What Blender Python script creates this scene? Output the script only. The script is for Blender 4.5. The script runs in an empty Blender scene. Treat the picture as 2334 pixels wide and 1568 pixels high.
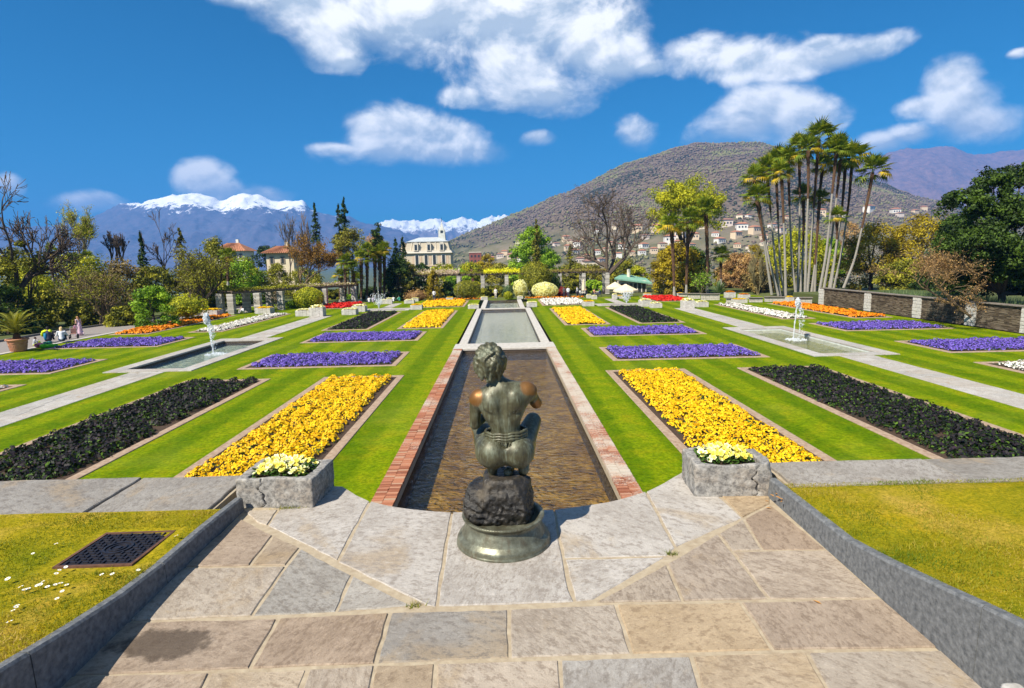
import bpy, math, random
import numpy as np
from mathutils import Vector, Matrix

# ------------------------------------------------------------------ camera
SC = bpy.context.scene
COL = SC.collection
# picture coordinates below are those of a 2334 x 1568 picture
PCX, PCY, PF, PYH, PVX, PROLL = 1167., 784., 1328.1, 589.1, 1149.4, .02103
TH = math.atan((PCY-PYH)/PF); PSI = math.atan((PCX-PVX)*math.cos(TH)/PF)
CAMZ = 1.9          # eye height above the paving
LZ = CAMZ-6.2       # level of the garden lawn below the terrace
def _rot(d):
    c, s = math.cos(-TH), math.sin(-TH); d = (d[0], c*d[1]-s*d[2], s*d[1]+c*d[2])
    c, s = math.cos(-PSI), math.sin(-PSI); return (c*d[0]-s*d[1], s*d[0]+c*d[1], d[2])
def ray(x, y):
    c, s = math.cos(PROLL), math.sin(PROLL); dx, dy = x-PCX, y-PCY
    return _rot(((c*dx-s*dy)/PF, 1., -(s*dx+c*dy)/PF))
def on(x, y, z):                      # point where the view ray meets level z
    d = ray(x, y); k = (z-CAMZ)/d[2]; return (d[0]*k, d[1]*k, z)
def at(x, y, Y):                      # point of the view ray at distance Y
    d = ray(x, y); k = Y/d[1]; return (d[0]*k, Y, CAMZ+d[2]*k)
cam = bpy.data.cameras.new('camera'); camo = bpy.data.objects.new('camera', cam); COL.objects.link(camo)
cam.sensor_width = 36; cam.lens = 36*PF/2334; cam.clip_start = .05; cam.clip_end = 60000
_c, _s = math.cos(PROLL), math.sin(PROLL)
R = Vector(_rot((_c, 0, -_s))); U = Vector(_rot((_s, 0, _c))); F = Vector(_rot((0, 1, 0)))
camo.matrix_world = Matrix(((R.x, U.x, -F.x, 0), (R.y, U.y, -F.y, 0), (R.z, U.z, -F.z, CAMZ), (0, 0, 0, 1)))
SC.camera = camo
SC.render.engine = 'CYCLES'
SC.cycles.use_denoising = True
SC.cycles.max_bounces = 6; SC.cycles.diffuse_bounces = 2; SC.cycles.glossy_bounces = 3
SC.cycles.transmission_bounces = 4; SC.cycles.transparent_max_bounces = 12; SC.cycles.volume_bounces = 0
SC.cycles.caustics_reflective = False; SC.cycles.caustics_refractive = False
SC.view_settings.view_transform = 'Standard'; SC.view_settings.look = 'None'
SC.view_settings.gamma = 1; SC.view_settings.exposure = .92

# ------------------------------------------------------------------ sun and sky
SUN_EL, SUN_AZ = math.radians(47), math.radians(225)      # azimuth clockwise from +Y: sun behind left
sd = Vector((math.sin(SUN_AZ)*math.cos(SUN_EL), math.cos(SUN_AZ)*math.cos(SUN_EL), math.sin(SUN_EL)))
sl = bpy.data.lights.new('sun', 'SUN'); sl.energy = 5.; sl.angle = math.radians(.5); sl.color = (1, .93, .80)
so = bpy.data.objects.new('sun', sl); COL.objects.link(so); so.rotation_euler = (-sd).to_track_quat('-Z', 'Y').to_euler()
W = bpy.data.worlds.new('World'); SC.world = W; W.use_nodes = True
nt = W.node_tree; N = nt.nodes; LK = nt.links; N.clear()
def node(t, typ, **kw):
    n = t.nodes.new(typ)
    for k, v in kw.items():
        if k.startswith('i_'):
            key = k[2:]; key = int(key) if key.isdigit() else key
            n.inputs[key].default_value = v
        else: setattr(n, k, v)
    return n
def math_n(t, op, a, b=None, clamp=False):
    n = t.nodes.new('ShaderNodeMath'); n.operation = op; n.use_clamp = clamp
    for i, v in enumerate((a, b)):
        if v is None: continue
        if isinstance(v, (int, float)): n.inputs[i].default_value = v
        else: t.links.new(v, n.inputs[i])
    return n.outputs[0]
def vmath(t, op, a, b=None):
    n = t.nodes.new('ShaderNodeVectorMath'); n.operation = op
    for i, v in enumerate((a, b)):
        if v is None: continue
        if isinstance(v, tuple): n.inputs[i].default_value = v
        else: t.links.new(v, n.inputs[i])
    return n
def mixc(t, fac, a, b, blend='MIX'):
    n = t.nodes.new('ShaderNodeMix'); n.data_type = 'RGBA'; n.blend_type = blend
    for i, v in ((0, fac), (6, a), (7, b)):
        if isinstance(v, (int, float)): n.inputs[i].default_value = v
        elif isinstance(v, tuple): n.inputs[i].default_value = (*v[:3], 1)
        else: t.links.new(v, n.inputs[i])
    return n.outputs[2]
def smooth(t, v, a, b, lo=0., hi=1.):
    n = t.nodes.new('ShaderNodeMapRange'); n.interpolation_type = 'SMOOTHSTEP'
    t.links.new(v, n.inputs[0])
    for i, q in enumerate((a, b, lo, hi)): n.inputs[i+1].default_value = q
    return n.outputs[0]
sky = node(nt, 'ShaderNodeTexSky', sky_type='NISHITA', sun_disc=False, sun_elevation=SUN_EL, sun_rotation=SUN_AZ, altitude=200, air_density=1., dust_density=.3, ozone_density=2.5)
tc = node(nt, 'ShaderNodeTexCoord'); D = vmath(nt, 'NORMALIZE', tc.outputs['Generated']).outputs[0]
sx = node(nt, 'ShaderNodeSeparateXYZ'); LK.new(D, sx.inputs[0])
az = math_n(nt, 'ARCTAN2', sx.outputs[0], sx.outputs[1]); el = math_n(nt, 'ARCSINE', sx.outputs[2])
cb = node(nt, 'ShaderNodeCombineXYZ'); LK.new(az, cb.inputs[0]); LK.new(el, cb.inputs[1]); AE = cb.outputs[0]
# clouds: soft lobes (azimuth, elevation) broken up by noise; elsewhere the same sky with scattered cumulus
lobes = [(690, 8, 90, 60, 1), (752, 85, 66, 62, 1), (785, 140, 40, 28, .8), (960, 30, 150, 80, 1), (1120, 20, 200, 100, 1), (1240, 40, 150, 110, 1), (1330, 90, 110, 80, 1), (1400, 140, 80, 36, .9), (1480, 152, 50, 18, .6),
 (1190, 170, 130, 70, .75), (1180, 215, 70, 34, .9), (1255, 215, 80, 42, .85), (1060, 222, 50, 26, .8), (1600, 115, 64, 42, 1), (1690, 138, 100, 42, 1), (1790, 145, 90, 34, 1), (1905, 128, 80, 30, 1), (1995, 106, 58, 26, 1), (1870, 100, 46, 15, .9),
 (1735, 250, 88, 48, .95), (1830, 272, 84, 50, .95), (1700, 290, 100, 40, .8), (2165, 190, 62, 44, 1), (2185, 245, 72, 56, 1), (2215, 285, 84, 36, .9), (2110, 240, 56, 26, .9), (2080, 305, 56, 22, .8), (2000, 330, 70, 24, .8),
 (860, 300, 66, 42, 1), (905, 300, 70, 40, 1), (1000, 312, 76, 40, 1), (920, 338, 110, 30, 1), (1020, 345, 84, 26, 1), (775, 340, 46, 13, .9), (1226, 313, 34, 17, .85), (1450, 300, 44, 34, .6),
 (456, 405, 52, 34, 1), (490, 436, 62, 26, .9), (612, 446, 62, 26, .75), (200, 462, 66, 22, .8), (20, 420, 34, 24, .7), (2320, 122, 26, 12, .6), (560, 5, 80, 20, .6)]
noi = node(nt, 'ShaderNodeTexNoise', i_Scale=7.5, i_Detail=8., i_Roughness=.6, i_Distortion=.25)
stv = vmath(nt, 'MULTIPLY', AE, (1., 1.35, 1.)).outputs[0]; LK.new(stv, noi.inputs['Vector'])
noi2 = node(nt, 'ShaderNodeTexNoise', i_Scale=7.5, i_Detail=8., i_Roughness=.6, i_Distortion=.25)
LK.new(vmath(nt, 'ADD', stv, (-.015, .028, 0)).outputs[0], noi2.inputs['Vector'])
m = None
for (x, y, rx, ry, w) in lobes:
    d = Vector(ray(x, y)).normalized(); a0, e0 = math.atan2(d.x, d.y), math.asin(d.z)
    dx = Vector(ray(x+rx, y)).normalized(); sxr = abs(math.atan2(dx.x, dx.y)-a0)
    sy = abs(math.asin(Vector(ray(x, y+ry)).normalized().z)-e0)
    q = vmath(nt, 'MULTIPLY', vmath(nt, 'SUBTRACT', AE, (a0, e0, 0)).outputs[0], (1/sxr, 1/sy, 0)).outputs[0]
    v = math_n(nt, 'SUBTRACT', 1.22+(w-1)*.9, vmath(nt, 'LENGTH', q).outputs['Value'])
    v2 = math_n(nt, 'ADD', v, vmath(nt, 'DOT_PRODUCT', q, (-.25, .62, 0)).outputs['Value'])
    if m is None: m = v; mb = v2
    else:
        k = nt.nodes.new('ShaderNodeMath'); k.operation = 'SMOOTH_MAX'; LK.new(m, k.inputs[0]); LK.new(v, k.inputs[1]); k.inputs[2].default_value = .25; m = k.outputs[0]
        mb = math_n(nt, 'MAXIMUM', mb, v2)
big = node(nt, 'ShaderNodeTexNoise', i_Scale=2.2, i_Detail=2.); LK.new(D, big.inputs['Vector'])
outm = math_n(nt, 'MAXIMUM', smooth(nt, math_n(nt, 'ABSOLUTE', az), .95, 1.2), smooth(nt, el, .62, .8))
m2 = math_n(nt, 'MULTIPLY', math_n(nt, 'SUBTRACT', big.outputs[0], .56), 7.)
m2 = math_n(nt, 'SUBTRACT', m2, math_n(nt, 'MULTIPLY', math_n(nt, 'SUBTRACT', 1., outm), 4.))
m = math_n(nt, 'MAXIMUM', m, m2)
nz = math_n(nt, 'MULTIPLY', math_n(nt, 'SUBTRACT', noi.outputs[0], .5), 2.7)
dens = math_n(nt, 'ADD', m, nz)
topn = smooth(nt, math_n(nt, 'SUBTRACT', mb, m), -.2, .5, .85, 1.35)
alpha = smooth(nt, math_n(nt, 'MULTIPLY', math_n(nt, 'ADD', dens, .08), topn), -.38, .80)
alpha = math_n(nt, 'MULTIPLY', alpha, .97)
relief = math_n(nt, 'MULTIPLY', math_n(nt, 'SUBTRACT', noi.outputs[0], noi2.outputs[0]), 5.)
light = math_n(nt, 'ADD', smooth(nt, math_n(nt, 'SUBTRACT', mb, m), -.25, .55, .12, .9), relief, True)
skyc = mixc(nt, 1., sky.outputs[0], (.02, .40, .60), 'MULTIPLY')
cloudc = mixc(nt, light, (3.9, 4.55, 5.2), (8.8, 8.7, 8.4), 'MIX')
fin = mixc(nt, alpha, skyc, cloudc)
bg = node(nt, 'ShaderNodeBackground', i_Strength=.085); LK.new(fin, bg.inputs[0])
wo = node(nt, 'ShaderNodeOutputWorld'); LK.new(bg.outputs[0], wo.inputs[0])
W.cycles.sampling_method = 'MANUAL'; W.cycles.sample_map_resolution = 512

# ------------------------------------------------------------------ helpers
rng = np.random.default_rng(7); random.seed(7)
MATS = {}
def newmat(name):
    m = bpy.data.materials.new(name); m.use_nodes = True; t = m.node_tree; t.nodes.clear()
    o = t.nodes.new('ShaderNodeOutputMaterial'); return m, t, o
def coords(t, kind='Object', scale=(1, 1, 1)):
    c = t.nodes.new('ShaderNodeTexCoord'); mp = t.nodes.new('ShaderNodeMapping'); mp.inputs['Scale'].default_value = scale
    t.links.new(c.outputs[kind], mp.inputs[0]); return mp.outputs[0]
def wcoords(t, scale=(1, 1, 1)):
    c = t.nodes.new('ShaderNodeNewGeometry'); mp = t.nodes.new('ShaderNodeMapping'); mp.inputs['Scale'].default_value = scale
    t.links.new(c.outputs['Position'], mp.inputs[0]); return mp.outputs[0]
def noise(t, v, scale, detail=5., rough=.6, dist=0.):
    n = node(t, 'ShaderNodeTexNoise', i_Scale=scale, i_Detail=detail, i_Roughness=rough, i_Distortion=dist); t.links.new(v, n.inputs['Vector']); return n.outputs[0]
def ramp(t, v, stops):
    r = t.nodes.new('ShaderNodeValToRGB'); e = r.color_ramp.elements
    while len(e) < len(stops): e.new(.5)
    for el_, (p, c) in zip(e, stops): el_.position = p; el_.color = (*c, 1)
    t.links.new(v, r.inputs[0]); return r.outputs[0]
def princ(t, o, col, rough=.8, metal=0., bump=None, bstr=.3, bdist=.02, spec=.3, **kw):
    p = t.nodes.new('ShaderNodeBsdfPrincipled'); p.inputs['Specular IOR Level'].default_value = spec
    for k, v in (('Base Color', col), ('Roughness', rough), ('Metallic', metal)):
        if isinstance(v, (int, float)): p.inputs[k].default_value = v
        elif isinstance(v, tuple): p.inputs[k].default_value = (*v, 1)
        else: t.links.new(v, p.inputs[k])
    if bump is not None:
        b = t.nodes.new('ShaderNodeBump'); b.inputs['Strength'].default_value = bstr; b.inputs['Distance'].default_value = bdist
        t.links.new(bump, b.inputs['Height']); t.links.new(b.outputs[0], p.inputs['Normal'])
    t.links.new(p.outputs[0], o.inputs[0]); return p
def simple(name, c1, c2=None, scale=6., rough=.8, bump=.2, bdist=.02, metal=0., kind='Object', detail=5., sc3=(1, 1, 1), spec=.3, lo=.3, hi=.7):
    if name in MATS: return MATS[name]
    m, t, o = newmat(name); v = coords(t, kind, sc3); n = noise(t, v, scale, detail)
    col = ramp(t, n, [(lo, c1), (hi, c2 or c1)]); princ(t, o, col, rough, metal, n if bump else None, bump, bdist, spec); MATS[name] = m; return m
def leafmat(name, stops, trans=.3, rough=.6):
    if name in MATS: return MATS[name]
    m, t, o = newmat(name); a = node(t, 'ShaderNodeAttribute', attribute_name='tint'); col = ramp(t, a.outputs['Fac'], stops)
    d = node(t, 'ShaderNodeBsdfPrincipled', i_Roughness=rough); d.inputs['Specular IOR Level'].default_value = .25; t.links.new(col, d.inputs['Base Color'])
    tr = t.nodes.new('ShaderNodeBsdfTranslucent'); t.links.new(mixc(t, 1., col, (1.15, 1.1, .6), 'MULTIPLY'), tr.inputs[0])
    mx = node(t, 'ShaderNodeMixShader', i_0=trans); t.links.new(d.outputs[0], mx.inputs[1]); t.links.new(tr.outputs[0], mx.inputs[2]); t.links.new(mx.outputs[0], o.inputs[0])
    MATS[name] = m; return m

def mesh(name, V, Fs, mats=(), tint=None, midx=None, smooth_=False, uv=None):
    """Fs: (m,k) array or list of lists"""
    me = bpy.data.meshes.new(name); V = np.asarray(V, np.float32).reshape(-1, 3)
    if isinstance(Fs, np.ndarray):
        m_, k = Fs.shape; me.vertices.add(len(V)); me.vertices.foreach_set('co', V.ravel())
        me.loops.add(m_*k); me.loops.foreach_set('vertex_index', Fs.astype(np.int32).ravel())
        me.polygons.add(m_); me.polygons.foreach_set('loop_start', np.arange(0, m_*k, k, dtype=np.int32))
        me.update(calc_edges=True)
    else:
        me.from_pydata(V.tolist(), [], [list(map(int, f)) for f in Fs]); me.update()
    for m_ in (mats if isinstance(mats, (list, tuple)) else [mats]): me.materials.append(m_)
    if tint is not None:
        a = me.attributes.new('tint', 'FLOAT', 'POINT'); a.data.foreach_set('value', np.asarray(tint, np.float32))
    if midx is not None: me.polygons.foreach_set('material_index', np.asarray(midx, np.int32))
    me.polygons.foreach_set('use_smooth', np.full(len(me.polygons), smooth_))
    return me
def link(name, me, parent=None, loc=None, rot=None, scale=None):
    o = bpy.data.objects.new(name, me); COL.objects.link(o)
    if parent is not None: o.parent = parent
    if loc is not None: o.location = loc
    if rot is not None: o.rotation_euler = rot
    if scale is not None: o.scale = scale if hasattr(scale, '__len__') else (scale,)*3
    return o
def thing(name, label, cat, loc=(0, 0, 0), rz=0., group=None, scale=1.):
    o = link(name, None, None, loc, (0, 0, rz), scale); o['label'] = label; o['category'] = cat
    if group: o['group'] = group
    o.empty_display_size = .1; return o
def tag(o, label=None, cat=None, group=None, kind=None):
    for k, v in (('label', label), ('category', cat), ('group', group), ('kind', kind)):
        if v: o[k] = v
    return o
def dup(root, loc, rz=0., label=None, scale=None):
    r = root.copy(); COL.objects.link(r); r.location = loc; r.rotation_euler = (0, 0, rz)
    if label: r['label'] = label
    if scale is not None: r.scale = scale if hasattr(scale, '__len__') else (scale,)*3
    for ch in root.children:
        c = ch.copy(); COL.objects.link(c); c.parent = r
        for g in ch.children:
            d = g.copy(); COL.objects.link(d); d.parent = c
    return r
class MB:
    """collects boxes, tubes, lathes into one mesh"""
    def __init__(s): s.v = []; s.f = []; s.m = []; s.n = 0
    def add(s, V, Fs, mi=0):
        V = np.asarray(V, float); s.v.append(V); s.f += [[i+s.n for i in f] for f in Fs]; s.m += [mi]*len(Fs); s.n += len(V); return s
    def box(s, c, d, rz=0., mi=0, top=(1, 1), bev=0.):
        x, y, z = d[0]/2, d[1]/2, d[2]/2
        if bev:
            b = bev; V = []
            for zz, k in ((-z, b), (-z+b, 0), (z-b, 0), (z, b)):
                xx, yy = x-k, y-k
                V += [(-xx, -yy, zz), (xx, -yy, zz), (xx, yy, zz), (-xx, yy, zz)]
            Fq = [(3, 2, 1, 0), (12, 13, 14, 15)]+[(4*r+i, 4*r+(i+1) % 4, 4*r+4+(i+1) % 4, 4*r+4+i) for r in range(3) for i in range(4)]
        else:
            tx, ty = x*top[0], y*top[1]
            V = [(-x, -y, -z), (x, -y, -z), (x, y, -z), (-x, y, -z), (-tx, -ty, z), (tx, -ty, z), (tx, ty, z), (-tx, ty, z)]
            Fq = [(3, 2, 1, 0), (4, 5, 6, 7), (0, 1, 5, 4), (1, 2, 6, 5), (2, 3, 7, 6), (3, 0, 4, 7)]
        V = np.array(V); cs, sn = math.cos(rz), math.sin(rz)
        V = np.stack([V[:, 0]*cs-V[:, 1]*sn+c[0], V[:, 0]*sn+V[:, 1]*cs+c[1], V[:, 2]+c[2]], 1); return s.add(V, Fq, mi)
    def tube(s, pts, rad, k=6, mi=0, cap=True):
        P_ = np.asarray(pts, float); n = len(P_); rad = np.broadcast_to(np.asarray(rad, float), (n,))
        T = np.gradient(P_, axis=0); T /= np.linalg.norm(T, axis=1)[:, None]+1e-9
        up = np.array([0, 0, 1.]) if abs(T[0, 2]) < .9 else np.array([1., 0, 0])
        a = np.cross(T, up); a /= np.linalg.norm(a, axis=1)[:, None]+1e-9; b = np.cross(T, a)
        ang = np.arange(k)*2*math.pi/k
        V = P_[:, None]+rad[:, None, None]*(np.cos(ang)[None, :, None]*a[:, None]+np.sin(ang)[None, :, None]*b[:, None])
        Fq = [(i*k+j, i*k+(j+1) % k, (i+1)*k+(j+1) % k, (i+1)*k+j) for i in range(n-1) for j in range(k)]
        if cap: Fq += [tuple(range(k))[::-1], tuple(range((n-1)*k, n*k))]
        return s.add(V.reshape(-1, 3), Fq, mi)
    def lathe(s, prof, c=(0, 0, 0), k=24, mi=0):
        ang = np.arange(k)*2*math.pi/k; pr = np.asarray(prof, float)
        V = np.stack([pr[:, 0, None]*np.cos(ang), pr[:, 0, None]*np.sin(ang), np.repeat(pr[:, 1, None], k, 1)], 2).reshape(-1, 3)+np.asarray(c)
        n = len(pr); Fq = [(i*k+j, i*k+(j+1) % k, (i+1)*k+(j+1) % k, (i+1)*k+j) for i in range(n-1) for j in range(k)]
        return s.add(V, Fq, mi)
    def mesh(s, name, mats, sm=False): return mesh(name, np.concatenate(s.v), s.f, mats, midx=s.m, smooth_=sm)
    def build(s, name, mats, parent=None, sm=False, **kw): return link(name, s.mesh(name, mats, sm), parent, **kw)

def fbm(x, y, oct=5, seed=0, lac=2., gain=.5, ridged=False):
    """value noise on arrays"""
    r = np.random.default_rng(seed); tab = r.random((256, 256)); out = np.zeros_like(x, float); a = 1.; tot = 0.
    for o in range(oct):
        xi = np.floor(x).astype(int); yi = np.floor(y).astype(int); fx = x-xi; fy = y-yi
        fx = fx*fx*(3-2*fx); fy = fy*fy*(3-2*fy)
        g = lambda i, j: tab[i % 256, j % 256]
        v = (g(xi, yi)*(1-fx)+g(xi+1, yi)*fx)*(1-fy)+(g(xi, yi+1)*(1-fx)+g(xi+1, yi+1)*fx)*fy
        if ridged: v = 1-abs(2*v-1)
        out += a*v; tot += a; a *= gain; x = x*lac+17.3; y = y*lac+5.1
    return out/tot
def gridmesh(name, X, Y, Z, mats, sm=True):
    n, m_ = X.shape; V = np.stack([X, Y, Z], 2).reshape(-1, 3); idx = np.arange(n*m_).reshape(n, m_)
    Fq = np.stack([idx[:-1, :-1], idx[1:, :-1], idx[1:, 1:], idx[:-1, 1:]], 2).reshape(-1, 4)
    return mesh(name, V, Fq, mats, smooth_=sm)

# ------------------------------------------------------------------ far terrain
def gz(x, y):                      # height of the ground outside the garden
    d = np.hypot(x, y); ins = np.clip(np.minimum((40-abs(x))/4, (95-y)/4), 0, 1); return LZ-.15-1.6*ins-np.clip((d-130)/420, 0, 1)**1.2*40
def m_ground():
    m, t, o = newmat('meadow'); v = wcoords(t); n = noise(t, v, .05, 6); n2 = noise(t, v, .9, 4)
    col = mixc(t, math_n(t, 'MULTIPLY', n2, .5), ramp(t, n, [(.35, (.05, .075, .015)), (.55, (.10, .115, .03)), (.7, (.16, .13, .05))]), (.05, .06, .02))
    princ(t, o, col, .9, 0, n2, .3, .1); return m
rr = np.concatenate([np.linspace(3., 130, 40), np.linspace(145, 700, 30), np.geomspace(760, 9500, 18)])
aa = np.linspace(0, 2*math.pi, 241)
RR, AA = np.meshgrid(rr, aa, indexing='ij'); GX, GY = RR*np.sin(AA), RR*np.cos(AA)
GZ = gz(GX, GY)+np.where(RR > 150, (fbm(GX/90, GY/90, 4, 3)-.5)*6, 0)
GZ = np.where((RR < 58) & (GY < 4), np.minimum(GZ, LZ-1), GZ)
tag(link('ground', gridmesh('ground', GX, GY, GZ, m_ground())), kind='structure')

def ridge(prof, Yd, n, depth, nt_, seed, rough, zbase, ease=1.3, Ybase=None, carve=.5):
    """mountain side: skyline given in picture coordinates at distance Yd, falling toward the viewer"""
    px = np.array([p[0] for p in prof], float); py = np.array([p[1] for p in prof], float)
    xs = np.linspace(px[0], px[-1], n); ys = np.interp(xs, px, py)
    top = np.array([at(x, y, Yd) for x, y in zip(xs, ys)])
    t = np.linspace(0, 1.35, nt_)
    T, S = np.meshgrid(t, np.arange(n), indexing='ij')
    tx = top[:, 0][S.astype(int)]; tz = top[:, 2][S.astype(int)]
    Y = Yd-depth*(1-T); X = tx*(Y/Yd)
    g = np.where(T <= 1, np.clip(T, 0, 1)**ease, 1-(T-1)*1.6)
    Z = zbase+(tz-zbase)*g
    amp = rough*np.clip(1-abs(T-.55)/.6, 0, 1)
    lam = depth/5
    Z = Z+amp*(fbm(X/lam, Y/lam, 6, seed, ridged=True)-.55)
    Z = Z+rough*.16*(fbm(X/lam*5, Y/lam*5, 3, seed+1, ridged=True)-.5)*np.clip(T*2, 0, 1)
    return X, Y, Z
def m_mountain(name, snow, var, rock1, rock2, scale, xs=False):
    m, t, o = newmat(name); v = wcoords(t); s = node(t, 'ShaderNodeSeparateXYZ'); t.links.new(v, s.inputs[0])
    ge = t.nodes.new('ShaderNodeNewGeometry'); sn = node(t, 'ShaderNodeSeparateXYZ'); t.links.new(ge.outputs['Normal'], sn.inputs[0])
    n = noise(t, v, scale, 9, .62); n2 = noise(t, v, scale*5, 6, .7)
    h = math_n(t, 'ADD', s.outputs[2], math_n(t, 'MULTIPLY', math_n(t, 'SUBTRACT', n, .5), var*2.4))
    h = math_n(t, 'ADD', h, math_n(t, 'MULTIPLY', math_n(t, 'SUBTRACT', n2, .5), var*1.7))
    h = math_n(t, 'ADD', h, math_n(t, 'MULTIPLY', math_n(t, 'SUBTRACT', sn.outputs[2], .7), var*.9))
    if xs: h = math_n(t, 'ADD', h, math_n(t, 'MINIMUM', math_n(t, 'MULTIPLY', math_n(t, 'ADD', s.outputs[0], 3600.), .15), 40.))
    f = smooth(t, h, snow-var*.14, snow+var*.14)
    rock = ramp(t, n2, [(.35, rock1), (.65, rock2)])
    princ(t, o, mixc(t, f, rock, (.93, .93, .94)), .8, 0, n2, .6, 60*.0008/scale, spec=.1); return m
profL = [(-700, 560), (-300, 545), (0, 520), (130, 512), (200, 500), (240, 486), (273, 466), (321, 461), (363, 454), (402, 447), (435, 443.6), (460, 448), (480, 454), (502, 462), (524, 455), (545, 447), (558, 445.5), (575, 447), (591, 444), (603, 448), (614, 454), (638, 458), (660, 457), (694, 462), (706, 475.5), (729, 485), (757, 490), (798, 497), (839, 508), (880, 522), (960, 545), (1100, 580), (1250, 600)]
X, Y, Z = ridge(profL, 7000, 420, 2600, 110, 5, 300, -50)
tag(link('mountain', gridmesh('mountain', X, Y, Z, m_mountain('snow_mountain', 665, 200, (.07, .075, .11), (.13, .11, .15), .0036, True))), kind='structure')  # lilac rock, tinted bluer in place of some of the haze
profC = [(700, 560), (840, 520), (874, 509), (895, 505), (907, 507), (919, 505), (932, 510), (944, 507), (956, 510), (966, 508), (975, 505), (985, 504), (993, 501), (1005, 505), (1018, 510), (1025, 507), (1032, 503), (1042, 499), (1051.5, 494), (1060, 497), (1072, 501), (1083, 504), (1092, 510), (1104, 504), (1116, 498), (1130, 496), (1145, 493), (1155, 493), (1200, 500), (1300, 510), (1500, 540)]
X, Y, Z = ridge(profC, 9500, 360, 2600, 110, 11, 420, -50)
tag(link('mountain', gridmesh('mountain', X, Y, Z, m_mountain('alpine_snow', 470, 240, (.16, .13, .14), (.26, .21, .22), .0026))), kind='structure')
profR = [(1700, 420), (1850, 400), (1992, 363), (2029, 350), (2079, 339.6), (2127, 334), (2167, 339), (2214, 350), (2260, 352), (2334, 338), (2500, 330), (2800, 350), (3200, 420), (3600, 520)]
X, Y, Z = ridge(profR, 6000, 260, 2400, 80, 21, 260, -50)
tag(link('mountain', gridmesh('mountain', X, Y, Z, m_mountain('bare_mountain', 4000, 200, (.12, .075, .08), (.24, .14, .13), .004))), kind='structure')

# the wooded hill with its village
profH = [(900, 600), (1000, 566), (1035, 552), (1100, 520), (1150, 498), (1250, 460), (1300, 437), (1370, 402), (1450, 370), (1530, 343), (1570, 334), (1600, 331), (1640, 329), (1680, 325), (1740, 325), (1770, 332), (1800, 345), (1880, 376), (1958, 404), (2012, 417), (2079, 444), (2130, 459), (2200, 482), (2300, 510), (2450, 545), (2700, 590), (3000, 620)]
HX, HY, HZ = ridge(profH, 1800, 300, 1250, 150, 31, 70, -45, 1.12)
def m_hill():
    m, t, o = newmat('hill_ground'); v = wcoords(t); n = noise(t, v, .012, 6); n2 = noise(t, v, .12, 5)
    s = node(t, 'ShaderNodeSeparateXYZ'); t.links.new(v, s.inputs[0])
    low = smooth(t, math_n(t, 'ADD', s.outputs[2], math_n(t, 'MULTIPLY', n, 60.)), 40, 110)
    wood = ramp(t, n2, [(.3, (.07, .055, .042)), (.5, (.13, .098, .07)), (.7, (.18, .14, .10))])
    fld = ramp(t, n, [(.38, (.07, .075, .035)), (.5, (.15, .135, .075)), (.62, (.20, .165, .115))])
    princ(t, o, mixc(t, low, fld, wood), .95, 0, n2, .6, 3, spec=.05); return m
tag(link('hill', gridmesh('hill', HX, HY, HZ, m_hill())), kind='structure')
def hill_at(px, t):               # point on the hill: column by picture x, t from foot (0) to ridge (1)
    i = np.interp(px, np.linspace(profH[0][0], profH[-1][0], 300), np.arange(300)); i = int(round(i)); j = int(round(t/1.35*149))
    return HX[j, i], HY[j, i], HZ[j, i]
# woodland on the hill: one mass of crowns
ico = bpy.data.meshes.new('i'); import bmesh
_b = bmesh.new(); bmesh.ops.create_icosphere(_b, subdivisions=1, radius=1); IV = np.array([v.co[:] for v in _b.verts]); IF = np.array([[v.index for v in f.verts] for f in _b.faces]); _b.free()
bpy.data.meshes.remove(ico)
OV = np.array([(1, 0, 0), (0, 1, 0), (-1, 0, 0), (0, -1, 0), (0, 0, 1), (0, 0, -1)], float); OF = np.array([(0, 1, 4), (1, 2, 4), (2, 3, 4), (3, 0, 4), (1, 0, 5), (2, 1, 5), (3, 2, 5), (0, 3, 5)])
def blobs(name, P_, S_, tint, mat, par=None, low=False):
    IV, IF = (OV, OF) if low else (globals()['IV'], globals()['IF'])
    n = len(P_); jit = rng.uniform(.7, 1.3, (n, len(IV), 1))
    V = P_[:, None]+IV[None]*S_[:, None]*jit; Fq = (IF[None]+(np.arange(n)*len(IV))[:, None, None]).reshape(-1, 3)
    o = link(name, mesh(name, V.reshape(-1, 3), Fq, mat, tint=np.repeat(tint, len(IV))+rng.uniform(-.06, .06, n*len(IV)), smooth_=low), par); return o
nw = 60000
ii = rng.uniform(0, 260, nw); jj = rng.uniform(0, 1, nw)**.85*118
i0, j0 = ii.astype(int), jj.astype(int)
def bil(A): fi, fj = ii-i0, jj-j0; return (A[j0, i0]*(1-fi)+A[j0, i0+1]*fi)*(1-fj)+(A[j0+1, i0]*(1-fi)+A[j0+1, i0+1]*fi)*fj
wx, wy, wz = bil(HX), bil(HY), bil(HZ)
dn = fbm(wx/70, wy/70, 4, 8); keep = (wz > 60+60*(dn-.5)) | ((dn > .5) & (rng.random(nw) < .6))
wx, wy, wz, dn = wx[keep], wy[keep], wz[keep], dn[keep]; n_ = len(wx)
kindn = fbm(wx/160, wy/160, 3, 14)+rng.uniform(-.14, .14, n_)
tintw = np.where(kindn > .62, rng.uniform(.0, .2, n_), np.where(kindn < .36, rng.uniform(.75, 1, n_), rng.uniform(.3, .62, n_)))
tintw = np.where((wz < 70) & (rng.random(n_) < .35), rng.uniform(.75, 1, n_), tintw)
sz = rng.uniform(1.7, 3.4, n_)*np.clip(.6+wy/2600, .8, 1.3); S3 = np.stack([sz, sz, sz*rng.uniform(.55, .9, n_)], 1)
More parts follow.
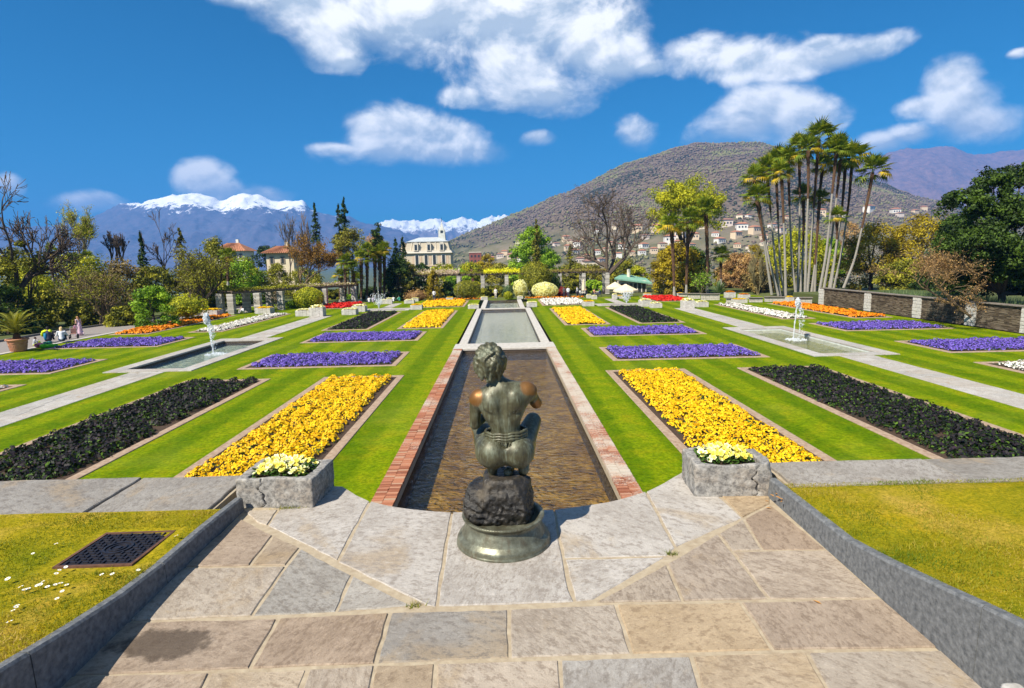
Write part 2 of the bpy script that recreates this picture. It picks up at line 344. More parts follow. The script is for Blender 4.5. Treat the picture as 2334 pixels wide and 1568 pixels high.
woodm = leafmat('hill_wood', [(0, (.035, .042, .02)), (.22, (.06, .062, .03)), (.3, (.145, .104, .075)), (.5, (.18, .132, .094)), (.64, (.205, .152, .105)), (.75, (.17, .155, .065)), (1, (.19, .19, .07))], 0.)
tag(blobs('hillside_woodland', np.stack([wx, wy, wz+sz*.5], 1), S3, tintw, woodm, None, True), 'brownish bare woodland covering the big hill behind the garden', 'woodland', kind='stuff')
# haze: the air between here and the mountains
def haze():
    top = 1.02*max(float(o.bound_box[6][2]) for o in COL.objects if o.name.startswith('mountain'))
    b = MB(); b.box((0, 450, (top-60)/2), (26000, 20500, top+60)); m, t, o = newmat('haze')
    p = node(t, 'ShaderNodeVolumePrincipled', i_Density=.00014); p.inputs['Color'].default_value = (.11, .39, 1., 1); p.inputs['Anisotropy'].default_value = 0.
    t.links.new(p.outputs[0], o.inputs['Volume']); tag(b.build('haze', m), kind='stuff')
haze()

# ------------------------------------------------------------------ modelling by distance fields
def surfnet(fn, lo, hi, h):
    lo = np.asarray(lo, float); n = np.ceil((np.asarray(hi)-lo)/h).astype(int)+1
    ax = [lo[i]+h*np.arange(n[i]) for i in range(3)]; G = np.stack(np.meshgrid(*ax, indexing='ij'), 3).astype(np.float32)
    D_ = fn(G.reshape(-1, 3)).reshape(n); s = D_ < 0
    cnt = np.zeros(n-1, int); acc = np.zeros((*(n-1), 3)); ne = np.zeros(n-1)
    for i in (0, 1):
        for j in (0, 1):
            for k in (0, 1): cnt += s[i:n[0]-1+i, j:n[1]-1+j, k:n[2]-1+k]
    act = (cnt > 0) & (cnt < 8)
    for a in range(3):
        b, c = [(1, 2), (0, 2), (0, 1)][a]
        for u in (0, 1):
            for v in (0, 1):
                o0 = [0, 0, 0]; o0[b] = u; o0[c] = v; o1 = list(o0); o1[a] = 1
                sl_ = lambda o: tuple(slice(q, n[i]-1+q) for i, q in enumerate(o))
                d0, d1 = D_[sl_(o0)], D_[sl_(o1)]; cr = (d0 < 0) != (d1 < 0); t = np.where(cr, d0/np.where(cr, d0-d1, 1), 0)
                p = np.zeros((*(n-1), 3)); p[..., b] = u; p[..., c] = v; p[..., a] = t
                acc += np.where(cr[..., None], p, 0); ne += cr
    I = np.argwhere(act); V = lo+h*(I+acc[act]/ne[act][:, None]); ids = np.full(n-1, -1); ids[act] = np.arange(len(I))
    Q = []
    for a in range(3):
        b, c = [(1, 2), (2, 0), (0, 1)][a]
        s0 = np.take(s, np.arange(n[a]-1), a); s1 = np.take(s, np.arange(1, n[a]), a); E = np.argwhere(s0 != s1)
        E = E[(E[:, b] > 0) & (E[:, c] > 0) & (E[:, b] < n[b]-1) & (E[:, c] < n[c]-1)]
        q = []
        for (du, dv) in ((-1, -1), (0, -1), (0, 0), (-1, 0)):
            e = E.copy(); e[:, b] += du; e[:, c] += dv; q.append(ids[e[:, 0], e[:, 1], e[:, 2]])
        q = np.stack(q, 1); fl = ~s0[E[:, 0], E[:, 1], E[:, 2]]; q[fl] = q[fl][:, ::-1]; Q.append(q)
    Q = np.concatenate(Q); Q = Q[(Q >= 0).all(1)]; return V, Q
def smin(a, b, k):
    h = np.clip(.5+.5*(b-a)/k, 0, 1); return b*(1-h)+a*h-k*h*(1-h)
def smax(a, b, k): return -smin(-a, -b, k)
def cone(P, a, b, r1, r2):            # tapered capsule
    a = np.asarray(a, np.float32); b = np.asarray(b, np.float32); ab = b-a; t = np.clip(((P-a)@ab)/(ab@ab), 0, 1)
    return np.linalg.norm(P-a-t[:, None]*ab, axis=1)-(r1+(r2-r1)*t)
def ell(P, c, r, R_=None):
    q = P-np.asarray(c, np.float32)
    if R_ is not None: q = q@np.asarray(R_, np.float32)
    r = np.asarray(r, np.float32); k0 = np.linalg.norm(q/r, axis=1); k1 = np.linalg.norm(q/(r*r), axis=1)+1e-6; return k0*(k0-1)/k1
def n3(P, f, seed=0, oct=3):           # cheap 3-d noise from rotated sine lattices
    r = np.random.default_rng(seed); out = np.zeros(len(P)); a = 1.
    for o in range(oct):
        for _ in range(4):
            d = r.normal(size=3); d /= np.linalg.norm(d); e = r.normal(size=3); e /= np.linalg.norm(e)
            out += a*.25*np.sin(P@d*f*6.28+r.uniform(0, 6.28)+1.7*np.sin(P@e*f*4.1+r.uniform(0, 6)))
        f *= 2.1; a *= .5
    return out

# ------------------------------------------------------------------ upper terrace: paving, kerbs, edges
def m_slab(name='gneiss_slab', cols=None):
    m, t, o = newmat(name); oi = t.nodes.new('ShaderNodeObjectInfo'); v = coords(t, 'Object')
    rv = node(t, 'ShaderNodeVectorRotate', rotation_type='Z_AXIS'); t.links.new(v, rv.inputs[0])
    t.links.new(math_n(t, 'MULTIPLY', oi.outputs['Random'], 6.), rv.inputs['Angle'])
    off = vmath(t, 'SCALE', (1, 1, 1)); off.inputs[0].default_value = (37, 19, 7); t.links.new(oi.outputs['Random'], off.inputs['Scale'])
    v = vmath(t, 'ADD', rv.outputs[0], off.outputs[0]).outputs[0]
    st = vmath(t, 'MULTIPLY', v, (2.5, 5., 1.)).outputs[0]
    n1 = noise(t, v, 2.6, 5); n2 = noise(t, st, 9, 6, .7); n3_ = noise(t, v, 42, 4, .7)
    base = ramp(t, oi.outputs['Random'], [(i/(len(cols)-1), q) for i, q in enumerate(cols)])
    c = mixc(t, smooth(t, n1, .35, .7), base, mixc(t, 1., base, (.78, .76, .74), 'MULTIPLY'))
    rs = node(t, 'ShaderNodeTexWhiteNoise', noise_dimensions='1D'); t.links.new(oi.outputs['Random'], rs.inputs['W']); c = mixc(t, math_n(t, 'MULTIPLY', smooth(t, n2, .5, .68), smooth(t, rs.outputs['Value'], .15, .7)), c, mixc(t, 1., base, (.62, .58, .54), 'MULTIPLY'))
    c = mixc(t, smooth(t, n2, .47, .3, 0., .55), c, mixc(t, 1., base, (1.25, 1.25, 1.26), 'MULTIPLY'))
    c = mixc(t, smooth(t, n3_, .55, .7, 0., .6), c, mixc(t, 1., base, (.6, .56, .52), 'MULTIPLY'))
    n4 = noise(t, v, 1.6, 6, .65, .5); c = mixc(t, smooth(t, n4, .54, .68, 0., .55), c, (.32, .23, .13)); n5 = noise(t, vmath(t, 'MULTIPLY', v, (1., 1.5, 1.)).outputs[0], 15, 8, .78); c = mixc(t, smooth(t, n5, .50, .60, 0., .75), c, mixc(t, 1., base, (.55, .51, .48), 'MULTIPLY')); c = mixc(t, smooth(t, n5, .44, .34, 0., .5), c, mixc(t, 1., base, (1.3, 1.3, 1.3), 'MULTIPLY'))
    hb = math_n(t, 'SUBTRACT', math_n(t, 'MULTIPLY', n3_, .5), math_n(t, 'MULTIPLY', n5, 1.2))
    if name.startswith('brown'):          # dark damp stain on the paving by the left kerb
        sp_ = on(372, 1468, 0); wv = wcoords(t); dv = vmath(t, 'LENGTH', vmath(t, 'MULTIPLY', vmath(t, 'SUBTRACT', wv, (sp_[0], sp_[1], 0)).outputs[0], (4., 8., 0)).outputs[0]).outputs['Value']
        ns = noise(t, wv, 9, 5, .65); f = smooth(t, math_n(t, 'ADD', dv, math_n(t, 'MULTIPLY', math_n(t, 'SUBTRACT', ns, .5), 1.6)), .75, 1.15, .8, 0.); c = mixc(t, f, c, (.055, .038, .026))
    princ(t, o, c, .72, 0, hb, .55, .012, .35); return m
BROWN = [(0.338, 0.262, 0.195), (0.425, 0.36, 0.289), (0.294, 0.238, 0.183), (0.45, 0.336, 0.206), (0.375, 0.323, 0.266), (0.312, 0.232, 0.165), (0.463, 0.403, 0.33)]
PALE = [(.42, .385, .345), (.46, .425, .385), (.40, .365, .33), (.44, .41, .375)]; GREY = [(.27, .25, .22), (.34, .315, .285), (.25, .23, .205), (.37, .34, .30)]
M_SLAB = m_slab('brown_gneiss_slab', BROWN); M_PALE = m_slab('pale_gneiss_slab', PALE); M_GREY = m_slab('grey_gneiss_slab', GREY)
M_MORTAR = simple('mortar', (.30, .235, .16), (.42, .35, .25), 18, .95, .5, .01)
def poly_slab(name, pts, z0, z1, mat, parent, seg=.09, jit=.006, inset=.007, bev=.006):
    """irregular flagstone: outline in world xy, hand-cut edges"""
    P = np.array(pts, float); c = P.mean(0); r = np.random.default_rng(int(abs(c[0]*913+c[1]*517)*10)); out = []
    if np.sum(P[:, 0]*np.roll(P[:, 1], -1)-P[:, 1]*np.roll(P[:, 0], -1)) < 0: P = P[::-1]
    n = len(P)
    E = [(np.roll(P, -1, 0)[i]-P[i]) for i in range(n)]; Nn = [np.array([-e[1], e[0]])/(np.linalg.norm(e)+1e-9) for e in E]
    Q = []
    for i in range(n):      # inset corners
        a, b = Nn[i-1], Nn[i]; k = (a+b); k = k/max(np.dot(k, b), .3); Q.append(P[i]+k*inset)
    for i in range(n):
        a, b = Q[i], Q[(i+1) % n]; L_ = np.linalg.norm(b-a); k = max(1, int(L_/seg))
        for j in range(k):
            p = a+(b-a)*j/k
            if j: p = p+Nn[i]*r.uniform(-jit*.4, jit)
            elif n < 9: p = p+(c-p)/np.linalg.norm(c-p)*r.uniform(0, .006)
            out.append(p)
    O = np.array(out); k = len(O); I = O+np.roll(np.roll(O, -1, 0)-np.roll(O, 1, 0), 0, 0)[:, ::-1]*np.array([-1, 1])/(np.linalg.norm(np.roll(O, -1, 0)-np.roll(O, 1, 0), axis=1)[:, None]+1e-9)*bev
    V = np.concatenate([np.c_[O-c, np.full(k, z0)], np.c_[O-c, np.full(k, z1-bev)], np.c_[I-c, z1+r.uniform(-.0012, .0012, k)]])
    Fq = [[i, (i+1) % k, k+(i+1) % k, k+i] for i in range(k)]+[[k+i, k+(i+1) % k, 2*k+(i+1) % k, 2*k+i] for i in range(k)]+[list(range(2*k, 3*k))]
    return link(name, mesh(name, V, Fq, mat), parent, (c[0], c[1], 0))
g = lambda *pp: [on(x, y, 0)[:2] for x, y in pp]
# scalloped edge over the basin
EDGE = g((1533, 1086), (1510, 1100), (1472, 1118.6), (1445, 1127), (1410, 1137), (1360, 1147), (1310, 1154), (1263, 1160), (1200, 1164), (1120, 1166), (1030.5, 1166), (980, 1163), (930, 1158), (890, 1152), (844, 1141), (815, 1127), (783, 1107))
slabs = [g((1030.5, 1166), (1120, 1166), (1200, 1164), (1263, 1160), (1275, 1228), (1298, 1343), (1310, 1372), (995, 1383)),
 g((844, 1141), (890, 1152), (930, 1158), (980, 1163), (1030.5, 1166), (1010, 1290), (995, 1383), (972, 1380), (769, 1281)),
 g((783, 1107), (815, 1127), (844, 1141), (769, 1279), (609, 1198), (636, 1160), (640, 1100)), g((553, 1163), (636, 1160), (609, 1198), (586, 1193)),
 g((546, 1180), (623, 1219), (569, 1289), (400, 1293)), g((624, 1220), (685, 1247), (651, 1289), (569, 1289)), g((685, 1248), (803, 1309), (766, 1395), (574, 1404), (652, 1290)),
 g((803, 1310), (942, 1380), (766, 1395)), g((400, 1294), (652, 1290), (574, 1404), (280, 1416)), g((280, 1417), (635, 1408), (569, 1524), (150, 1541)),
 g((636, 1407), (889, 1395), (855, 1513), (570, 1524)), g((890, 1394), (1160, 1387), (1162, 1500), (855, 1513)), g((1161, 1387), (1403, 1375), (1440, 1490), (1163, 1500)),
 g((1403, 1375), (1687, 1371), (1763, 1482), (1440, 1490)), g((1688, 1371), (2010, 1363), (2144, 1476), (1764, 1482)),
 g((1263, 1160), (1310, 1154), (1360, 1147), (1410, 1137), (1445, 1127), (1472, 1118.6), (1540, 1248), (1519.6, 1267), (1285, 1272), (1275, 1228)), g((1286, 1273), (1519, 1268), (1352, 1368), (1310, 1371)),
 g((1472, 1118.6), (1510, 1100), (1533, 1086), (1560, 1070), (1651, 1139), (1693, 1180), (1541, 1248)), g((1600, 1090), (1757, 1090), (1757, 1148), (1693, 1180), (1651, 1139)),
 g((1694, 1181), (1757, 1149), (1887, 1252), (1739, 1254)), g((1637, 1215), (1693, 1181), (1739, 1254), (1667, 1255)), g((1520, 1283), (1636, 1215), (1753, 1365), (1556, 1371)), g((1519, 1284), (1556, 1371), (1354, 1373)),
 g((1667, 1255), (1887, 1252), (2010, 1363), (1754, 1365))]
b3 = [(100, 1541, -30, 1700), (480, 1531, 400, 1700), (703, 1522, 640, 1700), (856, 1513, 815, 1700), (993, 1509, 985, 1700), (1276, 1501, 1290, 1700), (1575, 1493, 1640, 1700), (1839, 1484, 1960, 1700), (2160, 1478, 2420, 1700)]
for a, b in zip(b3[:-1], b3[1:]): slabs.append(g((a[0], a[1]), (b[0], b[1]), (b[2], b[3]), (a[2], a[3])))
b4 = [(-30, 1702, -300, 2000), (240, 1702, 60, 2000), (560, 1702, 470, 2000), (905, 1702, 870, 2000), (1290, 1702, 1310, 2000), (1700, 1702, 1780, 2000), (2100, 1702, 2330, 2000), (2430, 1702, 2800, 2000)]
for a, b in zip(b4[:-1], b4[1:]): slabs.append(g((a[0], a[1]), (b[0], b[1]), (b[2], b[3]), (a[2], a[3])))
pv = MB(); ed = np.array(EDGE); ring = [tuple(p) for p in ed+np.array([0, -.03])]+[(-2.1, 4.75), (-2.1, .6), (2.08, .6), (2.08, 4.75)]
nv = len(ring); pv.add([(x, y, -.006) for x, y in ring]+[(x, y, -.6) for x, y in ring], [list(range(nv))[::-1]]+[[i, (i+1) % nv, nv+(i+1) % nv, nv+i] for i in range(nv)])
pavement = tag(pv.build('pavement', M_MORTAR), kind='structure')
for i, s in enumerate(slabs): poly_slab('paving_slab', s, -.05, float(rng.uniform(-.002, .003)), M_PALE if i in (0, 1, 2, 15, 16, 17) else M_GREY if i in (6, 7, 11, 29) else M_SLAB, pavement)

# kerb heights rise toward the viewer
KH = {-1: ([.7, 2.16, 2.53, 2.92, 3.3, 3.8, 4.36], [.56, .30, .23, .17, .14, .13, .10]), 1: ([.7, 2.05, 2.3, 2.57, 2.91, 3.28, 4.36], [.70, .41, .36, .30, .23, .165, .15])}
def kerb_h(y, sx): return float(np.interp(y, *KH[sx]))
M_KERB = simple('grey_kerb_stone', (.075, .08, .085), (.20, .205, .21), 34, .8, .6, .01, detail=9, lo=.3, hi=.72)
def kerb(name, label, sx):
    t = thing(name, label, 'kerb', (sx*2.0, 4.36, 0)); cuts = [4.36, 3.30, 2.32, 1.45, .7]
    for a_, b_ in zip(cuts[:-1], cuts[1:]):
        ys = np.linspace(a_-.003, b_+.003, 9); V = []; dz_ = rng.uniform(-.003, .003)
        for y in ys:
            xi = 2.05 if sx > 0 else -2.06
            h = kerb_h(y, sx)+dz_; w = .062*sx
            V += [(xi, y, -.05), (xi+.010*sx, y, h-.012), (xi+.022*sx, y, h), (xi+w, y, h), (xi+w, y, -.05)]
        V = np.array(V)-np.array([sx*2.0, 4.36, 0])
        n = len(ys); Fq = [[5*i+j, 5*(i+1)+j, 5*(i+1)+j+1, 5*i+j+1] for i in range(n-1) for j in range(4)]+[[0, 1, 2, 3, 4], [5*n-1, 5*n-2, 5*n-3, 5*n-4, 5*n-5]]
        if sx > 0: Fq = [f[::-1] for f in Fq]
        link('kerb_stone', mesh('kerb_stone', V, Fq, M_KERB), t)
kerb('stone_kerb', 'grey stone kerb rising along the right edge of the paving', 1)
kerb('stone_kerb', 'dark shaded stone kerb rising along the left edge of the paving', -1)
# stone block at the end of the kerb by the picture's corner
def rough_block(name, lo, hi, h, amp, f, seed, mats, r=.02, cut=None):
    lo, hi = np.array(lo), np.array(hi); c = (lo+hi)/2; d = (hi-lo)/2
    def fn(P):
        q = abs(P-c.astype(np.float32))-(d-r).astype(np.float32); D_ = np.linalg.norm(np.maximum(q, 0), axis=1)+np.minimum(q.max(1), 0)-r
        if cut is not None: D_ = cut(P, D_)
        return D_+amp*n3(P, f, seed)
    V, Q = surfnet(fn, lo-.05, hi+.05, h); return mesh(name, V, Q, mats, smooth_=True)
M_BLOCK = simple('pale_rough_stone', (.25, .24, .22), (.55, .53, .50), 12, .85, .6, .02, detail=9)
x_, y_, _ = on(2334, 1530, .1)
def baluster_block(name, label, lo, hi): tag(link(name, rough_block(name, lo, hi, .015, .008, 6, 3, M_BLOCK)), label, 'stone block')
baluster_block('stone_block', 'rough white stone block against the right kerb at the corner', (1.955, 1.78, -.04), (2.046, 2.10, .17))
baluster_block('stone_block', 'pale stone block at the foot of the left kerb in the corner', (-2.46, 2.0, -.04), (-2.02, 2.42, .025))

# bands of long slabs along the terrace edge
BZ = .09
for sx, ya, yb in ((-1, 4.15, 4.85), (1, 4.34, 4.82)):
    base = MB(); base.box((sx*7.2, (ya+yb)/2, BZ-.85), (9.95, yb-ya-.02, 1.66)); wn = 'terrace_edge_wall'
    w = tag(base.build(wn, M_MORTAR), ('left' if sx < 0 else 'right')+' low terrace wall topped with long grey slabs behind the grass', 'wall')
    xs = [2.24, 3.15, 4.75, 6.4, 8.2, 10.1, 12.2] if sx < 0 else [2.24, 3.62, 5.2, 7., 8.8, 10.6, 12.2]
    for a, b in zip(xs[:-1], xs[1:]): poly_slab('coping_slab', [(sx*a, ya-.03), (sx*b, ya-.03), (sx*b, yb+.02), (sx*a, yb+.02)], BZ-.055, BZ+.012*(b % 1), M_GREY, w, .12, .01)
# retaining wall below the terrace (drop to the garden)
rw = MB(); rw.box((0, 4.7, LZ/2-.35), (26, .3, -LZ-.7+.2)); rw.box((0, 3.9, -.55), (4.1, .9, .9))
tag(rw.build('retaining_wall', simple('wall_stone', (.2, .19, .17), (.33, .31, .28), 5, .9, .5)), 'stone retaining wall under the terrace edge', 'wall')

# upper lawns beside the paving
def m_grass(name, c1, c2, c3, stripes=None, fine=40., bump=.35):
    m, t, o = newmat(name); v = wcoords(t); n = noise(t, v, 1.2, 5); nf = noise(t, v, fine, 4, .7); nm = noise(t, v, 6, 4, .65)
    c = ramp(t, n, [(.32, c1), (.52, c2), (.72, c3)])
    c = mixc(t, smooth(t, nm, .4, .66, 0., .6), c, mixc(t, 1., c, (.7, .78, .6), 'MULTIPLY'))
    c = mixc(t, smooth(t, nf, .3, .7, 0., .9), mixc(t, 1., c, (1.2, 1.15, 1.1), 'MULTIPLY'), mixc(t, 1., c, (.5, .58, .4), 'MULTIPLY'))
    ng = noise(t, v, 2.6, 6, .7); c = mixc(t, smooth(t, ng, .52, .7, 0., .32), c, mixc(t, 1., c, (1.45, 1.1, .9), 'MULTIPLY'))
    if stripes:
        s = node(t, 'ShaderNodeSeparateXYZ'); t.links.new(v, s.inputs[0])
        w = math_n(t, 'SINE', math_n(t, 'ADD', math_n(t, 'MULTIPLY', s.outputs[0], stripes), math_n(t, 'MULTIPLY', n, 1.2)))
        c = mixc(t, smooth(t, w, -.45, .45, 0., 1.), mixc(t, 1., c, (.76, .84, .75), 'MULTIPLY'), mixc(t, 1., c, (1.25, 1.14, 1.6), 'MULTIPLY'))
        nd = noise(t, v, .16, 3); c = mixc(t, smooth(t, nd, .52, .75, 0., .35), c, (.22, .24, .03))
    princ(t, o, c, .9, 0, nf, bump, .03, .04); return m
M_GRASS_UP = m_grass('rough_grass', (.16, .175, .006), (.31, .245, .012), (.44, .29, .07))
def up_z(x, y):
    k = np.where(np.asarray(x) < 0, np.interp(y, *KH[-1]), np.interp(y, *KH[1]))-.012; return np.minimum(k, np.interp(y, [3.9, 4.3], [.6, .07]))
blade_m = leafmat('grass_blades', [(0, (.09, .145, .004)), (.35, (.20, .22, .008)), (.65, (.34, .27, .015)), (1, (.48, .34, .10))], .3)
def blades(name, P, h, w, tint, mat, parent=None, lean=.5):
    n = len(P); a = rng.uniform(0, 2*math.pi, n); d = np.stack([np.cos(a), np.sin(a), np.zeros(n)], 1); ln = rng.normal(0, lean, (n, 2))*h[:, None]
    tip = P+np.stack([ln[:, 0], ln[:, 1], h], 1); V = np.stack([P-d*w[:, None], P+d*w[:, None], tip], 1).reshape(-1, 3)
    return link(name, mesh(name, V, np.arange(3*n).reshape(-1, 3), mat, tint=np.repeat(tint, 3)), parent)
for sx in (-1, 1):
    xe = 2.09 if sx < 0 else 2.08
    xs = np.linspace(xe, 9, 24); ys = np.linspace(.4, 4.34 if sx > 0 else 4.15, 22); XX, YY = np.meshgrid(xs*sx, ys, indexing='ij')
    if sx < 0: XX, YY = XX[:, ::-1], YY[:, ::-1]
    tag(link('upper_lawn', gridmesh('upper_lawn', XX, YY, up_z(XX, YY)+(fbm(XX*2, YY*2, 3, 2)-.5)*.015, M_GRASS_UP)), kind='structure')
    n = 62000; P = np.stack([sx*(xe+.02+rng.random(n)**1.4*3.6), rng.uniform(1.7, 4.33 if sx > 0 else 4.13, n), np.zeros(n)], 1); P[:, 2] = up_z(P[:, 0], P[:, 1])-.004
    if sx < 0: P = P[~((P[:, 0] > -2.80) & (P[:, 0] < -2.2) & (P[:, 1] > 3.22) & (P[:, 1] < 3.82))]; n = len(P)
    pat = fbm(P[:, 0]*1.7+9, P[:, 1]*1.7, 4, 5); tuft = fbm(P[:, 0]*5, P[:, 1]*5, 3, 6)
    tag(blades('grass_blades', P, (.008+.03*np.clip(tuft-.25, 0, 1))*rng.uniform(.6, 1.5, n), rng.uniform(.0015, .003, n), np.clip((pat-.3)*1.9+rng.uniform(-.25, .25, n), 0, 1), blade_m, lean=.6), ('left' if sx < 0 else 'right')+' short yellowish grass beside the paving', 'grass', kind='stuff')
# daisies in the left grass, a few in the right
M_PETAL = simple('white_petal', (.8, .8, .78)); M_EYE = simple('daisy_eye', (.7, .45, .02))
def daisy_mesh():
    b = MB(); k = 11
    for i in range(k):
        a = 2*math.pi*i/k; c, s = math.cos(a), math.sin(a); p = lambda r, w: (c*r-s*w, s*r+c*w, .002+.15*r)
        b.add([p(.002, -.002), p(.008, -.0035), p(.0125, 0), p(.008, .0035), p(.002, .002)], [[0, 1, 2, 3, 4]])
    b.lathe([(.0045, 0), (.004, .003), (.0001, .005)], (0, 0, .001), 8, 1); b.tube([(0, 0, -.04), (0, 0, 0)], .001, 4, 1); return b.mesh('daisy', [M_PETAL, M_EYE])
DM = daisy_mesh(); dz = [(18, 1320), (75, 1262), (150, 1293), (135, 1300), (128, 1308), (98, 1326), (92, 1333), (108, 1338), (126, 1333), (138, 1330), (142, 1348), (152, 1334), (65, 1342), (130, 1365), (36, 1384), (30, 1392), (40, 1380), (56, 1345), (22, 1418), (128, 1240), (256, 1309), (232, 1310), (315, 1300), (402, 1222), (48, 1338), (85, 1335)]
for x, y in dz:
    p = on(x, y, .17); p = on(x, y, float(up_z(p[0], p[1]))+.03)
    tag(link('daisy', DM, None, (p[0], p[1], p[2]), (rng.uniform(-.3, .1), rng.uniform(-.3, .3), rng.uniform(0, 6)), rng.uniform(.8, 1.25)), 'small white daisy in the grass left of the paving', 'daisy', 'daisies in the left grass')
for x, y in [(2262, 1122), (2278, 1127), (2325, 1128), (2330, 1136), (2322, 1146), (2328, 1152)]:
    p = on(x, y, .07)
    tag(link('daisy', DM, None, (p[0], p[1], .085), (rng.uniform(-.3, .1), rng.uniform(-.3, .3), rng.uniform(0, 6)), rng.uniform(.9, 1.3)), 'small white daisy in the grass near the right terrace wall', 'daisy', 'daisies in the right grass')
# small drain plug in the right grass
p = on(2006, 1176, .12); b = MB(); b.lathe([(.03, 0), (.03, .012), (.02, .016), (.0001, .016)], k=14)
tag(b.build('sprinkler_cap', simple('black_plastic', (.02, .02, .02), rough=.5, bump=0)), 'small black sprinkler cap in the right grass', 'sprinkler cap').location = (p[0], p[1], .115)

# cast-iron cover
def lid():
    iron = simple('cast_iron', (.02, .02, .03), (.05, .048, .058), 30, .5, .3, .004, metal=.5); rust = simple('rusty_iron', (.07, .032, .018), (.16, .08, .05), 20, .8, .4, .005)
    c = [on(x, y, .135) for x, y in ((240, 1211), (392, 1206), (303, 1287), (129, 1293))]
    P = np.array(c)[:, :2]; ce = P.mean(0); ux = (P[1]-P[0]+P[2]-P[3])/2; rz = math.atan2(ux[1], ux[0]); w = np.linalg.norm(ux); d = np.linalg.norm((P[0]-P[3]+P[1]-P[2])/2)
    t = thing('manhole_cover', 'square dark cast-iron cover with raised grid set in the left grass', 'manhole cover', (ce[0], ce[1], .122), rz)
    t.rotation_euler = (-.04, 0, rz)
    f = MB(); e = .02
    for q in ((0, d/2, w, e), (0, -d/2, w, e)): f.box((q[0], q[1], -.025), (q[2]+e, q[3], .07))
    for q in ((w/2, 0), (-w/2, 0)): f.box((q[0], q[1], -.0252), (e, d-e-.002, .0696))
    f.build('frame', rust, t)
    p = MB(); p.box((0, 0, -.02), (w-e-.01, d-e-.01, .05)); pl = p.build('plate', iron, t)
    ring_ = MB(); ring_.lathe([(.085, .005), (.085, .013), (.073, .013), (.073, .005)], k=32); ring_.lathe([(.05, .005), (.05, .013), (.042, .013), (.042, .005)], k=28); ring_.lathe([(.022, .005), (.022, .013), (.0001, .013)], k=16)
    ring_.build('raised_ring', iron, pl)
    n = 11; bars = MB()
    for i in range(n):
        for j in range(n):
            x = (i-(n-1)/2)*w*.082; y = (j-(n-1)/2)*d*.082
            if math.hypot(x, y) < .105: continue
            bars.box((x, y, .009), (.030, .009, .009) if (i+j) % 2 else (.009, .030, .009))
    tag(bars.build('raised_grid', iron, pl), kind='stuff')
lid()
# damp stain lies on the stone itself: handled in the slab material; fallen leaves by the right kerb
lf = simple('dry_leaf', (.30, .13, .03), (.42, .22, .06), 9, .7, .2)
for i, (x, y) in enumerate([(1764, 1136), (1758, 1150), (1772, 1155), (1780, 1165), (1748, 1142), (1868, 1229), (1862, 1372), (1838, 1130), (1778, 1158), (1752, 1158), (1768, 1146)]):
    p = on(x, y, .006); b = MB(); r = rng.uniform(.014, .026); b.add([(-r, 0, 0), (-.3*r, -.35*r, .2*r), (r, 0, .12*r), (-.2*r, .4*r, .25*r)], [[0, 1, 2], [0, 2, 3]])
    o = b.build('fallen_leaf', lf); o.location = (p[0], p[1], .005 if p[0] < 2 else .08); o.rotation_euler = (0, 0, rng.uniform(0, 6)); tag(o, 'small dry brown leaf lying near the right kerb', 'leaf', 'fallen leaves by the right kerb')
# grass tufts in the joints
for (x, y, n, l) in ((660, 1158, 160, 'green weed tuft at the foot of the left planter'), (1530, 1262, 70, 'small weed in the diagonal joint right of the statue'), (945, 1380, 60, 'tiny weed in the paving joint left of the statue')):
    p = on(x, y, 0); P = np.array([p[0], p[1], -.005])+rng.normal(0, 1, (n, 3))*np.array([.05 if n > 100 else .022, .012, 0])
    tag(blades('weed', P, rng.uniform(.01, .035, n), rng.uniform(.001, .003, n), rng.uniform(0, .55, n), blade_m, lean=.8), l, 'weed')

# ------------------------------------------------------------------ flowers as meshes
def flowers_np(P, size, nrm=None, k=5):
    """open discs of k petals, centre lower; returns V, F (triangles fan)"""
    n = len(P); a = rng.uniform(0, 6.28, n)
    if nrm is None: nrm = np.stack([rng.normal(0, .45, n), rng.normal(-.15, .45, n), np.ones(n)], 1)
    nrm = nrm/np.linalg.norm(nrm, axis=1)[:, None]; u = np.cross(nrm, np.array([.3, 1, .1])); u /= np.linalg.norm(u, axis=1)[:, None]; v = np.cross(nrm, u)
    ang = a[:, None]+np.arange(k)*2*math.pi/k; rad = size[:, None]*rng.uniform(.8, 1.15, (n, k))
    ringp = P[:, None]+rad[..., None]*(np.cos(ang)[..., None]*u[:, None]+np.sin(ang)[..., None]*v[:, None])+nrm[:, None]*(size*.25)[:, None, None]
    return ringp.reshape(-1, 3), np.arange(n*k).reshape(n, k)
def leaves_np(P, size, nrm=None, asp=.5, spread=.6):
    n = len(P); d = rng.normal(size=(n, 3)); d /= np.linalg.norm(d, axis=1)[:, None]
    if nrm is None: nrm = rng.normal(size=(n, 3))
    else: nrm = nrm+rng.normal(0, spread, (n, 3))
    u = np.cross(nrm, d); u /= np.linalg.norm(u, axis=1)[:, None]+1e-9; v = np.cross(nrm, u); v /= np.linalg.norm(v, axis=1)[:, None]+1e-9
    s = size[:, None]; V = np.stack([P-u*s, P+v*s*asp, P+u*s, P-v*s*asp], 1).reshape(-1, 3); return V, np.arange(4*n).reshape(n, 4)
M_GREENLEAF = leafmat('plant_leaf', [(0, (.018, .05, .008)), (.6, (.05, .12, .015)), (1, (.10, .20, .03))], .25)

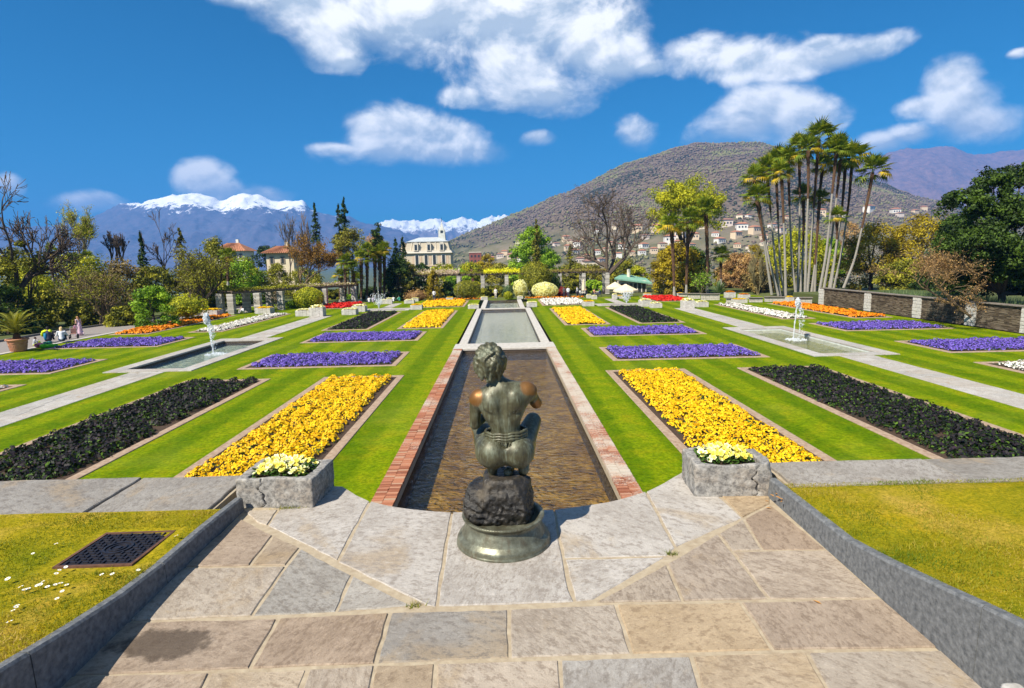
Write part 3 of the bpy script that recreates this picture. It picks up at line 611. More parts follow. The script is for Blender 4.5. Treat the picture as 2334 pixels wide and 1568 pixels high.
# stone troughs beside the statue
def m_trough():
    m, t, o = newmat('trough_stone'); v = coords(t); n1 = noise(t, v, 5, 6); n2 = noise(t, v, 30, 8, .72)
    c = ramp(t, n1, [(.3, (.24, .235, .23)), (.5, (.36, .34, .31)), (.7, (.30, .25, .20))]); c = mixc(t, smooth(t, n2, .35, .6, .9, 0.), c, (.12, .115, .11)); c = mixc(t, smooth(t, n2, .58, .75, 0., .7), c, (.55, .53, .5))
    princ(t, o, c, .85, 0, n2, .8, .012, .2); return m
M_TROUGH = m_trough()
M_SOIL = simple('soil', (.035, .02, .012), (.085, .055, .035), 14, .95, .8, .03, kind='Object', detail=8)
M_CREAM = leafmat('primrose_petal', [(0, (.78, .60, .05)), (.35, (.80, .72, .14)), (.6, (.82, .80, .40)), (1, (.85, .85, .72))], .15)
def trough(name, label, base, rz, w, d, h, seed, crack):
    def cut(P, D_):
        q = abs(P-np.array([0, 0, h], np.float32))-np.array([w/2-.11, d/2-.075, .09], np.float32); inn = np.linalg.norm(np.maximum(q, 0), axis=1)+np.minimum(q.max(1), 0)-.03
        D_ = smax(D_, -inn, .02)
        x = P[:, 0]-crack-.02*np.sin(P[:, 2]*31)-.012*np.sin(P[:, 2]*77)
        D_ = smax(D_, np.where(P[:, 1] < -d/2+.025, .006-abs(x), -1.), .004)
        # broken corner and worn rim
        D_ = smax(D_, (P[:, 2]-h+.010+.010*np.sin(P[:, 0]*9+seed)*np.sin(P[:, 1]*8)), .012)
        if seed == 5: D_ = smax(D_, ((P[:, 0]-w/2)*.8-(P[:, 1]+d/2)*.5+(P[:, 2]-h)*.35+.05), .02)
        return D_
    t = thing(name, label, 'planter', base, rz)
    link('trough', rough_block('trough', (-w/2, -d/2, -.02), (w/2, d/2, h), .009, .006, 5, seed, M_TROUGH, .014, cut), t)
    s = MB(); s.box((0, 0, h-.1), (w-.2, d-.14, .12)); s.build('soil', M_SOIL, t)
    return t
def primroses(label, t, w, d, h, n, off=(0, 0)):
    P = np.stack([rng.uniform(-.5, .5, n)*w+off[0], rng.uniform(-.5, .5, n)*d+off[1], rng.uniform(0, .05, n)+h], 1); P[:, 2] -= .12*(abs(P[:, 0]-off[0])/w)**2
    V, Fq = [], []; tint = []
    nl = n*3; PL = np.stack([rng.uniform(-.55, .55, nl)*w+off[0], rng.uniform(-.55, .55, nl)*d+off[1], h-.02+rng.uniform(-.04, .035, nl)], 1)
    Vl, Fl = leaves_np(PL, rng.uniform(.014, .03, nl), np.tile([0, 0, 1.], (nl, 1)), .5, .5)
    o = thing('primrose_patch', label, 'flowers'); o.parent = None; o.location = t.location; o.rotation_euler = t.rotation_euler
    link('leaves', mesh('leaves', Vl, Fl, M_GREENLEAF, tint=np.repeat(rng.uniform(.2, 1, nl), 4)), o)['kind'] = 'stuff'
    # each bloom: frilled five-lobed cup with a yellow eye
    b = MB(); K = 15
    for i in range(n):
        s = rng.uniform(.017, .028); nr = Vector((rng.normal(0, .5), rng.normal(-.5, .5), 1)).normalized(); R_ = nr.to_track_quat('Z', 'Y').to_matrix()
        ph = rng.uniform(0, 6); vs = [R_@Vector((0, 0, -.004))]
        for q, rr_ in ((1, .3), (2, 1.)):
            for k in range(K):
                a = 2*math.pi*k/K+ph; r_ = s*rr_*(1+.16*math.cos(5*a)*(q-1)); vs.append(R_@Vector((r_*math.cos(a), r_*math.sin(a), (.001 if q == 1 else .005+.004*math.cos(5*a)))))
        Fq = [[0, 1+k, 1+(k+1) % K] for k in range(K)]+[[1+k, 1+K+k, 1+K+(k+1) % K, 1+(k+1) % K] for k in range(K)]
        b.add(np.array([list(v) for v in vs])+P[i], Fq); t0 = rng.uniform(.45, 1) if rng.random() < .65 else rng.uniform(.1, .5); tint += [0.]+[max(0, t0-.5)]*K+list(np.clip(t0+rng.uniform(-.08, .08, K), 0, 1))
    me = mesh('blooms', np.concatenate(b.v), b.f, M_CREAM, tint=tint, smooth_=True); link('blooms', me, o)['kind'] = 'stuff'
a_, b_, c_ = [np.array(on(x, y, 0)[:2]) for x, y in ((540, 1155), (715, 1157), (767.7, 1106))]
wL = np.linalg.norm(b_-a_); dL = np.linalg.norm(c_-b_); rz = math.atan2(*(b_-a_)[::-1]); ctr = (a_+b_)/2+np.array([-math.sin(rz), math.cos(rz)])*dL/2
T1 = trough('stone_planter', 'cracked grey stone planter left of the statue', (*ctr, 0), rz, wL, dL, .245, 1, -.1)
primroses('cream and yellow primroses in the planter left of the statue', T1, wL-.22, dL-.15, .262, 130)
a_, b_, c_ = [np.array(on(x, y, 0)[:2]) for x, y in ((1585, 1131), (1760, 1131), (1535, 1086))]
wR = np.linalg.norm(b_-a_); dR = np.linalg.norm(c_-a_); rz = math.atan2(*(b_-a_)[::-1]); ctr = (a_+b_)/2+np.array([-math.sin(rz), math.cos(rz)])*dR/2
T2 = trough('stone_planter', 'weathered stone planter with broken corner right of the statue', (*ctr, 0), rz, wR+.02, dR, .27, 5, .17)
primroses('pale yellow primroses in the planter right of the statue', T2, wR-.22, dR-.16, .275, 125, (-.02, .0))

# ------------------------------------------------------------------ the bronze boy crouching on a rock
def m_bronze(name, polish=True):
    m, t, o = newmat(name); v = coords(t); n1 = noise(t, v, 9, 6); st = vmath(t, 'MULTIPLY', v, (1, 1, .12)).outputs[0]; n2 = noise(t, st, 60, 4, .6)
    c = ramp(t, n1, [(.3, (.040, .034, .018)), (.5, (.085, .082, .046)), (.72, (.15, .165, .115))])
    c = mixc(t, smooth(t, n2, .52, .72, 0., .7), c, (.19, .215, .16)); c = mixc(t, smooth(t, n2, .48, .3, 0., .7), c, (.035, .03, .016))
    a = node(t, 'ShaderNodeAttribute', attribute_name='tint'); f = smooth(t, math_n(t, 'ADD', a.outputs['Fac'], math_n(t, 'MULTIPLY', math_n(t, 'SUBTRACT', n1, .5), .5)), .38, .62)
    c = mixc(t, math_n(t, 'MULTIPLY', f, .8), c, (.26, .11, .025)); princ(t, o, c, smooth(t, n1, .3, .7, .38, .58), math_n(t, 'ADD', .2, math_n(t, 'MULTIPLY', f, .35)), n2, .2, .005, .5); return m
def statue():
    bx, by, _ = on(1148.5, 1225, 0); by = 3.44+.315; bx = -.035
    t = thing('bronze_statue', 'bronze statue of a crouching boy seen from behind on a rock and round base', 'statue', (bx, by, 0))
    MBZ = m_bronze('bronze'); RT = .455     # rock top
    hip = np.array([.0, 0, .135])
    def fig(P):
        P = P-np.array([.02, -.015, 0], np.float32)
        D_ = ell(P, (-.004, .05, .44), (.128, .085, .135))                      # rib cage
        for s in (-1, 1): D_ = smin(D_, ell(P, (.082*s-.004, .03, .475), (.058, .062, .10)), .025)
        D_ = smin(D_, ell(P, (.012, .055, .29), (.098, .078, .13)), .045)        # waist
        D_ = smin(D_, ell(P, (-.055, .06, .5), (.10, .07, .1)), .05); D_ = smin(D_, ell(P, (.07, .06, .525), (.10, .07, .09)), .05)
        D_ = smin(D_, ell(P, (-.082, -.012, .49), (.046, .03, .066)), .018); D_ = smin(D_, ell(P, (.072, -.012, .515), (.046, .03, .066)), .018)   # shoulder blades
        for s in (-1, 1): D_ = smin(D_, ell(P, (.082*s+.005, .008, .168), (.110, .112, .112)), .045)   # buttocks
        D_ = smin(D_, ell(P, (0, .09, .17), (.13, .1, .1)), .05)
        # thighs, knees, shins
        D_ = smin(D_, cone(P, (-.10, .04, .165), (-.185, .33, .28), .094, .058), .035); D_ = smin(D_, cone(P, (.10, .04, .165), (.205, .30, .295), .092, .058), .035)
        D_ = smin(D_, cone(P, (-.175, .33, .27), (-.085, .07, .055), .055, .034), .012); D_ = smin(D_, cone(P, (.205, .30, .285), (.125, .05, .03), .056, .032), .012)
        D_ = smin(D_, ell(P, (-.125, .19, .15), (.05, .075, .06)), .03); D_ = smin(D_, ell(P, (.16, .17, .15), (.05, .075, .06)), .03)   # calves
        # feet
        D_ = smin(D_, cone(P, (-.085, .05, .05), (-.10, .22, .0), .034, .028), .02); D_ = smin(D_, cone(P, (.125, .035, .03), (.13, .2, .0), .034, .028), .02); D_ = smin(D_, cone(P, (-.085, .03, .035), (-.085, .05, .0), .03, .028), .02)
        D_ = smin(D_, cone(P, (.02, .02, .02), (.035, .1, .02), .032, .03), .01)   # net bundle between the feet
        # neck, shoulders, arms
        D_ = smin(D_, cone(P, (.0, .065, .55), (-.055, .075, .67), .062, .05), .04)
        D_ = smin(D_, cone(P, (-.01, .06, .58), (-.15, .07, .53), .055, .058), .05); D_ = smin(D_, cone(P, (.02, .06, .58), (.15, .07, .565), .055, .062), .05)
        D_ = smin(D_, ell(P, (-.172, .075, .52), (.056, .06, .06)), .03); D_ = smin(D_, ell(P, (.165, .075, .56), (.058, .062, .06)), .03)
        D_ = smin(D_, cone(P, (-.185, .08, .51), (-.198, .10, .335), .043, .034), .015); D_ = smin(D_, cone(P, (-.198, .10, .335), (-.06, .28, .40), .034, .025), .008)
        D_ = smin(D_, cone(P, (.17, .09, .56), (.225, .18, .455), .046, .037), .025); D_ = smin(D_, cone(P, (.225, .18, .455), (.09, .30, .55), .036, .026), .015)
        # hands with fingers closing in front
        for (hx, hy, hz, sx) in ((-.03, .30, .415, -1), (.07, .315, .565, 1)):
            D_ = smin(D_, ell(P, (hx, hy, hz), (.034, .028, .02)), .012)
            for q in range(4): D_ = smin(D_, cone(P, (hx-.02+.013*q, hy+.02, hz), (hx-.02+.013*q, hy+.045-.004*abs(q-1.5), hz-.02), .009, .008), .004)
            D_ = smin(D_, cone(P, (hx+.03*sx, hy, hz), (hx+.036*sx, hy+.03, hz+.006), .01, .008), .005)
        # spine hollow, small of the back, cleft
        D_ = smax(D_, -cone(P, (.0, -.052, .25), (-.016, -.036, .56), .028, .022), .018)
        for s in (-1, 1): D_ = smax(D_, -cone(P, (-.01+s*.035, -.052, .40), (-.01+s*.115, -.02, .445), .012, .010), .03)
        D_ = smax(D_, -cone(P, (.004, -.13, .06), (.004, -.095, .17), .012, .004), .025)
        for z in (.315, .335, .358): D_ = smax(D_, -cone(P, (-.10, -.02, z+.01), (-.02, -.052, z), .006, .003), .008)
        # head
        hd = smin(ell(P, (-.085, .075, .765), (.088, .105, .115)), ell(P, (-.08, .13, .715), (.066, .075, .085)), .03)
        hd = smin(hd, cone(P, (-.083, .215, .735), (-.083, .225, .715), .014, .016), .012); D_ = smin(D_, hd, .03)
        for s in (-1, 1): D_ = smin(D_, ell(P, (-.085+s*.092, .085, .735), (.014, .022, .03)), .01)
        return D_
    r = np.random.default_rng(4); curls = []
    for i in range(125):
        u = r.normal(size=3); u /= np.linalg.norm(u)
        if u[2] < -.75 or (u[1] > .45 and u[2] < .35): continue
        c = np.array([-.085, .07, .765])+u*np.array([.094, .11, .12]); tdir = np.cross(u, [r.normal(), r.normal(), .4]); tdir /= np.linalg.norm(tdir)+1e-6
        if u[2] < .1: tdir = np.array([tdir[0]*.35, tdir[1]*.2, -1]); tdir /= np.linalg.norm(tdir)
        curls.append((c-tdir*.018, c+tdir*.024+u*.004, r.uniform(.014, .022), r.uniform(.005, .012)))
    def hairf(P):
        P = P-np.array([.02, -.015, 0], np.float32)
        D_ = smax(ell(P, (-.085, .068, .77), (.094, .11, .118)), -(P[:, 2]-.66), .02); D_ = smax(D_, P[:, 1]-.16+.0*P[:, 2], .02)
        for a, b, r1, r2 in curls: D_ = smin(D_, cone(P, a, b, r1, r2), .009)
        D_ = smax(D_, -cone(P, (-.10, -.055, .80), (-.04, -.02, .845), .012, .010), .006)
        return D_+.003*np.sin(P[:, 0]*190+60*P[:, 2])*np.sin(P[:, 2]*120+P[:, 1]*90)
    V, Q = surfnet(fig, (-.3, -.16, -.05), (.32, .42, .92), .0085)
    d1 = np.linalg.norm((V-np.array([-.15, .06, .535]))/np.array([.075, .09, .062]), axis=1); d2 = np.linalg.norm((V-np.array([.185, .06, .585]))/np.array([.08, .09, .058]), axis=1)
    d3 = np.linalg.norm((V-np.array([.25, .17, .46]))/np.array([.05, .09, .07]), axis=1); d4 = np.linalg.norm((V-np.array([-.23, .14, .2]))/np.array([.05, .15, .10]), axis=1)
    tint = np.clip(1.5-np.minimum.reduce([d1, d2, d3*1.05, d4*1.15]), 0, 1)
    link('figure', mesh('figure', V, Q, MBZ, tint=tint, smooth_=True), t, (0, 0, RT))
    V, Q = surfnet(hairf, (-.24, -.1, .6), (.06, .24, .94), .0055); fo = link('hair', mesh('hair', V, Q, m_bronze('bronze_hair'), tint=np.zeros(len(V)), smooth_=True), t, (0, 0, RT))
    # cord belt: three rolls round the waist
    b = MB()
    for z, th_ in ((.268, .012), (.286, .012), (.304, .010), (.252, .008)):
        a = np.linspace(0, 2*math.pi, 60); pts = np.stack([.032+.136*np.cos(a), .04+.113*np.sin(a), z-.016*np.cos(a-2.6)*(1 if z < .26 else .4)+.003*np.sin(9*a)], 1); b.tube(pts, th_+.002*np.sin(a*23), 6, cap=False)
    for i in range(26): x = rng.uniform(-.03, .12); b.tube([(x, -.078+abs(x-.03)*.25, .258), (x+rng.uniform(-.01, .01), -.098+abs(x-.03)*.3, .258-rng.uniform(.02, .035))], [.003, .001], 4)
    mb = m_bronze('bronze_belt'); b.build('cord_belt', mb, t, True, loc=(0, 0, RT))
    # rock
    rp = np.random.default_rng(11); pl_ = []
    for i in range(26):
        nv_ = rp.normal(size=3); nv_[2] = abs(nv_[2])*.5-.1; nv_ /= np.linalg.norm(nv_); pl_.append((nv_.astype(np.float32), np.linalg.norm(nv_*np.array([.265, .235, .18]))*rp.uniform(.84, 1.02)))
    def rock(P):
        D_ = None
        for c0_, h0_ in (((.035, .05, .375), (.125, .12, .05)), ((-.01, .05, .265), (.175, .15, .075)), ((-.15, .04, .29), (.07, .11, .06))):
            q_ = abs(P-np.array(c0_, np.float32))-np.array(h0_, np.float32); v_ = np.linalg.norm(np.maximum(q_, 0), axis=1)+np.minimum(q_.max(1), 0)-.035; D_ = v_ if D_ is None else smin(D_, v_, .012)
        D_ = smax(D_, P[:, 2]-.462, .012); D_ = smax(D_, (-P[:, 1]-.13-.25*(.42-P[:, 2])), .015); D_ = smax(D_, P[:, 0]*.9-P[:, 1]*.35-.17, .012); D_ = smax(D_, -cone(P, (-.2, -.2, .30), (.12, -.21, .22), .05, .03), .03); D_ = smax(D_, -cone(P, (.0, -.2, .34), (.2, -.17, .37), .02, .012), .02)
        Pc = P-np.array([-.01, .03, .30], np.float32)
        for nv_, dd_ in pl_: D_ = smax(D_, Pc@nv_-dd_, .008)
        for a_, b_, r_ in (((-.3, -.16, .33), (.1, -.2, .22), .03), ((.05, -.2, .30), (.25, -.12, .36), .022), ((-.05, -.2, .18), (.2, -.18, .28), .02), ((.15, -.16, .16), (.24, -.05, .34), .02), ((-.2, -.12, .40), (.02, -.17, .36), .014)): D_ = smax(D_, -cone(P, a_, b_, r_, r_*.7)-.012*n3(P, 7, 5, 2), .008)
        k = np.clip((.45-P[:, 2])*8, .3, 1); return D_+k*(.016*n3(P, 5, 2, 2)+.024*abs(n3(P, 10, 9, 3))-.013)
    m, tt, oo = newmat('bronze_rock'); v = coords(tt); n = noise(tt, v, 16, 7, .7); nb = noise(tt, v, 5, 4)
    c = mixc(tt, smooth(tt, nb, .45, .68, 0., .7), ramp(tt, n, [(.3, (.008, .008, .008)), (.55, (.03, .027, .024)), (.75, (.12, .105, .09))]), (.085, .065, .04)); princ(tt, oo, c, .45, .25, n, 1., .016, .5)
    V, Q = surfnet(rock, (-.3, -.27, .1), (.3, .32, .5), .0075); link('rock', mesh('rock', V, Q, m, smooth_=True), t)
    # round base: flared foot, tall waist, everted rim
    m, tt, oo = newmat('bronze_base'); v = coords(tt); n = noise(tt, v, 14, 7, .7); n2 = noise(tt, vmath(tt, 'MULTIPLY', v, (1, 1, .2)).outputs[0], 26, 5)
    c = ramp(tt, n, [(.3, (.07, .065, .04)), (.5, (.15, .15, .105)), (.7, (.26, .27, .20))]); c = mixc(tt, smooth(tt, n2, .5, .72, 0., .6), c, (.10, .07, .04)); princ(tt, oo, c, .4, .45, n, .4, .006, .5)
    b = MB(); pr = [(.0001, -.01), (.318, -.01), (.322, .004), (.318, .014), (.314, .018), (.317, .03), (.306, .052), (.285, .068), (.281, .074), (.268, .108), (.255, .135), (.249, .15), (.25, .157), (.262, .166), (.274, .176), (.279, .185), (.276, .192), (.266, .194), (.25, .188), (.235, .176), (.225, .165), (.21, .16), (.0001, .16)]
    b.lathe(pr, k=64); bo = b.build('round_base', m, t, True)
    d = MB()       # beading on the rim and a row of low relief round the foot
    for i in range(96): a = i*2*math.pi/96; d.box((.272*math.cos(a), .272*math.sin(a), .192), (.012, .006, .004), a)
    tag(d.build('rim_beading', m, bo), kind='stuff')
statue()

# ------------------------------------------------------------------ the garden below: lawn with pools let in
POOL = (2.95, 3.6)      # inner / outer half width of the long pools
holes = [(-3.55, 3.55, 8.0, 90.0), (18.6, 23.7, 34.2, 48.8), (-23.7, -18.6, 34.2, 48.8), (12.05, 17.9, 73.6, 76.9), (-17.9, -12.05, 73.6, 76.9)]
def cutsheet(name, x0, x1, y0, y1, z, holes, mat, step=6.):
    xs = sorted(set([x0, x1]+[q for h in holes for q in h[:2]]+list(np.arange(x0, x1, step)))); ys = sorted(set([y0, y1]+[q for h in holes for q in h[2:]]+list(np.arange(y0, y1, step))))
    V = []; Fq = []; ids = {}
    def vid(i, j):
        if (i, j) not in ids: ids[(i, j)] = len(V); V.append((xs[i], ys[j], z))
        return ids[(i, j)]
    for i in range(len(xs)-1):
        for j in range(len(ys)-1):
            cx_, cy_ = (xs[i]+xs[i+1])/2, (ys[j]+ys[j+1])/2
            if any(h[0] < cx_ < h[1] and h[2] < cy_ < h[3] for h in holes): continue
            Fq.append([vid(i, j), vid(i+1, j), vid(i+1, j+1), vid(i, j+1)])
    return link(name, mesh(name, V, Fq, mat))
M_LAWN = m_grass('mown_lawn', (.098, .172, .001), (.14, .20, .0015), (.195, .21, .003), 2.9, 9., .5)
tag(cutsheet('lawn', -36.9, 37.6, 4.9, 91, LZ, holes, M_LAWN), kind='structure')

# water
def m_water(name, tintc, wave, bstr):
    m, t, o = newmat(name); v = wcoords(t, (.9, 1.35, 1)); n = noise(t, v, wave, 3, .5, 1.4); n2 = noise(t, v, wave*2.6, 2, .5)
    h = math_n(t, 'ADD', n, math_n(t, 'MULTIPLY', n2, .25)); b = node(t, 'ShaderNodeBump', i_Strength=bstr, i_Distance=.11); t.links.new(h, b.inputs['Height'])
    fr = node(t, 'ShaderNodeFresnel', i_IOR=1.33); t.links.new(b.outputs[0], fr.inputs['Normal'])
    rf = node(t, 'ShaderNodeBsdfRefraction', i_IOR=1.0, i_Roughness=0.); rf = node(t, 'ShaderNodeBsdfTransparent'); rf.inputs[0].default_value = (*tintc, 1)
    gl = node(t, 'ShaderNodeBsdfGlossy', i_Roughness=.04); t.links.new(b.outputs[0], gl.inputs['Normal'])
    mx = t.nodes.new('ShaderNodeMixShader'); t.links.new(fr.outputs[0], mx.inputs[0]); t.links.new(rf.outputs[0], mx.inputs[1]); t.links.new(gl.outputs[0], mx.inputs[2]); t.links.new(mx.outputs[0], o.inputs[0]); return m
M_WATER = m_water('pool_water', (.92, .90, .82), 2.4, .75)
def m_floor(name, c1, c2, c3, sc=2.2):
    m, t, o = newmat(name); v = wcoords(t); n = noise(t, v, sc, 6, .65, .8); n2 = noise(t, v, sc*6, 4); c = ramp(t, n, [(.3, c1), (.5, c2), (.68, c3)])
    princ(t, o, mixc(t, math_n(t, 'MULTIPLY', n2, .15), c, c1), .9, 0, n2, .15, .03); return m
M_FLOOR = m_floor('pool_floor', (.10, .05, .009), (.21, .115, .017), (.40, .245, .04), 1.6)
M_FLOOR2 = m_floor('basin_floor', (.45, .52, .53), (.58, .64, .64), (.70, .73, .71))  # pale colour stands in for bright sky reflected on the far water
M_FLOOR4 = m_floor('blue_basin_floor', (.30, .42, .42), (.42, .54, .52), (.52, .60, .52))  # light blue put into the floor in place of reflected sky
M_FLOOR3 = m_floor('algae_floor', (.14, .17, .01), (.27, .28, .03), (.36, .36, .07), 1.4)
M_POOLWALL = simple('pool_wall', (.05, .04, .03), (.12, .09, .07), 6, .9, .4, .03)
M_STONE = simple('cut_stone', (.36, .33, .29), (.55, .52, .47), 5, .85, .4, .02, detail=8)
M_PALEST = simple('pale_lining', (.55, .6, .58), (.72, .75, .72), 3, .8, .2, .02)
def pool(name, label, x0, x1, y0, y1, zw, zf, fl, wallm, wat=None):
    t = thing(name, label, 'pool', ((x0+x1)/2, y0, LZ))
    xc = (x0+x1)/2; w = x1-x0; d = y1-y0; b = MB()
    b.box((0, d/2, zf-.05), (w+.1, d+.1, .1)); b.build('floor', fl, t)
    b = MB(); T = .12
    for s in (-1, 1): b.box((s*(w/2+T/2), d/2, (zf-.03)/2-.015), (T, d+2*T, -zf-.06))
    for yy in (-T/2, d+T/2): b.box((0, yy, (zf-.03)/2-.016), (w-.002, T, -zf-.062))
    b.build('wall', wallm, t)
    b = MB(); b.add([(-w/2, 0, zw), (w/2, 0, zw), (w/2, d, zw), (-w/2, d, zw)], [[0, 1, 2, 3]]); b.build('water', wat or M_WATER, t)
    return t
P1 = pool('long_pool', 'nearest long rectangular pool with brown floor in front of the statue', -POOL[0], POOL[0], 8.6, 40.2, -.24, -.85, M_FLOOR, M_POOLWALL)
P2 = pool('long_pool', 'middle long pool on the garden axis reflecting pale sky', -2.75, 2.75, 42.6, 72.7, -.12, -.5, M_FLOOR2, M_POOLWALL)
P3 = pool('long_pool', 'small farthest pool at the end of the garden axis', -2.35, 2.1, 73.4, 88.2, -.1, -.5, M_FLOOR2, M_POOLWALL)
# brick coping of the first pool, laid brick by brick
def m_brick():
    m, t, o = newmat('coping_brick'); a = node(t, 'ShaderNodeAttribute', attribute_name='tint'); v = wcoords(t); n = noise(t, v, .55, 5); n2 = noise(t, v, 22, 5, .7)
    c = ramp(t, a.outputs['Fac'], [(0, (.20, .065, .035)), (.4, (.33, .12, .06)), (.75, (.42, .18, .10)), (1, (.40, .27, .18))])
    s = node(t, 'ShaderNodeSeparateXYZ'); t.links.new(v, s.inputs[0]); rgt = smooth(t, s.outputs[0], -1, 1, 0., .09)
    far = smooth(t, s.outputs[1], 14, 36, 0., .10)
    k = math_n(t, 'ADD', math_n(t, 'ADD', math_n(t, 'ADD', math_n(t, 'MULTIPLY', n, .6), math_n(t, 'MULTIPLY', n2, .5)), rgt), far)
    c = mixc(t, smooth(t, k, .60, .74, 0., .85), c, (.50, .46, .38)); princ(t, o, c, .9, 0, n2, .5, .02); return m
M_BRICK = m_brick()
def box_array(C, D, name, mat, parent, tint=None):
    """many boxes as one joined part"""
    n = len(C); s = np.array([(-1, -1, -1), (1, -1, -1), (1, 1, -1), (-1, 1, -1), (-1, -1, 1), (1, -1, 1), (1, 1, 1), (-1, 1, 1)])*.5
    f = np.array([(3, 2, 1, 0), (4, 5, 6, 7), (0, 1, 5, 4), (1, 2, 6, 5), (2, 3, 7, 6), (3, 0, 4, 7)]); V = C[:, None]+s[None]*D[:, None]
    Fq = (f[None]+(np.arange(n)*8)[:, None, None]).reshape(-1, 4); tint = rng.random(n) if tint is None else tint
    o = link(name, mesh(name, V.reshape(-1, 3), Fq, mat, tint=np.repeat(tint, 8)), parent); o['kind'] = 'stuff'; return o
for sx in (-1, 1):
    t = thing('brick_coping', ('red' if sx < 0 else 'lichen-whitened')+' brick coping along the '+('left' if sx < 0 else 'right')+' edge of the nearest pool', 'coping', (sx*3.24, 8.6, LZ))
    b = MB(); b.box((0, 15.8, -.12), (.62, 31.6, .2)); b.build('mortar_bed', M_MORTAR, t)
    ys = np.arange(.05, 31.5, .088); C = []; Dm = []
    for y in ys:
        for k, xx in enumerate((-.155, .155)): C.append((xx+rng.normal(0, .004), y+.04*k, .012+rng.normal(0, .004))); Dm.append((.30, .076, .1))
    box_array(np.array(C), np.array(Dm), 'bricks', M_BRICK, t)
for sx, P_, xo, y0, y1 in ((-1, P2, 2.75, 42.6, 72.7), (1, P2, 2.75, 42.6, 72.7), (-1, P3, 2.35, 73.4, 88.2), (1, P3, 2.1, 73.4, 88.2)):
    t = thing('stone_coping', f"pale stone coping along the {'left' if sx < 0 else 'right'} edge of the {'middle' if P_ is P2 else 'farthest'} pool", 'coping', (0, 0, LZ))
    y = y0
    while y < y1-.1:
        L_ = min(rng.uniform(1.1, 1.9), y1-y); b = MB(); b.box((sx*(xo+.27), y+L_/2, .0), (.62, L_-.03, .16), bev=.015); b.build('coping_stone', M_STONE, t); y += L_
def xslab(label, y0, y1, w, z=.03):
    t = thing('cross_slab', label, 'stone slab', (0, y0, LZ)); b = MB(); b.box((0, (y1-y0)/2, z-.06), (w, y1-y0, .15), bev=.02); b.build('slab', M_STONE, t)
    b = MB(); b.box((0, (y1-y0)/2, -.5), (w-.1, y1-y0-.3, .7)); b.build('support', M_POOLWALL, t)
xslab('pale stone slab crossing between the nearest and middle pools', 40.15, 42.6, 7.2); xslab('narrow stone slab between the middle and farthest pools', 72.72, 73.4, 6.4)

# side basins, paths, fountains
M_PATH = m_slab('path_slab', [(.38, .36, .33), (.46, .44, .41), (.42, .38, .33), (.5, .48, .45)])
def basin(label, x0, x1, y0, y1, fl, wallm, cw=.85):
    t = pool('fountain_basin', label, x0+cw, x1-cw, y0+.9, y1-1.3, -.13, -.38, fl, wallm)
    oy = y0+.9; xc = (x0+x1)/2
    for s in (-1, 1):
        y = y0
        while y < y1-.05:
            L_ = min(rng.uniform(1.6, 2.6), y1-y); b = MB(); b.box((s*((x1-x0)/2-cw/2), y-oy+L_/2, 0), (cw, L_-.02, .1), bev=.01); b.build('coping_stone', M_PATH, t); y += L_
    for yy, d in ((y0+.45, .9), (y1-.65, 1.3)):
        for k in (-1, 0, 1): w = (x1-x0-2*cw)/3; b = MB(); b.box((k*w, yy-oy, -.003), (w-.02, d-.02, .1), bev=.01); b.build('coping_stone', M_PATH, t)
    return t
basin('fountain basin with blue water among the left lawns', -23.75, -18.55, 34.15, 48.85, M_FLOOR4, M_POOLWALL)
basin('fountain basin with green algae among the right lawns', 18.55, 23.75, 34.15, 48.85, M_FLOOR3, M_PALEST)
basin('small fountain basin far on the left before the planters', -18., -12., 73.5, 77., M_FLOOR2, M_POOLWALL, .6)
basin('small fountain basin far on the right before the planters', 12., 18., 73.5, 77., M_FLOOR2, M_POOLWALL, .6)
def path(label, x0, x1, y0, y1):
    t = thing('garden_path', label, 'path', ((x0+x1)/2, y0, LZ)); t['kind'] = 'structure'
    for k in ('label', 'category'): del t[k]
    y = 0.; L_ = y1-y0
    b = MB(); b.box((0, L_/2, -.03), (x1-x0-.05, L_-.02, .068)); b.build('joint_bed', simple('path_joint', (.09, .08, .06), (.16, .14, .1), 8), t)
    while y < L_-.1:
        d = min(rng.uniform(.7, 1.3), L_-y); xs = [x0-x1, 0] if False else [-.5*(x1-x0), rng.uniform(-.25, .25)*(x1-x0), .5*(x1-x0)]
        for a, c in zip(xs[:-1], xs[1:]): b = MB(); b.box(((a+c)/2, y+d/2, .0), (c-a-.03, d-.03, .03+rng.uniform(0, .012)), bev=.005); b.build('path_slab', M_PATH, t)
        y += d
for sx in (-1, 1):
    s = 'left' if sx < 0 else 'right'; q = lambda a, b: (min(sx*a, sx*b), max(sx*a, sx*b))
    path(s, *q(20.05, 22.1), 12, 34.12); path(s, *q(20.05, 22.3), 48.9, 68.2); path(s, *q(14.9, 16.3), 77.05, 86)
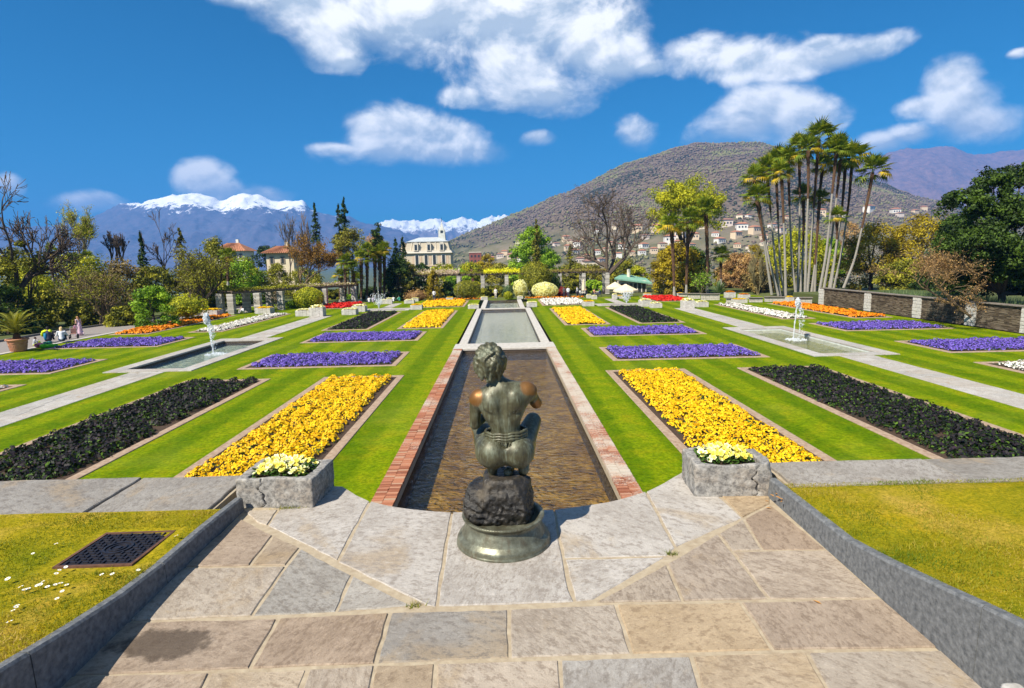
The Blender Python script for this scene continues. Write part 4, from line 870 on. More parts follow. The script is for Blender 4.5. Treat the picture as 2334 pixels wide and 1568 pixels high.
# water jets: column breaking into a plume of drops
def m_spray():
    m, t, o = newmat('spray'); d = node(t, 'ShaderNodeBsdfPrincipled', i_Roughness=.15); d.inputs['Base Color'].default_value = (.93, .95, .97, 1); tr = node(t, 'ShaderNodeBsdfTransparent')
    tl = node(t, 'ShaderNodeBsdfTranslucent'); tl.inputs[0].default_value = (.9, .95, 1, 1); a = node(t, 'ShaderNodeMixShader', i_0=.4); t.links.new(d.outputs[0], a.inputs[1]); t.links.new(tl.outputs[0], a.inputs[2])
    mx = node(t, 'ShaderNodeMixShader', i_0=.35); t.links.new(a.outputs[0], mx.inputs[1]); t.links.new(tr.outputs[0], mx.inputs[2]); t.links.new(mx.outputs[0], o.inputs[0]); return m
M_SPRAY = m_spray()
def jet(label, base, H, kind, lean=-.25, w=1.):
    t = thing('water_jet', label, 'fountain jet', base)
    n = 900 if kind == 'column' else 500; P = []; S_ = []
    if kind == 'column':
        zz = np.linspace(0, H*.96, 40); x = lean*(zz/H)**1.3; rr_ = (.045+.03*(zz/H))*w
        b = MB(); b.tube(np.stack([x+rng.normal(0, .012, 40), rng.normal(0, .012, 40), zz], 1), rr_*rng.uniform(.7, 1.2, 40), 7); b.build('stream', M_SPRAY, t, True)
        k = 520; u = rng.normal(size=(k, 3)); u /= np.linalg.norm(u, axis=1)[:, None]; u = u*(rng.random(k)**.5)[:, None]*np.array([.2, .2, .42])*w+np.array([lean, 0, H*.86]); P.append(u); S_.append(rng.uniform(.018, .05, k)*w)        # head
        k = 420; tt = rng.random(k); th_ = rng.uniform(-.9, .9, k); vx_ = rng.uniform(.25, 1.0, k)      # falling drops, down wind
        P.append(np.stack([lean+vx_*tt*.62*np.cos(th_)+.05, vx_*tt*.4*np.sin(th_), H*.92-tt**1.7*H*.9*rng.uniform(.5, 1.05, k)], 1)); S_.append(rng.uniform(.012, .032, k))
        k = 240; a = rng.uniform(0, 6.28, k); r_ = rng.random(k)**.6*.75; P.append(np.stack([.2+r_*np.cos(a), r_*np.sin(a), rng.uniform(0, .14, k)*(1-r_)], 1)); S_.append(rng.uniform(.015, .04, k))   # splash
    else:
        k = 520; a = rng.uniform(0, 6.28, k); tt = rng.random(k); sp = rng.uniform(.3, 1., k); P.append(np.stack([np.cos(a)*tt*sp*1.1*w, np.sin(a)*tt*sp*1.1*w, H*(1-(1-2*tt*.75)**2)*sp], 1)); S_.append(rng.uniform(.018, .045, k))
        b = MB(); b.tube([(0, 0, 0), (0, 0, H*.5), (0, 0, H*1.35)], [.05, .04, .015], 6); b.build('stream', M_SPRAY, t, True)
    P = np.concatenate(P); S_ = np.concatenate(S_); P[:, 2] = np.maximum(P[:, 2], .01); s3 = np.stack([S_, S_, S_*rng.uniform(.8, 2.0, len(S_))], 1)
    tag(blobs('drops', P, s3, np.zeros(len(P)), M_SPRAY, t), kind='stuff')
jl = on(487, 808, LZ-.13); jet('tall leaning white water jet in the left fountain basin', jl, (808-712)*jl[1]/PF, 'column', -.28)
jr = on(1808, 775, LZ-.13); jet('tall white water jet in the right fountain basin', jr, (775-674)*jr[1]/PF, 'column', .2, .9)
jf = on(864, 705, LZ-.13); jet('thin far water jet before the dark shrubs on the left', jf, 2.2, 'fan', 0, 1.3)
jf = on(1428, 694, LZ-.13); jet('faint fan fountain before the cafe umbrella', jf, 2., 'fan', 0, 1.)

# ------------------------------------------------------------------ flower beds
M_BORDER = simple('bed_border', (.24, .15, .10), (.42, .32, .23), 7, .9, .4, .02, detail=8)
FC = {'yellow': [(0, (.70, .32, .0)), (.4, (.80, .48, .001)), (1, (.82, .58, .008))], 'purple': [(0, (.05, .03, .20)), (.5, (.13, .08, .44)), (1, (.26, .18, .62))],
      'dark': [(0, (.008, .007, .007)), (.6, (.015, .012, .014)), (1, (.03, .016, .026))], 'orange': [(0, (.60, .14, .0)), (.5, (.72, .22, .0)), (1, (.76, .32, .01))],
      'red': [(0, (.42, .006, .004)), (.6, (.60, .012, .006)), (1, (.66, .05, .02))], 'white': [(0, (.42, .36, .34)), (.4, (.66, .62, .56)), (1, (.80, .79, .74))]}
FM = {k: leafmat('petal_'+k, v, .12) for k, v in FC.items()}
DKLEAF = leafmat('dark_leaf', [(0, (.006, .014, .005)), (.5, (.014, .022, .012)), (.72, (.04, .085, .012)), (1, (.11, .20, .02))], .2)
def bed(label, colour, x0, x1, y0, y1, dens=150, size=.05, h=.2, margin=.42, leaves=80, clump=.42, lsz=.06, border=.34, lm=None, gap=0.):
    w, d = x1-x0, y1-y0; t = thing('flower_bed', label, 'flower bed', ((x0+x1)/2, y0, LZ))
    b = MB(); bw = border
    for q in ((0, d-bw/2, w, bw), (0, bw/2, w, bw)): b.box((q[0], q[1], .004), (q[2], q[3], .06), bev=.012)
    for s in (-1, 1): b.box((s*(w/2-bw/2), d/2, .0042), (bw, d-2*bw-.004, .0596), bev=.012)
    b.build('brick_border', M_BORDER, t)
    b = MB(); b.box((0, d/2, -.02), (w-2*bw, d-2*bw, .05)); b.build('soil', M_SOIL, t)
    # cushions on a jittered lattice
    iw, il = w-2*bw-margin, d-2*bw-margin; nx, ny = max(1, round(iw/clump)), max(1, round(il/clump))
    gx, gy = np.meshgrid((np.arange(nx)+.5)/nx-.5, (np.arange(ny)+.5)/ny-.5); C = np.stack([gx.ravel()*iw, gy.ravel()*il+d/2], 1); C += rng.normal(0, clump*.16, C.shape)
    ch = h*rng.uniform(.65, 1.2, len(C)); cr = clump*rng.uniform(.5, .78, len(C))
    if gap: kp = rng.random(len(C)) > gap; C, ch, cr = C[kp], ch[kp], cr[kp]
    def cushion(n, lo, hi):
        k = rng.integers(0, len(C), n); a = rng.uniform(0, 6.28, n); r = rng.random(n)**.55; z = ch[k]*np.sqrt(np.clip(1-r*r*.92, 0, 1))*rng.uniform(lo, hi, n)
        nr = np.stack([np.cos(a)*r*.9, np.sin(a)*r*.9-.12, np.full(n, .75)], 1)
        return np.stack([C[k, 0]+np.cos(a)*r*cr[k], C[k, 1]+np.sin(a)*r*cr[k], z+.01], 1), nr, k
    area = iw*il; n = int(area*leaves); P, nr, k = cushion(n, .3, .95); V, Fq = leaves_np(P, rng.uniform(.6, 1.3, n)*lsz, nr, .5, .7)
    tl = rng.uniform(0, 1, n); link('leaves', mesh('leaves', V, Fq, lm or M_GREENLEAF, tint=np.repeat(tl, 4)), t)['kind'] = 'stuff'
    if dens:
        n = int(area*dens); P, nr, k = cushion(n, .85, 1.12); V, Fq = flowers_np(P, rng.uniform(.75, 1.25, n)*size, nr+rng.normal(0, .3, nr.shape)); ti = np.clip(rng.uniform(.1, .9, n)+(rng.random(len(C))[k]-.5)*.3, 0, 1)
        link('blossoms', mesh('blossoms', V, Fq, FM[colour], tint=np.repeat(ti, 5)), t)['kind'] = 'stuff'
    return t
for sx in (-1, 1):
    s = 'left' if sx < 0 else 'right'; q = lambda a, b: (min(sx*a, sx*b), max(sx*a, sx*b))
    bed(f'long yellow flower bed nearest the pool on the {s}, behind the planter', 'yellow', *q(5.5, 9.85), 12.4, 31.3, 430, .037, .24, .5 if sx < 0 else .55, 60, .46, .07)
    bed(f'long dark-leaved bed beside the near yellow bed on the {s}', 'dark', *q(12.7, 17.25), 12.4, 31.2, 90, .05, .26, .35, 260, .5, .075, lm=DKLEAF, gap=.06)
    bed(f'wide purple flower bed across the {s} lawn, nearer of two by the pool', 'purple', *q(6.5, 15.95), 34.3, 39.6, 240, .042, .2, .3, 90, .4, .06, gap=.03)
    bed(f'wide purple flower bed across the {s} lawn, farther of two by the pool', 'purple', *q(6.75, 15.95), 45.2, 50.8, 200, .048, .2, .3, 70, .4, .07)
    bed(f'far dark-leaved bed on the {s} lawn', 'dark', *q(12.45, 16.8), 53.4, 71.4, 60, .06, .26, .3, 140, .55, .095, lm=DKLEAF)
    bed(f'far yellow flower bed beside the middle pool on the {s}', 'yellow', *q(5.6, 9.85), 53.3, 71.4, 120, .08, .24, .3, 30, .5, .1)
    bed(f'far outer purple flower bed on the {s} beyond the fountain basin', 'purple', *q(26.8, 35.6), 45., 50.6, 170, .05, .2, .3, 70, .45, .07)
    bed(f'near outer purple flower bed on the {s} beside the fountain basin', 'purple', *q(26.9, 36.2), 34.3, 39.4, 190, .046, .2, .3, 80, .42, .06)
    bed(f'near white flower bed at the picture edge on the {s}', 'white', *q(25.8, 31), 20, 31.2, 80, .06, .18, .4, 60, .45, .06)
    bed(f'narrow orange flower bed along the outer {s} lawn', 'orange', *q(32.7, 36.4), 53.7, 71.8, 130, .085, .28, .2, 40, .55, .09)
    bed(f'narrow white flower bed between path and orange bed on the {s}', 'white', *q(26.2, 29.4), 54.2, 72.2, 80, .075, .2, .3, 60, .5, .08)
    bed(f'scarlet flower bed behind the planters on the {s}', 'red', *q(20.6, 25.6), 78.6, 88.2, 120, .09, .3, .2, 20, .55, .09)
bed('farthest yellow flower bed left of the last pool', 'yellow', -11.9, -5.2, 77.2, 88.4, 100, .09, .25, .3, 30, .5, .1)
bed('farthest white flower bed right of the last pool', 'white', 5.1, 11.4, 76.2, 87.2, 110, .09, .25, .3, 30, .5, .1)

# ------------------------------------------------------------------ trees and shrubs
PAL = {'dkgreen': [(0, (0.0119, 0.0253, 0.00434)), (.5, (0.0387, 0.0733, 0.00868)), (1, (0.0924, 0.156, 0.0156))], 'olive': [(0, (0.0806, 0.0922, 0.0095)), (.5, (0.216, 0.217, 0.0164)), (1, (0.403, 0.375, 0.0245))],
 'ygreen': [(0, (0.134, 0.164, 0.00632)), (.5, (0.336, 0.359, 0.0105)), (1, (0.607, 0.566, 0.0211))], 'bright': [(0, (0.0662, 0.148, 0.0079)), (.5, (0.187, 0.333, 0.0148)), (1, (0.375, 0.531, 0.0297))],
 'gold': [(0, (0.144, 0.109, 0.00496)), (.5, (0.332, 0.246, 0.0079)), (1, (0.51, 0.4, 0.0148))], 'rust': [(0, (0.115, 0.0518, 0.00945)), (.5, (0.261, 0.13, 0.019)), (1, (0.442, 0.258, 0.0284))],
 'cream': [(0, (0.816, 0.704, 0.174)), (.5, (0.85, 0.85, 0.397)), (1, (0.85, 0.85, 0.619))], 'lemon': [(0, (0.72, 0.532, 0.0062)), (.5, (0.85, 0.85, 0.0124)), (1, (0.85, 0.85, 0.0496))], 'twig': [(0, (0.132, 0.0973, 0.0347)), (.5, (0.264, 0.193, 0.062)), (1, (0.448, 0.334, 0.105))],
 'pinktwig': [(0, (0.206, 0.112, 0.0471)), (.5, (0.387, 0.225, 0.0885)), (1, (0.593, 0.38, 0.142))], 'wisteria': [(0, (0.288, 0.193, 0.162)), (.5, (0.649, 0.469, 0.372)), (1, (0.85, 0.789, 0.558))], 'teal': [(0, (0.0359, 0.0747, 0.0273)), (.5, (0.096, 0.161, 0.062)), (1, (0.217, 0.278, 0.124))],
 'maroon': [(0, (0.12, 0.017, 0.0149)), (.5, (0.265, 0.032, 0.0248)), (1, (0.407, 0.0641, 0.0371))], 'browngreen': [(0, (0.0841, 0.0747, 0.00988)), (.5, (0.217, 0.201, 0.0223)), (1, (0.407, 0.374, 0.0371))], 'palm': [(0, (0.0337, 0.0699, 0.00558)), (.5, (0.112, 0.175, 0.00889)), (.85, (0.262, 0.297, 0.0134)), (1, (0.636, 0.42, 0.0223))]}
LM = {k: leafmat('leaf_'+k, v, .28) for k, v in PAL.items()}
M_BARK = simple('bark', (.035, .026, .02), (.10, .075, .055), 7, .9, .7, .05, sc3=(1, 1, .25)); M_BARKG = simple('grey_bark', (.075, .062, .055), (.16, .14, .12), 7, .9, .5, .05, sc3=(1, 1, .25))
M_BARKY = simple('pale_twig', (.16, .13, .06), (.28, .24, .12), 5, .9, .3); M_BARKB = simple('brown_twig', (.12, .08, .045), (.22, .155, .09), 5, .9, .3)
M_BARKT = simple('tree_bark', (.055, .04, .03), (.13, .095, .07), 7, .9, .5, .05, sc3=(1, 1, .25))
def pxm(Y): return Y/PF
def clumps(c, r, n, seed, fill=.5, dome=False):
    if dome:
        q = np.random.default_rng(seed); z = q.uniform(-1, 1, n); a = q.uniform(0, 6.283, n); rm = np.where(z > -.2, np.sqrt(np.clip(1-(np.clip(z+.2, 0, 1.2)/1.2)**2, 0, 1)), 1.)*(.8+.25*q.random(n)); rad = rm*(.3+.7*q.random(n)**.45)
        u = np.stack([np.cos(a)*rad, np.sin(a)*rad, z*(.9+.15*q.random(n))], 1); return c+u*r, u
    q = np.random.default_rng(seed); u = q.normal(size=(n, 3)); u /= np.linalg.norm(u, axis=1)[:, None]; u[:, 2] = np.where(u[:, 2] < -.5, -u[:, 2]*.6, u[:, 2])
    k = (fill+(1-fill)*q.random(n)**.5)*(.78+.34*q.random(n)); return c+u*k[:, None]*r, u
def leafcloud(c, r, n, nc, pal, lsz, seed, cr=.3, fill=.45, up=.5, dome=False):
    C, u = clumps(c, r, nc, seed, fill, dome); k = rng.integers(0, nc, n); d = rng.normal(size=(n, 3)); d /= np.linalg.norm(d, axis=1)[:, None]; rad = (np.mean(r)*cr*rng.uniform(.55, 1.25, nc))[k]*rng.random(n)**.4
    P = C[k]+d*rad[:, None]*np.array([1, 1, .75]); V, Fq = leaves_np(P, rng.uniform(.6, 1.35, n)*lsz, d+np.array([0, 0, up]), .55, .6)
    ti = np.clip(.5+(rng.random(nc)[k]-.5)*.85+rng.uniform(-.25, .25, n), 0, 1); return C, mesh('crown', V, Fq, LM[pal], tint=np.repeat(ti, 4))
def lobed_tree(name, label, Y, lobes, pal, n, lsz, base, xb, rt, group=None):
    t = thing(name, label, 'tree', (at(xb, 600, Y)[0], Y, base), group=group); org = np.array(t.location); VV, FF, TT, tips, k0 = [], [], [], [], 0; tot = sum(l[2]*l[3] for l in lobes)
    for (x, y, rx, rz, dy) in lobes:
        Yl = Y+dy; s = pxm(Yl); c = np.array(at(x, y, Yl))-org; r = np.array([rx*s, rx*s*.9, rz*s]); m_ = int(n*rx*rz/tot); nc = max(12, int(rx*rz/55)); C, u = clumps(c, r*.9, nc, int(x+y), .35); k = rng.integers(0, nc, m_); d = rng.normal(size=(m_, 3)); d /= np.linalg.norm(d, axis=1)[:, None]
        P = C[k]+d*(np.mean(r)*.3*rng.uniform(.5, 1.3, nc))[k][:, None]*(rng.random(m_)**.4)[:, None]*np.array([1, 1, .7]); V, Fq = leaves_np(P, rng.uniform(.6, 1.4, m_)*lsz, d+np.array([0, 0, .5]), .55, .6); VV.append(V); FF.append(Fq+k0); k0 += len(V); TT.append(np.repeat(np.clip(.5+(rng.random(nc)[k]-.5)*1.+rng.uniform(-.25, .25, m_), 0, 1), 4)); tips += [c]
    link('crown', mesh('crown', np.concatenate(VV), np.concatenate(FF), LM[pal], tint=np.concatenate(TT)), t); link('trunk', trunkmesh((0, 0, 0), tips, rt, M_BARK, 5, .3), t); return t
def trunkmesh(base, tips, r, bark, seed, split=.45):
    b = MB(); base = np.array(base, float); top = np.mean(tips, 0); q = np.random.default_rng(seed)
    fork = base+(top-base)*split; fork[:2] += q.normal(0, .02, 2)*np.linalg.norm(top-base); b.tube([base-np.array([0, 0, .3]), base+(fork-base)*.12, base+(fork-base)*.6, fork], [r*1.5, r*1.1, r*.9, r*.8], 8)
    for tp in tips:
        mid = fork+(tp-fork)*.5+q.normal(0, .06, 3)*np.linalg.norm(tp-fork); b.tube([fork-(fork-base)*.05, mid, tp], [r*.62, r*.38, r*.12], 5)
    return b.mesh('trunk', bark)
def tree(name, label, x, ytop, ybot, w, Y, pal, n=4200, nc=42, lsz=.16, cr=.34, fill=.45, bark=None, base=None, group=None, rt=None, cat='tree', asp=.9, full=None):
    s = pxm(Y); gzv = LZ-.3 if base is None else base; zt = at(x, ytop, Y)[2]; zb = at(x, ybot, Y)[2]
    full = (name != 'dark_tree' and cat != 'tree' or name == 'background_tree') if full is None else full
    if full: zb = gzv-.3                 # foliage down to the ground
    c0 = np.array(at(x, ytop, Y)); c0[2] = (zt+zb)/2; r = np.array([w/2*s, w/2*s*asp, (zt-zb)/2])*.88
    t = thing(name, label, cat, (c0[0], Y, gzv), group=group); c = np.array([0, 0, c0[2]-gzv]); seed = int(x*7+Y)
    C, me = leafcloud(c, r, int(n*(1.25 if full else 1)), int(nc*(1.4 if full else 1)), pal, lsz*(1.2 if full else 1), seed, cr, fill, dome=full); link('crown', me, t)
    pick = C[np.argsort(rng.random(len(C)))[:9]]; link('trunk', trunkmesh((0, 0, 0), pick, rt or max(.09, r[0]*.06), bark or M_BARK, seed), t); return t
def bush(name, label, x, ytop, ybot, w, Y, pal, n=2600, lsz=.09, rough=.1, cat='shrub', asp=.9, group=None, base=None, flat=None):
    """dense shrub: foliage over its whole surface, stems inside"""
    s = pxm(Y); c0 = np.array(at(x, ybot, Y)); H = (ybot-ytop)*s; rx = w/2*s; t = thing(name, label, cat, (c0[0], Y, c0[2] if base is None else base), group=group); off = c0[2]-t.location[2]
    u = rng.normal(size=(n, 3)); u /= np.linalg.norm(u, axis=1)[:, None]; u[:, 2] = u[:, 2]*.5+.5 if flat else u[:, 2]
    k = 1-rough*2*rng.random(n)**2+rough*(n3(u*1.0, 1.1, int(x), 2)); P = u*k[:, None]*np.array([rx, rx*asp, H/2])+np.array([0, 0, H/2+off])
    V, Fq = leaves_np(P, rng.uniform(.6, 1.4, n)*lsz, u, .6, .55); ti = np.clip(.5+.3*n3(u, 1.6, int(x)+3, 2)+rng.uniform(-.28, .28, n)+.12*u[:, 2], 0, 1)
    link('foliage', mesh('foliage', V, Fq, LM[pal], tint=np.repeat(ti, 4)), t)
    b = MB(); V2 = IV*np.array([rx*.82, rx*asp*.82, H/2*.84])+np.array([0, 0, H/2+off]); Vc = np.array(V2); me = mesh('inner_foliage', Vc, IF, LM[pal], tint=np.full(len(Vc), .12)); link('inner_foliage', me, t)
    b.tube([(0, 0, -.1), (0, 0, H*.4+off)], [.08, .05], 6); b.build('stem', M_BARK, t); return t
def conifer(name, label, x, ytop, ybot, w, Y, pal, n=3600, lsz=.14, droop=.25, p=.9, gaps=.25, base=None, group=None, narrow_top=.02, layers=16):
    s = pxm(Y); tip = np.array(at(x, ytop, Y)); zb = at(x, ybot, Y)[2]; gzv = LZ-.3 if base is None else base; t = thing(name, label, 'conifer', (tip[0], Y, gzv), group=group)
    H = tip[2]-gzv; z0 = zb-gzv; R0 = w/2*s; b = MB(); b.tube([(0, 0, -.3), (0, 0, H*.5), (0, 0, H*.99)], [max(.1, R0*.1), R0*.06, .02], 7); P = []; U_ = []; nb = 0
    q = np.random.default_rng(int(x*3+Y))
    for i in range(layers):
        f = (i+.5)/layers; z = z0+(H-z0)*f; rad = R0*((1-f)**p)+narrow_top*R0; k = max(4, int(9*(1-f)+4))
        for j in range(k):
            if q.random() < gaps*.5: continue
            a = q.uniform(0, 6.28); L_ = rad*q.uniform(.6, 1.12); m_ = int(n/layers/k)+2; tt = q.random(m_)**.7
            d = np.array([math.cos(a), math.sin(a)]); zz = z+(H-z0)/layers*q.uniform(-.5, .5)
            pp = np.stack([d[0]*L_*tt, d[1]*L_*tt, zz-droop*L_*tt**1.5+q.normal(0, .06*R0+.02, m_)], 1)+np.r_[q.normal(0, .10*L_, (m_, 2)).T, np.zeros((1, m_))].T; P.append(pp); U_.append(np.tile([d[0]*.4, d[1]*.4, .8], (m_, 1)))
            b.tube([(0, 0, zz), (d[0]*L_*.9, d[1]*L_*.9, zz-droop*L_*.8)], [.03+.02*L_/max(R0, .1), .01], 4, cap=False)
    P = np.concatenate(P); U_ = np.concatenate(U_); n_ = len(P); V, Fq = leaves_np(P, q.uniform(.6, 1.4, n_)*lsz, U_, .45, .5); ti = np.clip(.5+rng.uniform(-.4, .4, n_)+.25*n3(P, .25, int(x), 2), 0, 1)
    link('crown', mesh('crown', V, Fq, LM[pal], tint=np.repeat(ti, 4)), t); b.build('trunk', M_BARK, t); return t
def skeleton(seed, levels=5, spread=.6, up=.12, first=.32, nb=(2, 3), shrink=.74, wiggle=.14, lean=(0, 0)):
    q = np.random.default_rng(seed); out = []
    def br(p, d, L_, r, lv):
        pts = [p]; k = 3
        for i in range(k):
            d = d+q.normal(0, wiggle, 3)+np.array([0, 0, up*(.5 if lv else 0)]); d /= np.linalg.norm(d); p = p+d*L_/k; pts.append(p)
        out.append((np.array(pts), np.linspace(r, r*.68, k+1), lv))
        if lv >= levels: return
        for i in range(q.integers(nb[0], nb[1]+1)+(1 if lv == 0 else 0)):
            e = q.normal(size=3); e -= e@d*d; e /= np.linalg.norm(e); a = spread*q.uniform(.55, 1.25); nd = d*math.cos(a)+e*math.sin(a); j = q.integers(2, k+1) if lv else k
            br(pts[j], nd, L_*shrink*q.uniform(.75, 1.2)*(1.6 if lv == 0 else 1), r*.62*q.uniform(.8, 1.1), lv+1)
    br(np.zeros(3), np.array([lean[0], lean[1], 1.]), first, .05, 0); return out
def bare(name, label, x, ytop, ybase, w, Y, seed, bark=None, r=.25, rmin=.022, levels=5, spread=.6, up=.12, first=.32, nb=(2, 3), shrink=.74, leaf=None, nl=0, lsz=.1, base=None, xoff=0., group=None, wiggle=.14, multi=1, cat='tree', keepz=None):
    s = pxm(Y); p0 = np.array(at(x+xoff, ybase, Y)); top = at(x, ytop, Y); gzv = p0[2] if base is None else base; t = thing(name, label, cat, (p0[0], Y, gzv), group=group)
    sk = []
    for k in range(multi):
        for (pp, rr_, lv) in skeleton(seed+k*31, levels, spread, up, first, nb, shrink, wiggle, ((k-(multi-1)/2)*.5, (k % 2-.5)*.3) if multi > 1 else (0, 0)): sk.append((pp, rr_, lv))
    A = np.concatenate([q[0] for q in sk]); xr = A[:, 0].max()-A[:, 0].min(); H = top[2]-gzv; kx = w*s/xr; kz = H/A[:, 2].max(); cxm = (A[:, 0].max()+A[:, 0].min())/2*kx; want = (at(x, ytop, Y)[0]-p0[0]); b = MB(); ends = []
    for pp, rr_, lv in sk:
        Q = pp*np.array([kx, kx*.85, kz]); f = np.clip(Q[:, 2]/H*2.2, 0, 1); Q[:, 0] += (want-cxm)*f; b.tube(Q, np.maximum(rr_/.05*r, rmin), 6 if lv < 2 else (4 if lv < 4 else 3), cap=False)
        if lv >= levels-1: ends.append(Q[1:])
    b.build('branches', bark or M_BARK, t)
    if leaf:
        E_ = np.concatenate(ends); k = rng.integers(0, len(E_), nl); P = E_[k]+rng.normal(0, lsz*2.2, (nl, 3)); V, Fq = leaves_np(P, rng.uniform(.5, 1.4, nl)*lsz, None, .5); cl = rng.random(len(E_))
        link('crown', mesh('crown', V, Fq, LM[leaf], tint=np.repeat(np.clip(cl[k]*.5+rng.random(nl)*.6, 0, 1), 4)), t)
    return t
# --- fan palms: shared frond meshes, each frond an object
def frond_mesh(seed, pal='palm', droop=.35):
    q = np.random.default_rng(seed); b = MB(); tint = []; k = 17
    b.add([(-.012, 0, 0), (.012, 0, 0), (.01, .62, .10), (-.01, .62, .10)], [[0, 1, 2, 3]]); tint += [.6]*4
    for i in range(k):
        a = (i-(k-1)/2)/(k-1)*4.3; L_ = .60*(1-.2*abs(a)/2.1)*q.uniform(.85, 1.08); d = np.array([math.sin(a), math.cos(a)]); p = np.array([-d[1], d[0]])*.036; o = np.array([0, .60])
        m_ = o+d*L_*.55; e = o+d*L_; z0 = .10; zm = z0+.05; ze = z0-droop*L_*.55*(1+.3*q.random())
        b.add([(o[0], o[1], z0), (m_[0]+p[0], m_[1]+p[1], zm-.025), (e[0], e[1], ze), (m_[0]-p[0], m_[1]-p[1], zm+.0)], [[0, 1, 2, 3]]); tv = q.uniform(.25, .8); tint += [tv, tv, min(1, tv+.25), tv]
    return mesh('frond', np.concatenate(b.v), b.f, LM[pal], tint=tint)
FR = [frond_mesh(i, droop=d) for i, d in enumerate((.02, .12, .3, .6))]
FRY = []
for i in range(2):
    me = frond_mesh(20+i, droop=.8); a = me.attributes['tint']; a.data.foreach_set('value', np.full(len(me.vertices), .97, np.float32)); FRY.append(me)
M_PTRUNK = simple('palm_trunk', (.22, .20, .17), (.36, .33, .29), 5, .9, .5, .03, sc3=(1, 1, 5)); M_PFIBRE = simple('palm_fibre', (.05, .026, .014), (.16, .09, .05), 9, .95, .9, .08, sc3=(1, 1, 3))
def palm(label, pts, Y, crown, fib=.45, nf=24, r=.17, group='palms', base=None, yellow=3, hang=0):
    """pts: trunk from foot to crown in picture coordinates"""
    P = np.array([at(x, y, Y) for x, y in pts]); gzv = P[0, 2] if base is None else base; t = thing('palm_tree', label, 'palm', (P[0, 0], Y, gzv), group=group); Q = P-np.array([P[0, 0], Y, gzv])
    tt = np.linspace(0, 1, 15); u = np.linspace(0, 1, len(Q)); C = np.stack([np.interp(tt, u, Q[:, i]) for i in range(3)], 1); C[1:-1] = (C[:-2]+C[1:-1]*2+C[2:])/4; C[:, 1] += np.sin(tt*2)*rng.normal(0, .3)
    k = int(15*(1-fib)); b = MB(); b.tube(C[:k+1], np.linspace(r*1.25, r*.8, k+1), 7); b.build('trunk', M_PTRUNK, t)
    b = MB(); C2 = np.repeat(C[k:], 2, 0)[1:]; C2[1:-1:2] = (C2[0:-2:2]+C2[2::2])/2; rr_ = np.linspace(r*.85, r*1.45, len(C2))*(1+.2*(np.arange(len(C2)) % 2)); b.tube(C2, rr_, 7); b.build('fibre_sheath', M_PFIBRE, t)
    top = C[-1]; s = crown*pxm(Y)/2/1.0
    for i in range(nf):
        f = (i+.5)/nf; elv = 1.4-f*1.95+rng.normal(0, .2); a = i*2.39996+rng.normal(0, .25)
        me = FRY[i % 2] if (i > nf*.55 and rng.random() < yellow/(nf*.45)*.8) else FR[min(3, int(f*4))]
        o = link('frond', me, t, (top[0], top[1], top[2]), (elv, 0, a-math.pi/2+0.), s*rng.uniform(.85, 1.12))
    return t
# ---- left side
bare('gnarled_tree', 'big dark gnarled bare tree wrapped in ivy at the left edge', 20, 385, 735, 230, 62, 12, M_BARKT, .42, .028, 6, .6, .06, .36, (3, 3), .76, xoff=0, wiggle=.2)
tree('ivy_mass', 'dark ivy thicket around the gnarled tree at the left edge', 40, 540, 740, 120, 63, 'olive', 6500, 46, .13, .3, .3, cat='ivy')
tree('ivy_mass', 'dark evergreen thicket low at the left picture edge', 0, 640, 775, 140, 58, 'dkgreen', 4500, 36, .12, .3, .3, cat='shrub')
bare('willow_tree', 'yellowish fine-twigged tree left of the snow mountain', 182, 455, 640, 112, 96, 5, M_BARKY, .2, .026, 6, .42, .22, .3, (3, 3), .72, 'ygreen', 6500, .10)
for i, (x, w) in enumerate(((252, 34), (268, 40), (283, 34))): bare('pollarded_tree', ('leftmost', 'middle', 'rightmost')[i]+' of three dark pollarded trees against the blue mountain', x, 524+i*3, 625, w, 98, 40+i, M_BARKT, .15, .024, 5, .36, .25, .42, (3, 4), .6, group='pollarded trees')
conifer('dark_conifer', 'slim dark conifer standing alone left of the bare tree', 318, 529, 665, 46, 86, 'dkgreen', 3200, .15, .3, 1.0, .2)
bare('bare_tree', 'tall thin bare tree in front of the blue mountain on the left', 372, 478, 660, 96, 92, 61, M_BARK, .17, .026, 6, .5, .12, .4, (2, 3), .7)
conifer('brown_conifer', 'brownish conical conifer behind the branching shrub on the left', 408, 522, 660, 52, 94, 'browngreen', 2600, .16, .1, .6, .1)
tree('dark_tree', 'dark green tree beside the red roof on the left', 486, 540, 640, 92, 96, 'olive', 6000, 60, .16, full=True)
bare('branching_tree', 'olive many-stemmed spring tree left of the pergola', 452, 556, 722, 150, 74, 71, M_BARK, .2, .024, 6, .5, .14, .26, (2, 3), .74, 'olive', 6500, .11, multi=3)
bare('reddish_shrub', 'spreading reddish brown bare shrub on the left', 235, 594, 755, 200, 64, 81, M_BARKB, .16, .02, 6, .66, .05, .24, (2, 3), .74, 'browngreen', 4200, .09, multi=3, cat='shrub')
tree('green_shrub', 'bright green feathery shrub at the left lawn edge', 346, 645, 752, 104, 60, 'bright', 5200, 40, .11, .34, .3, cat='shrub', base=on(346, 752, LZ)[2])
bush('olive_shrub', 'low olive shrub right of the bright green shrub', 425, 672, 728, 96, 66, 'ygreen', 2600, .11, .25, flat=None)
bush('yellow_hedge', 'clipped yellow-green hedge behind the left shrubs', 98, 622, 735, 76, 72, 'ygreen', 3000, .12, .2)
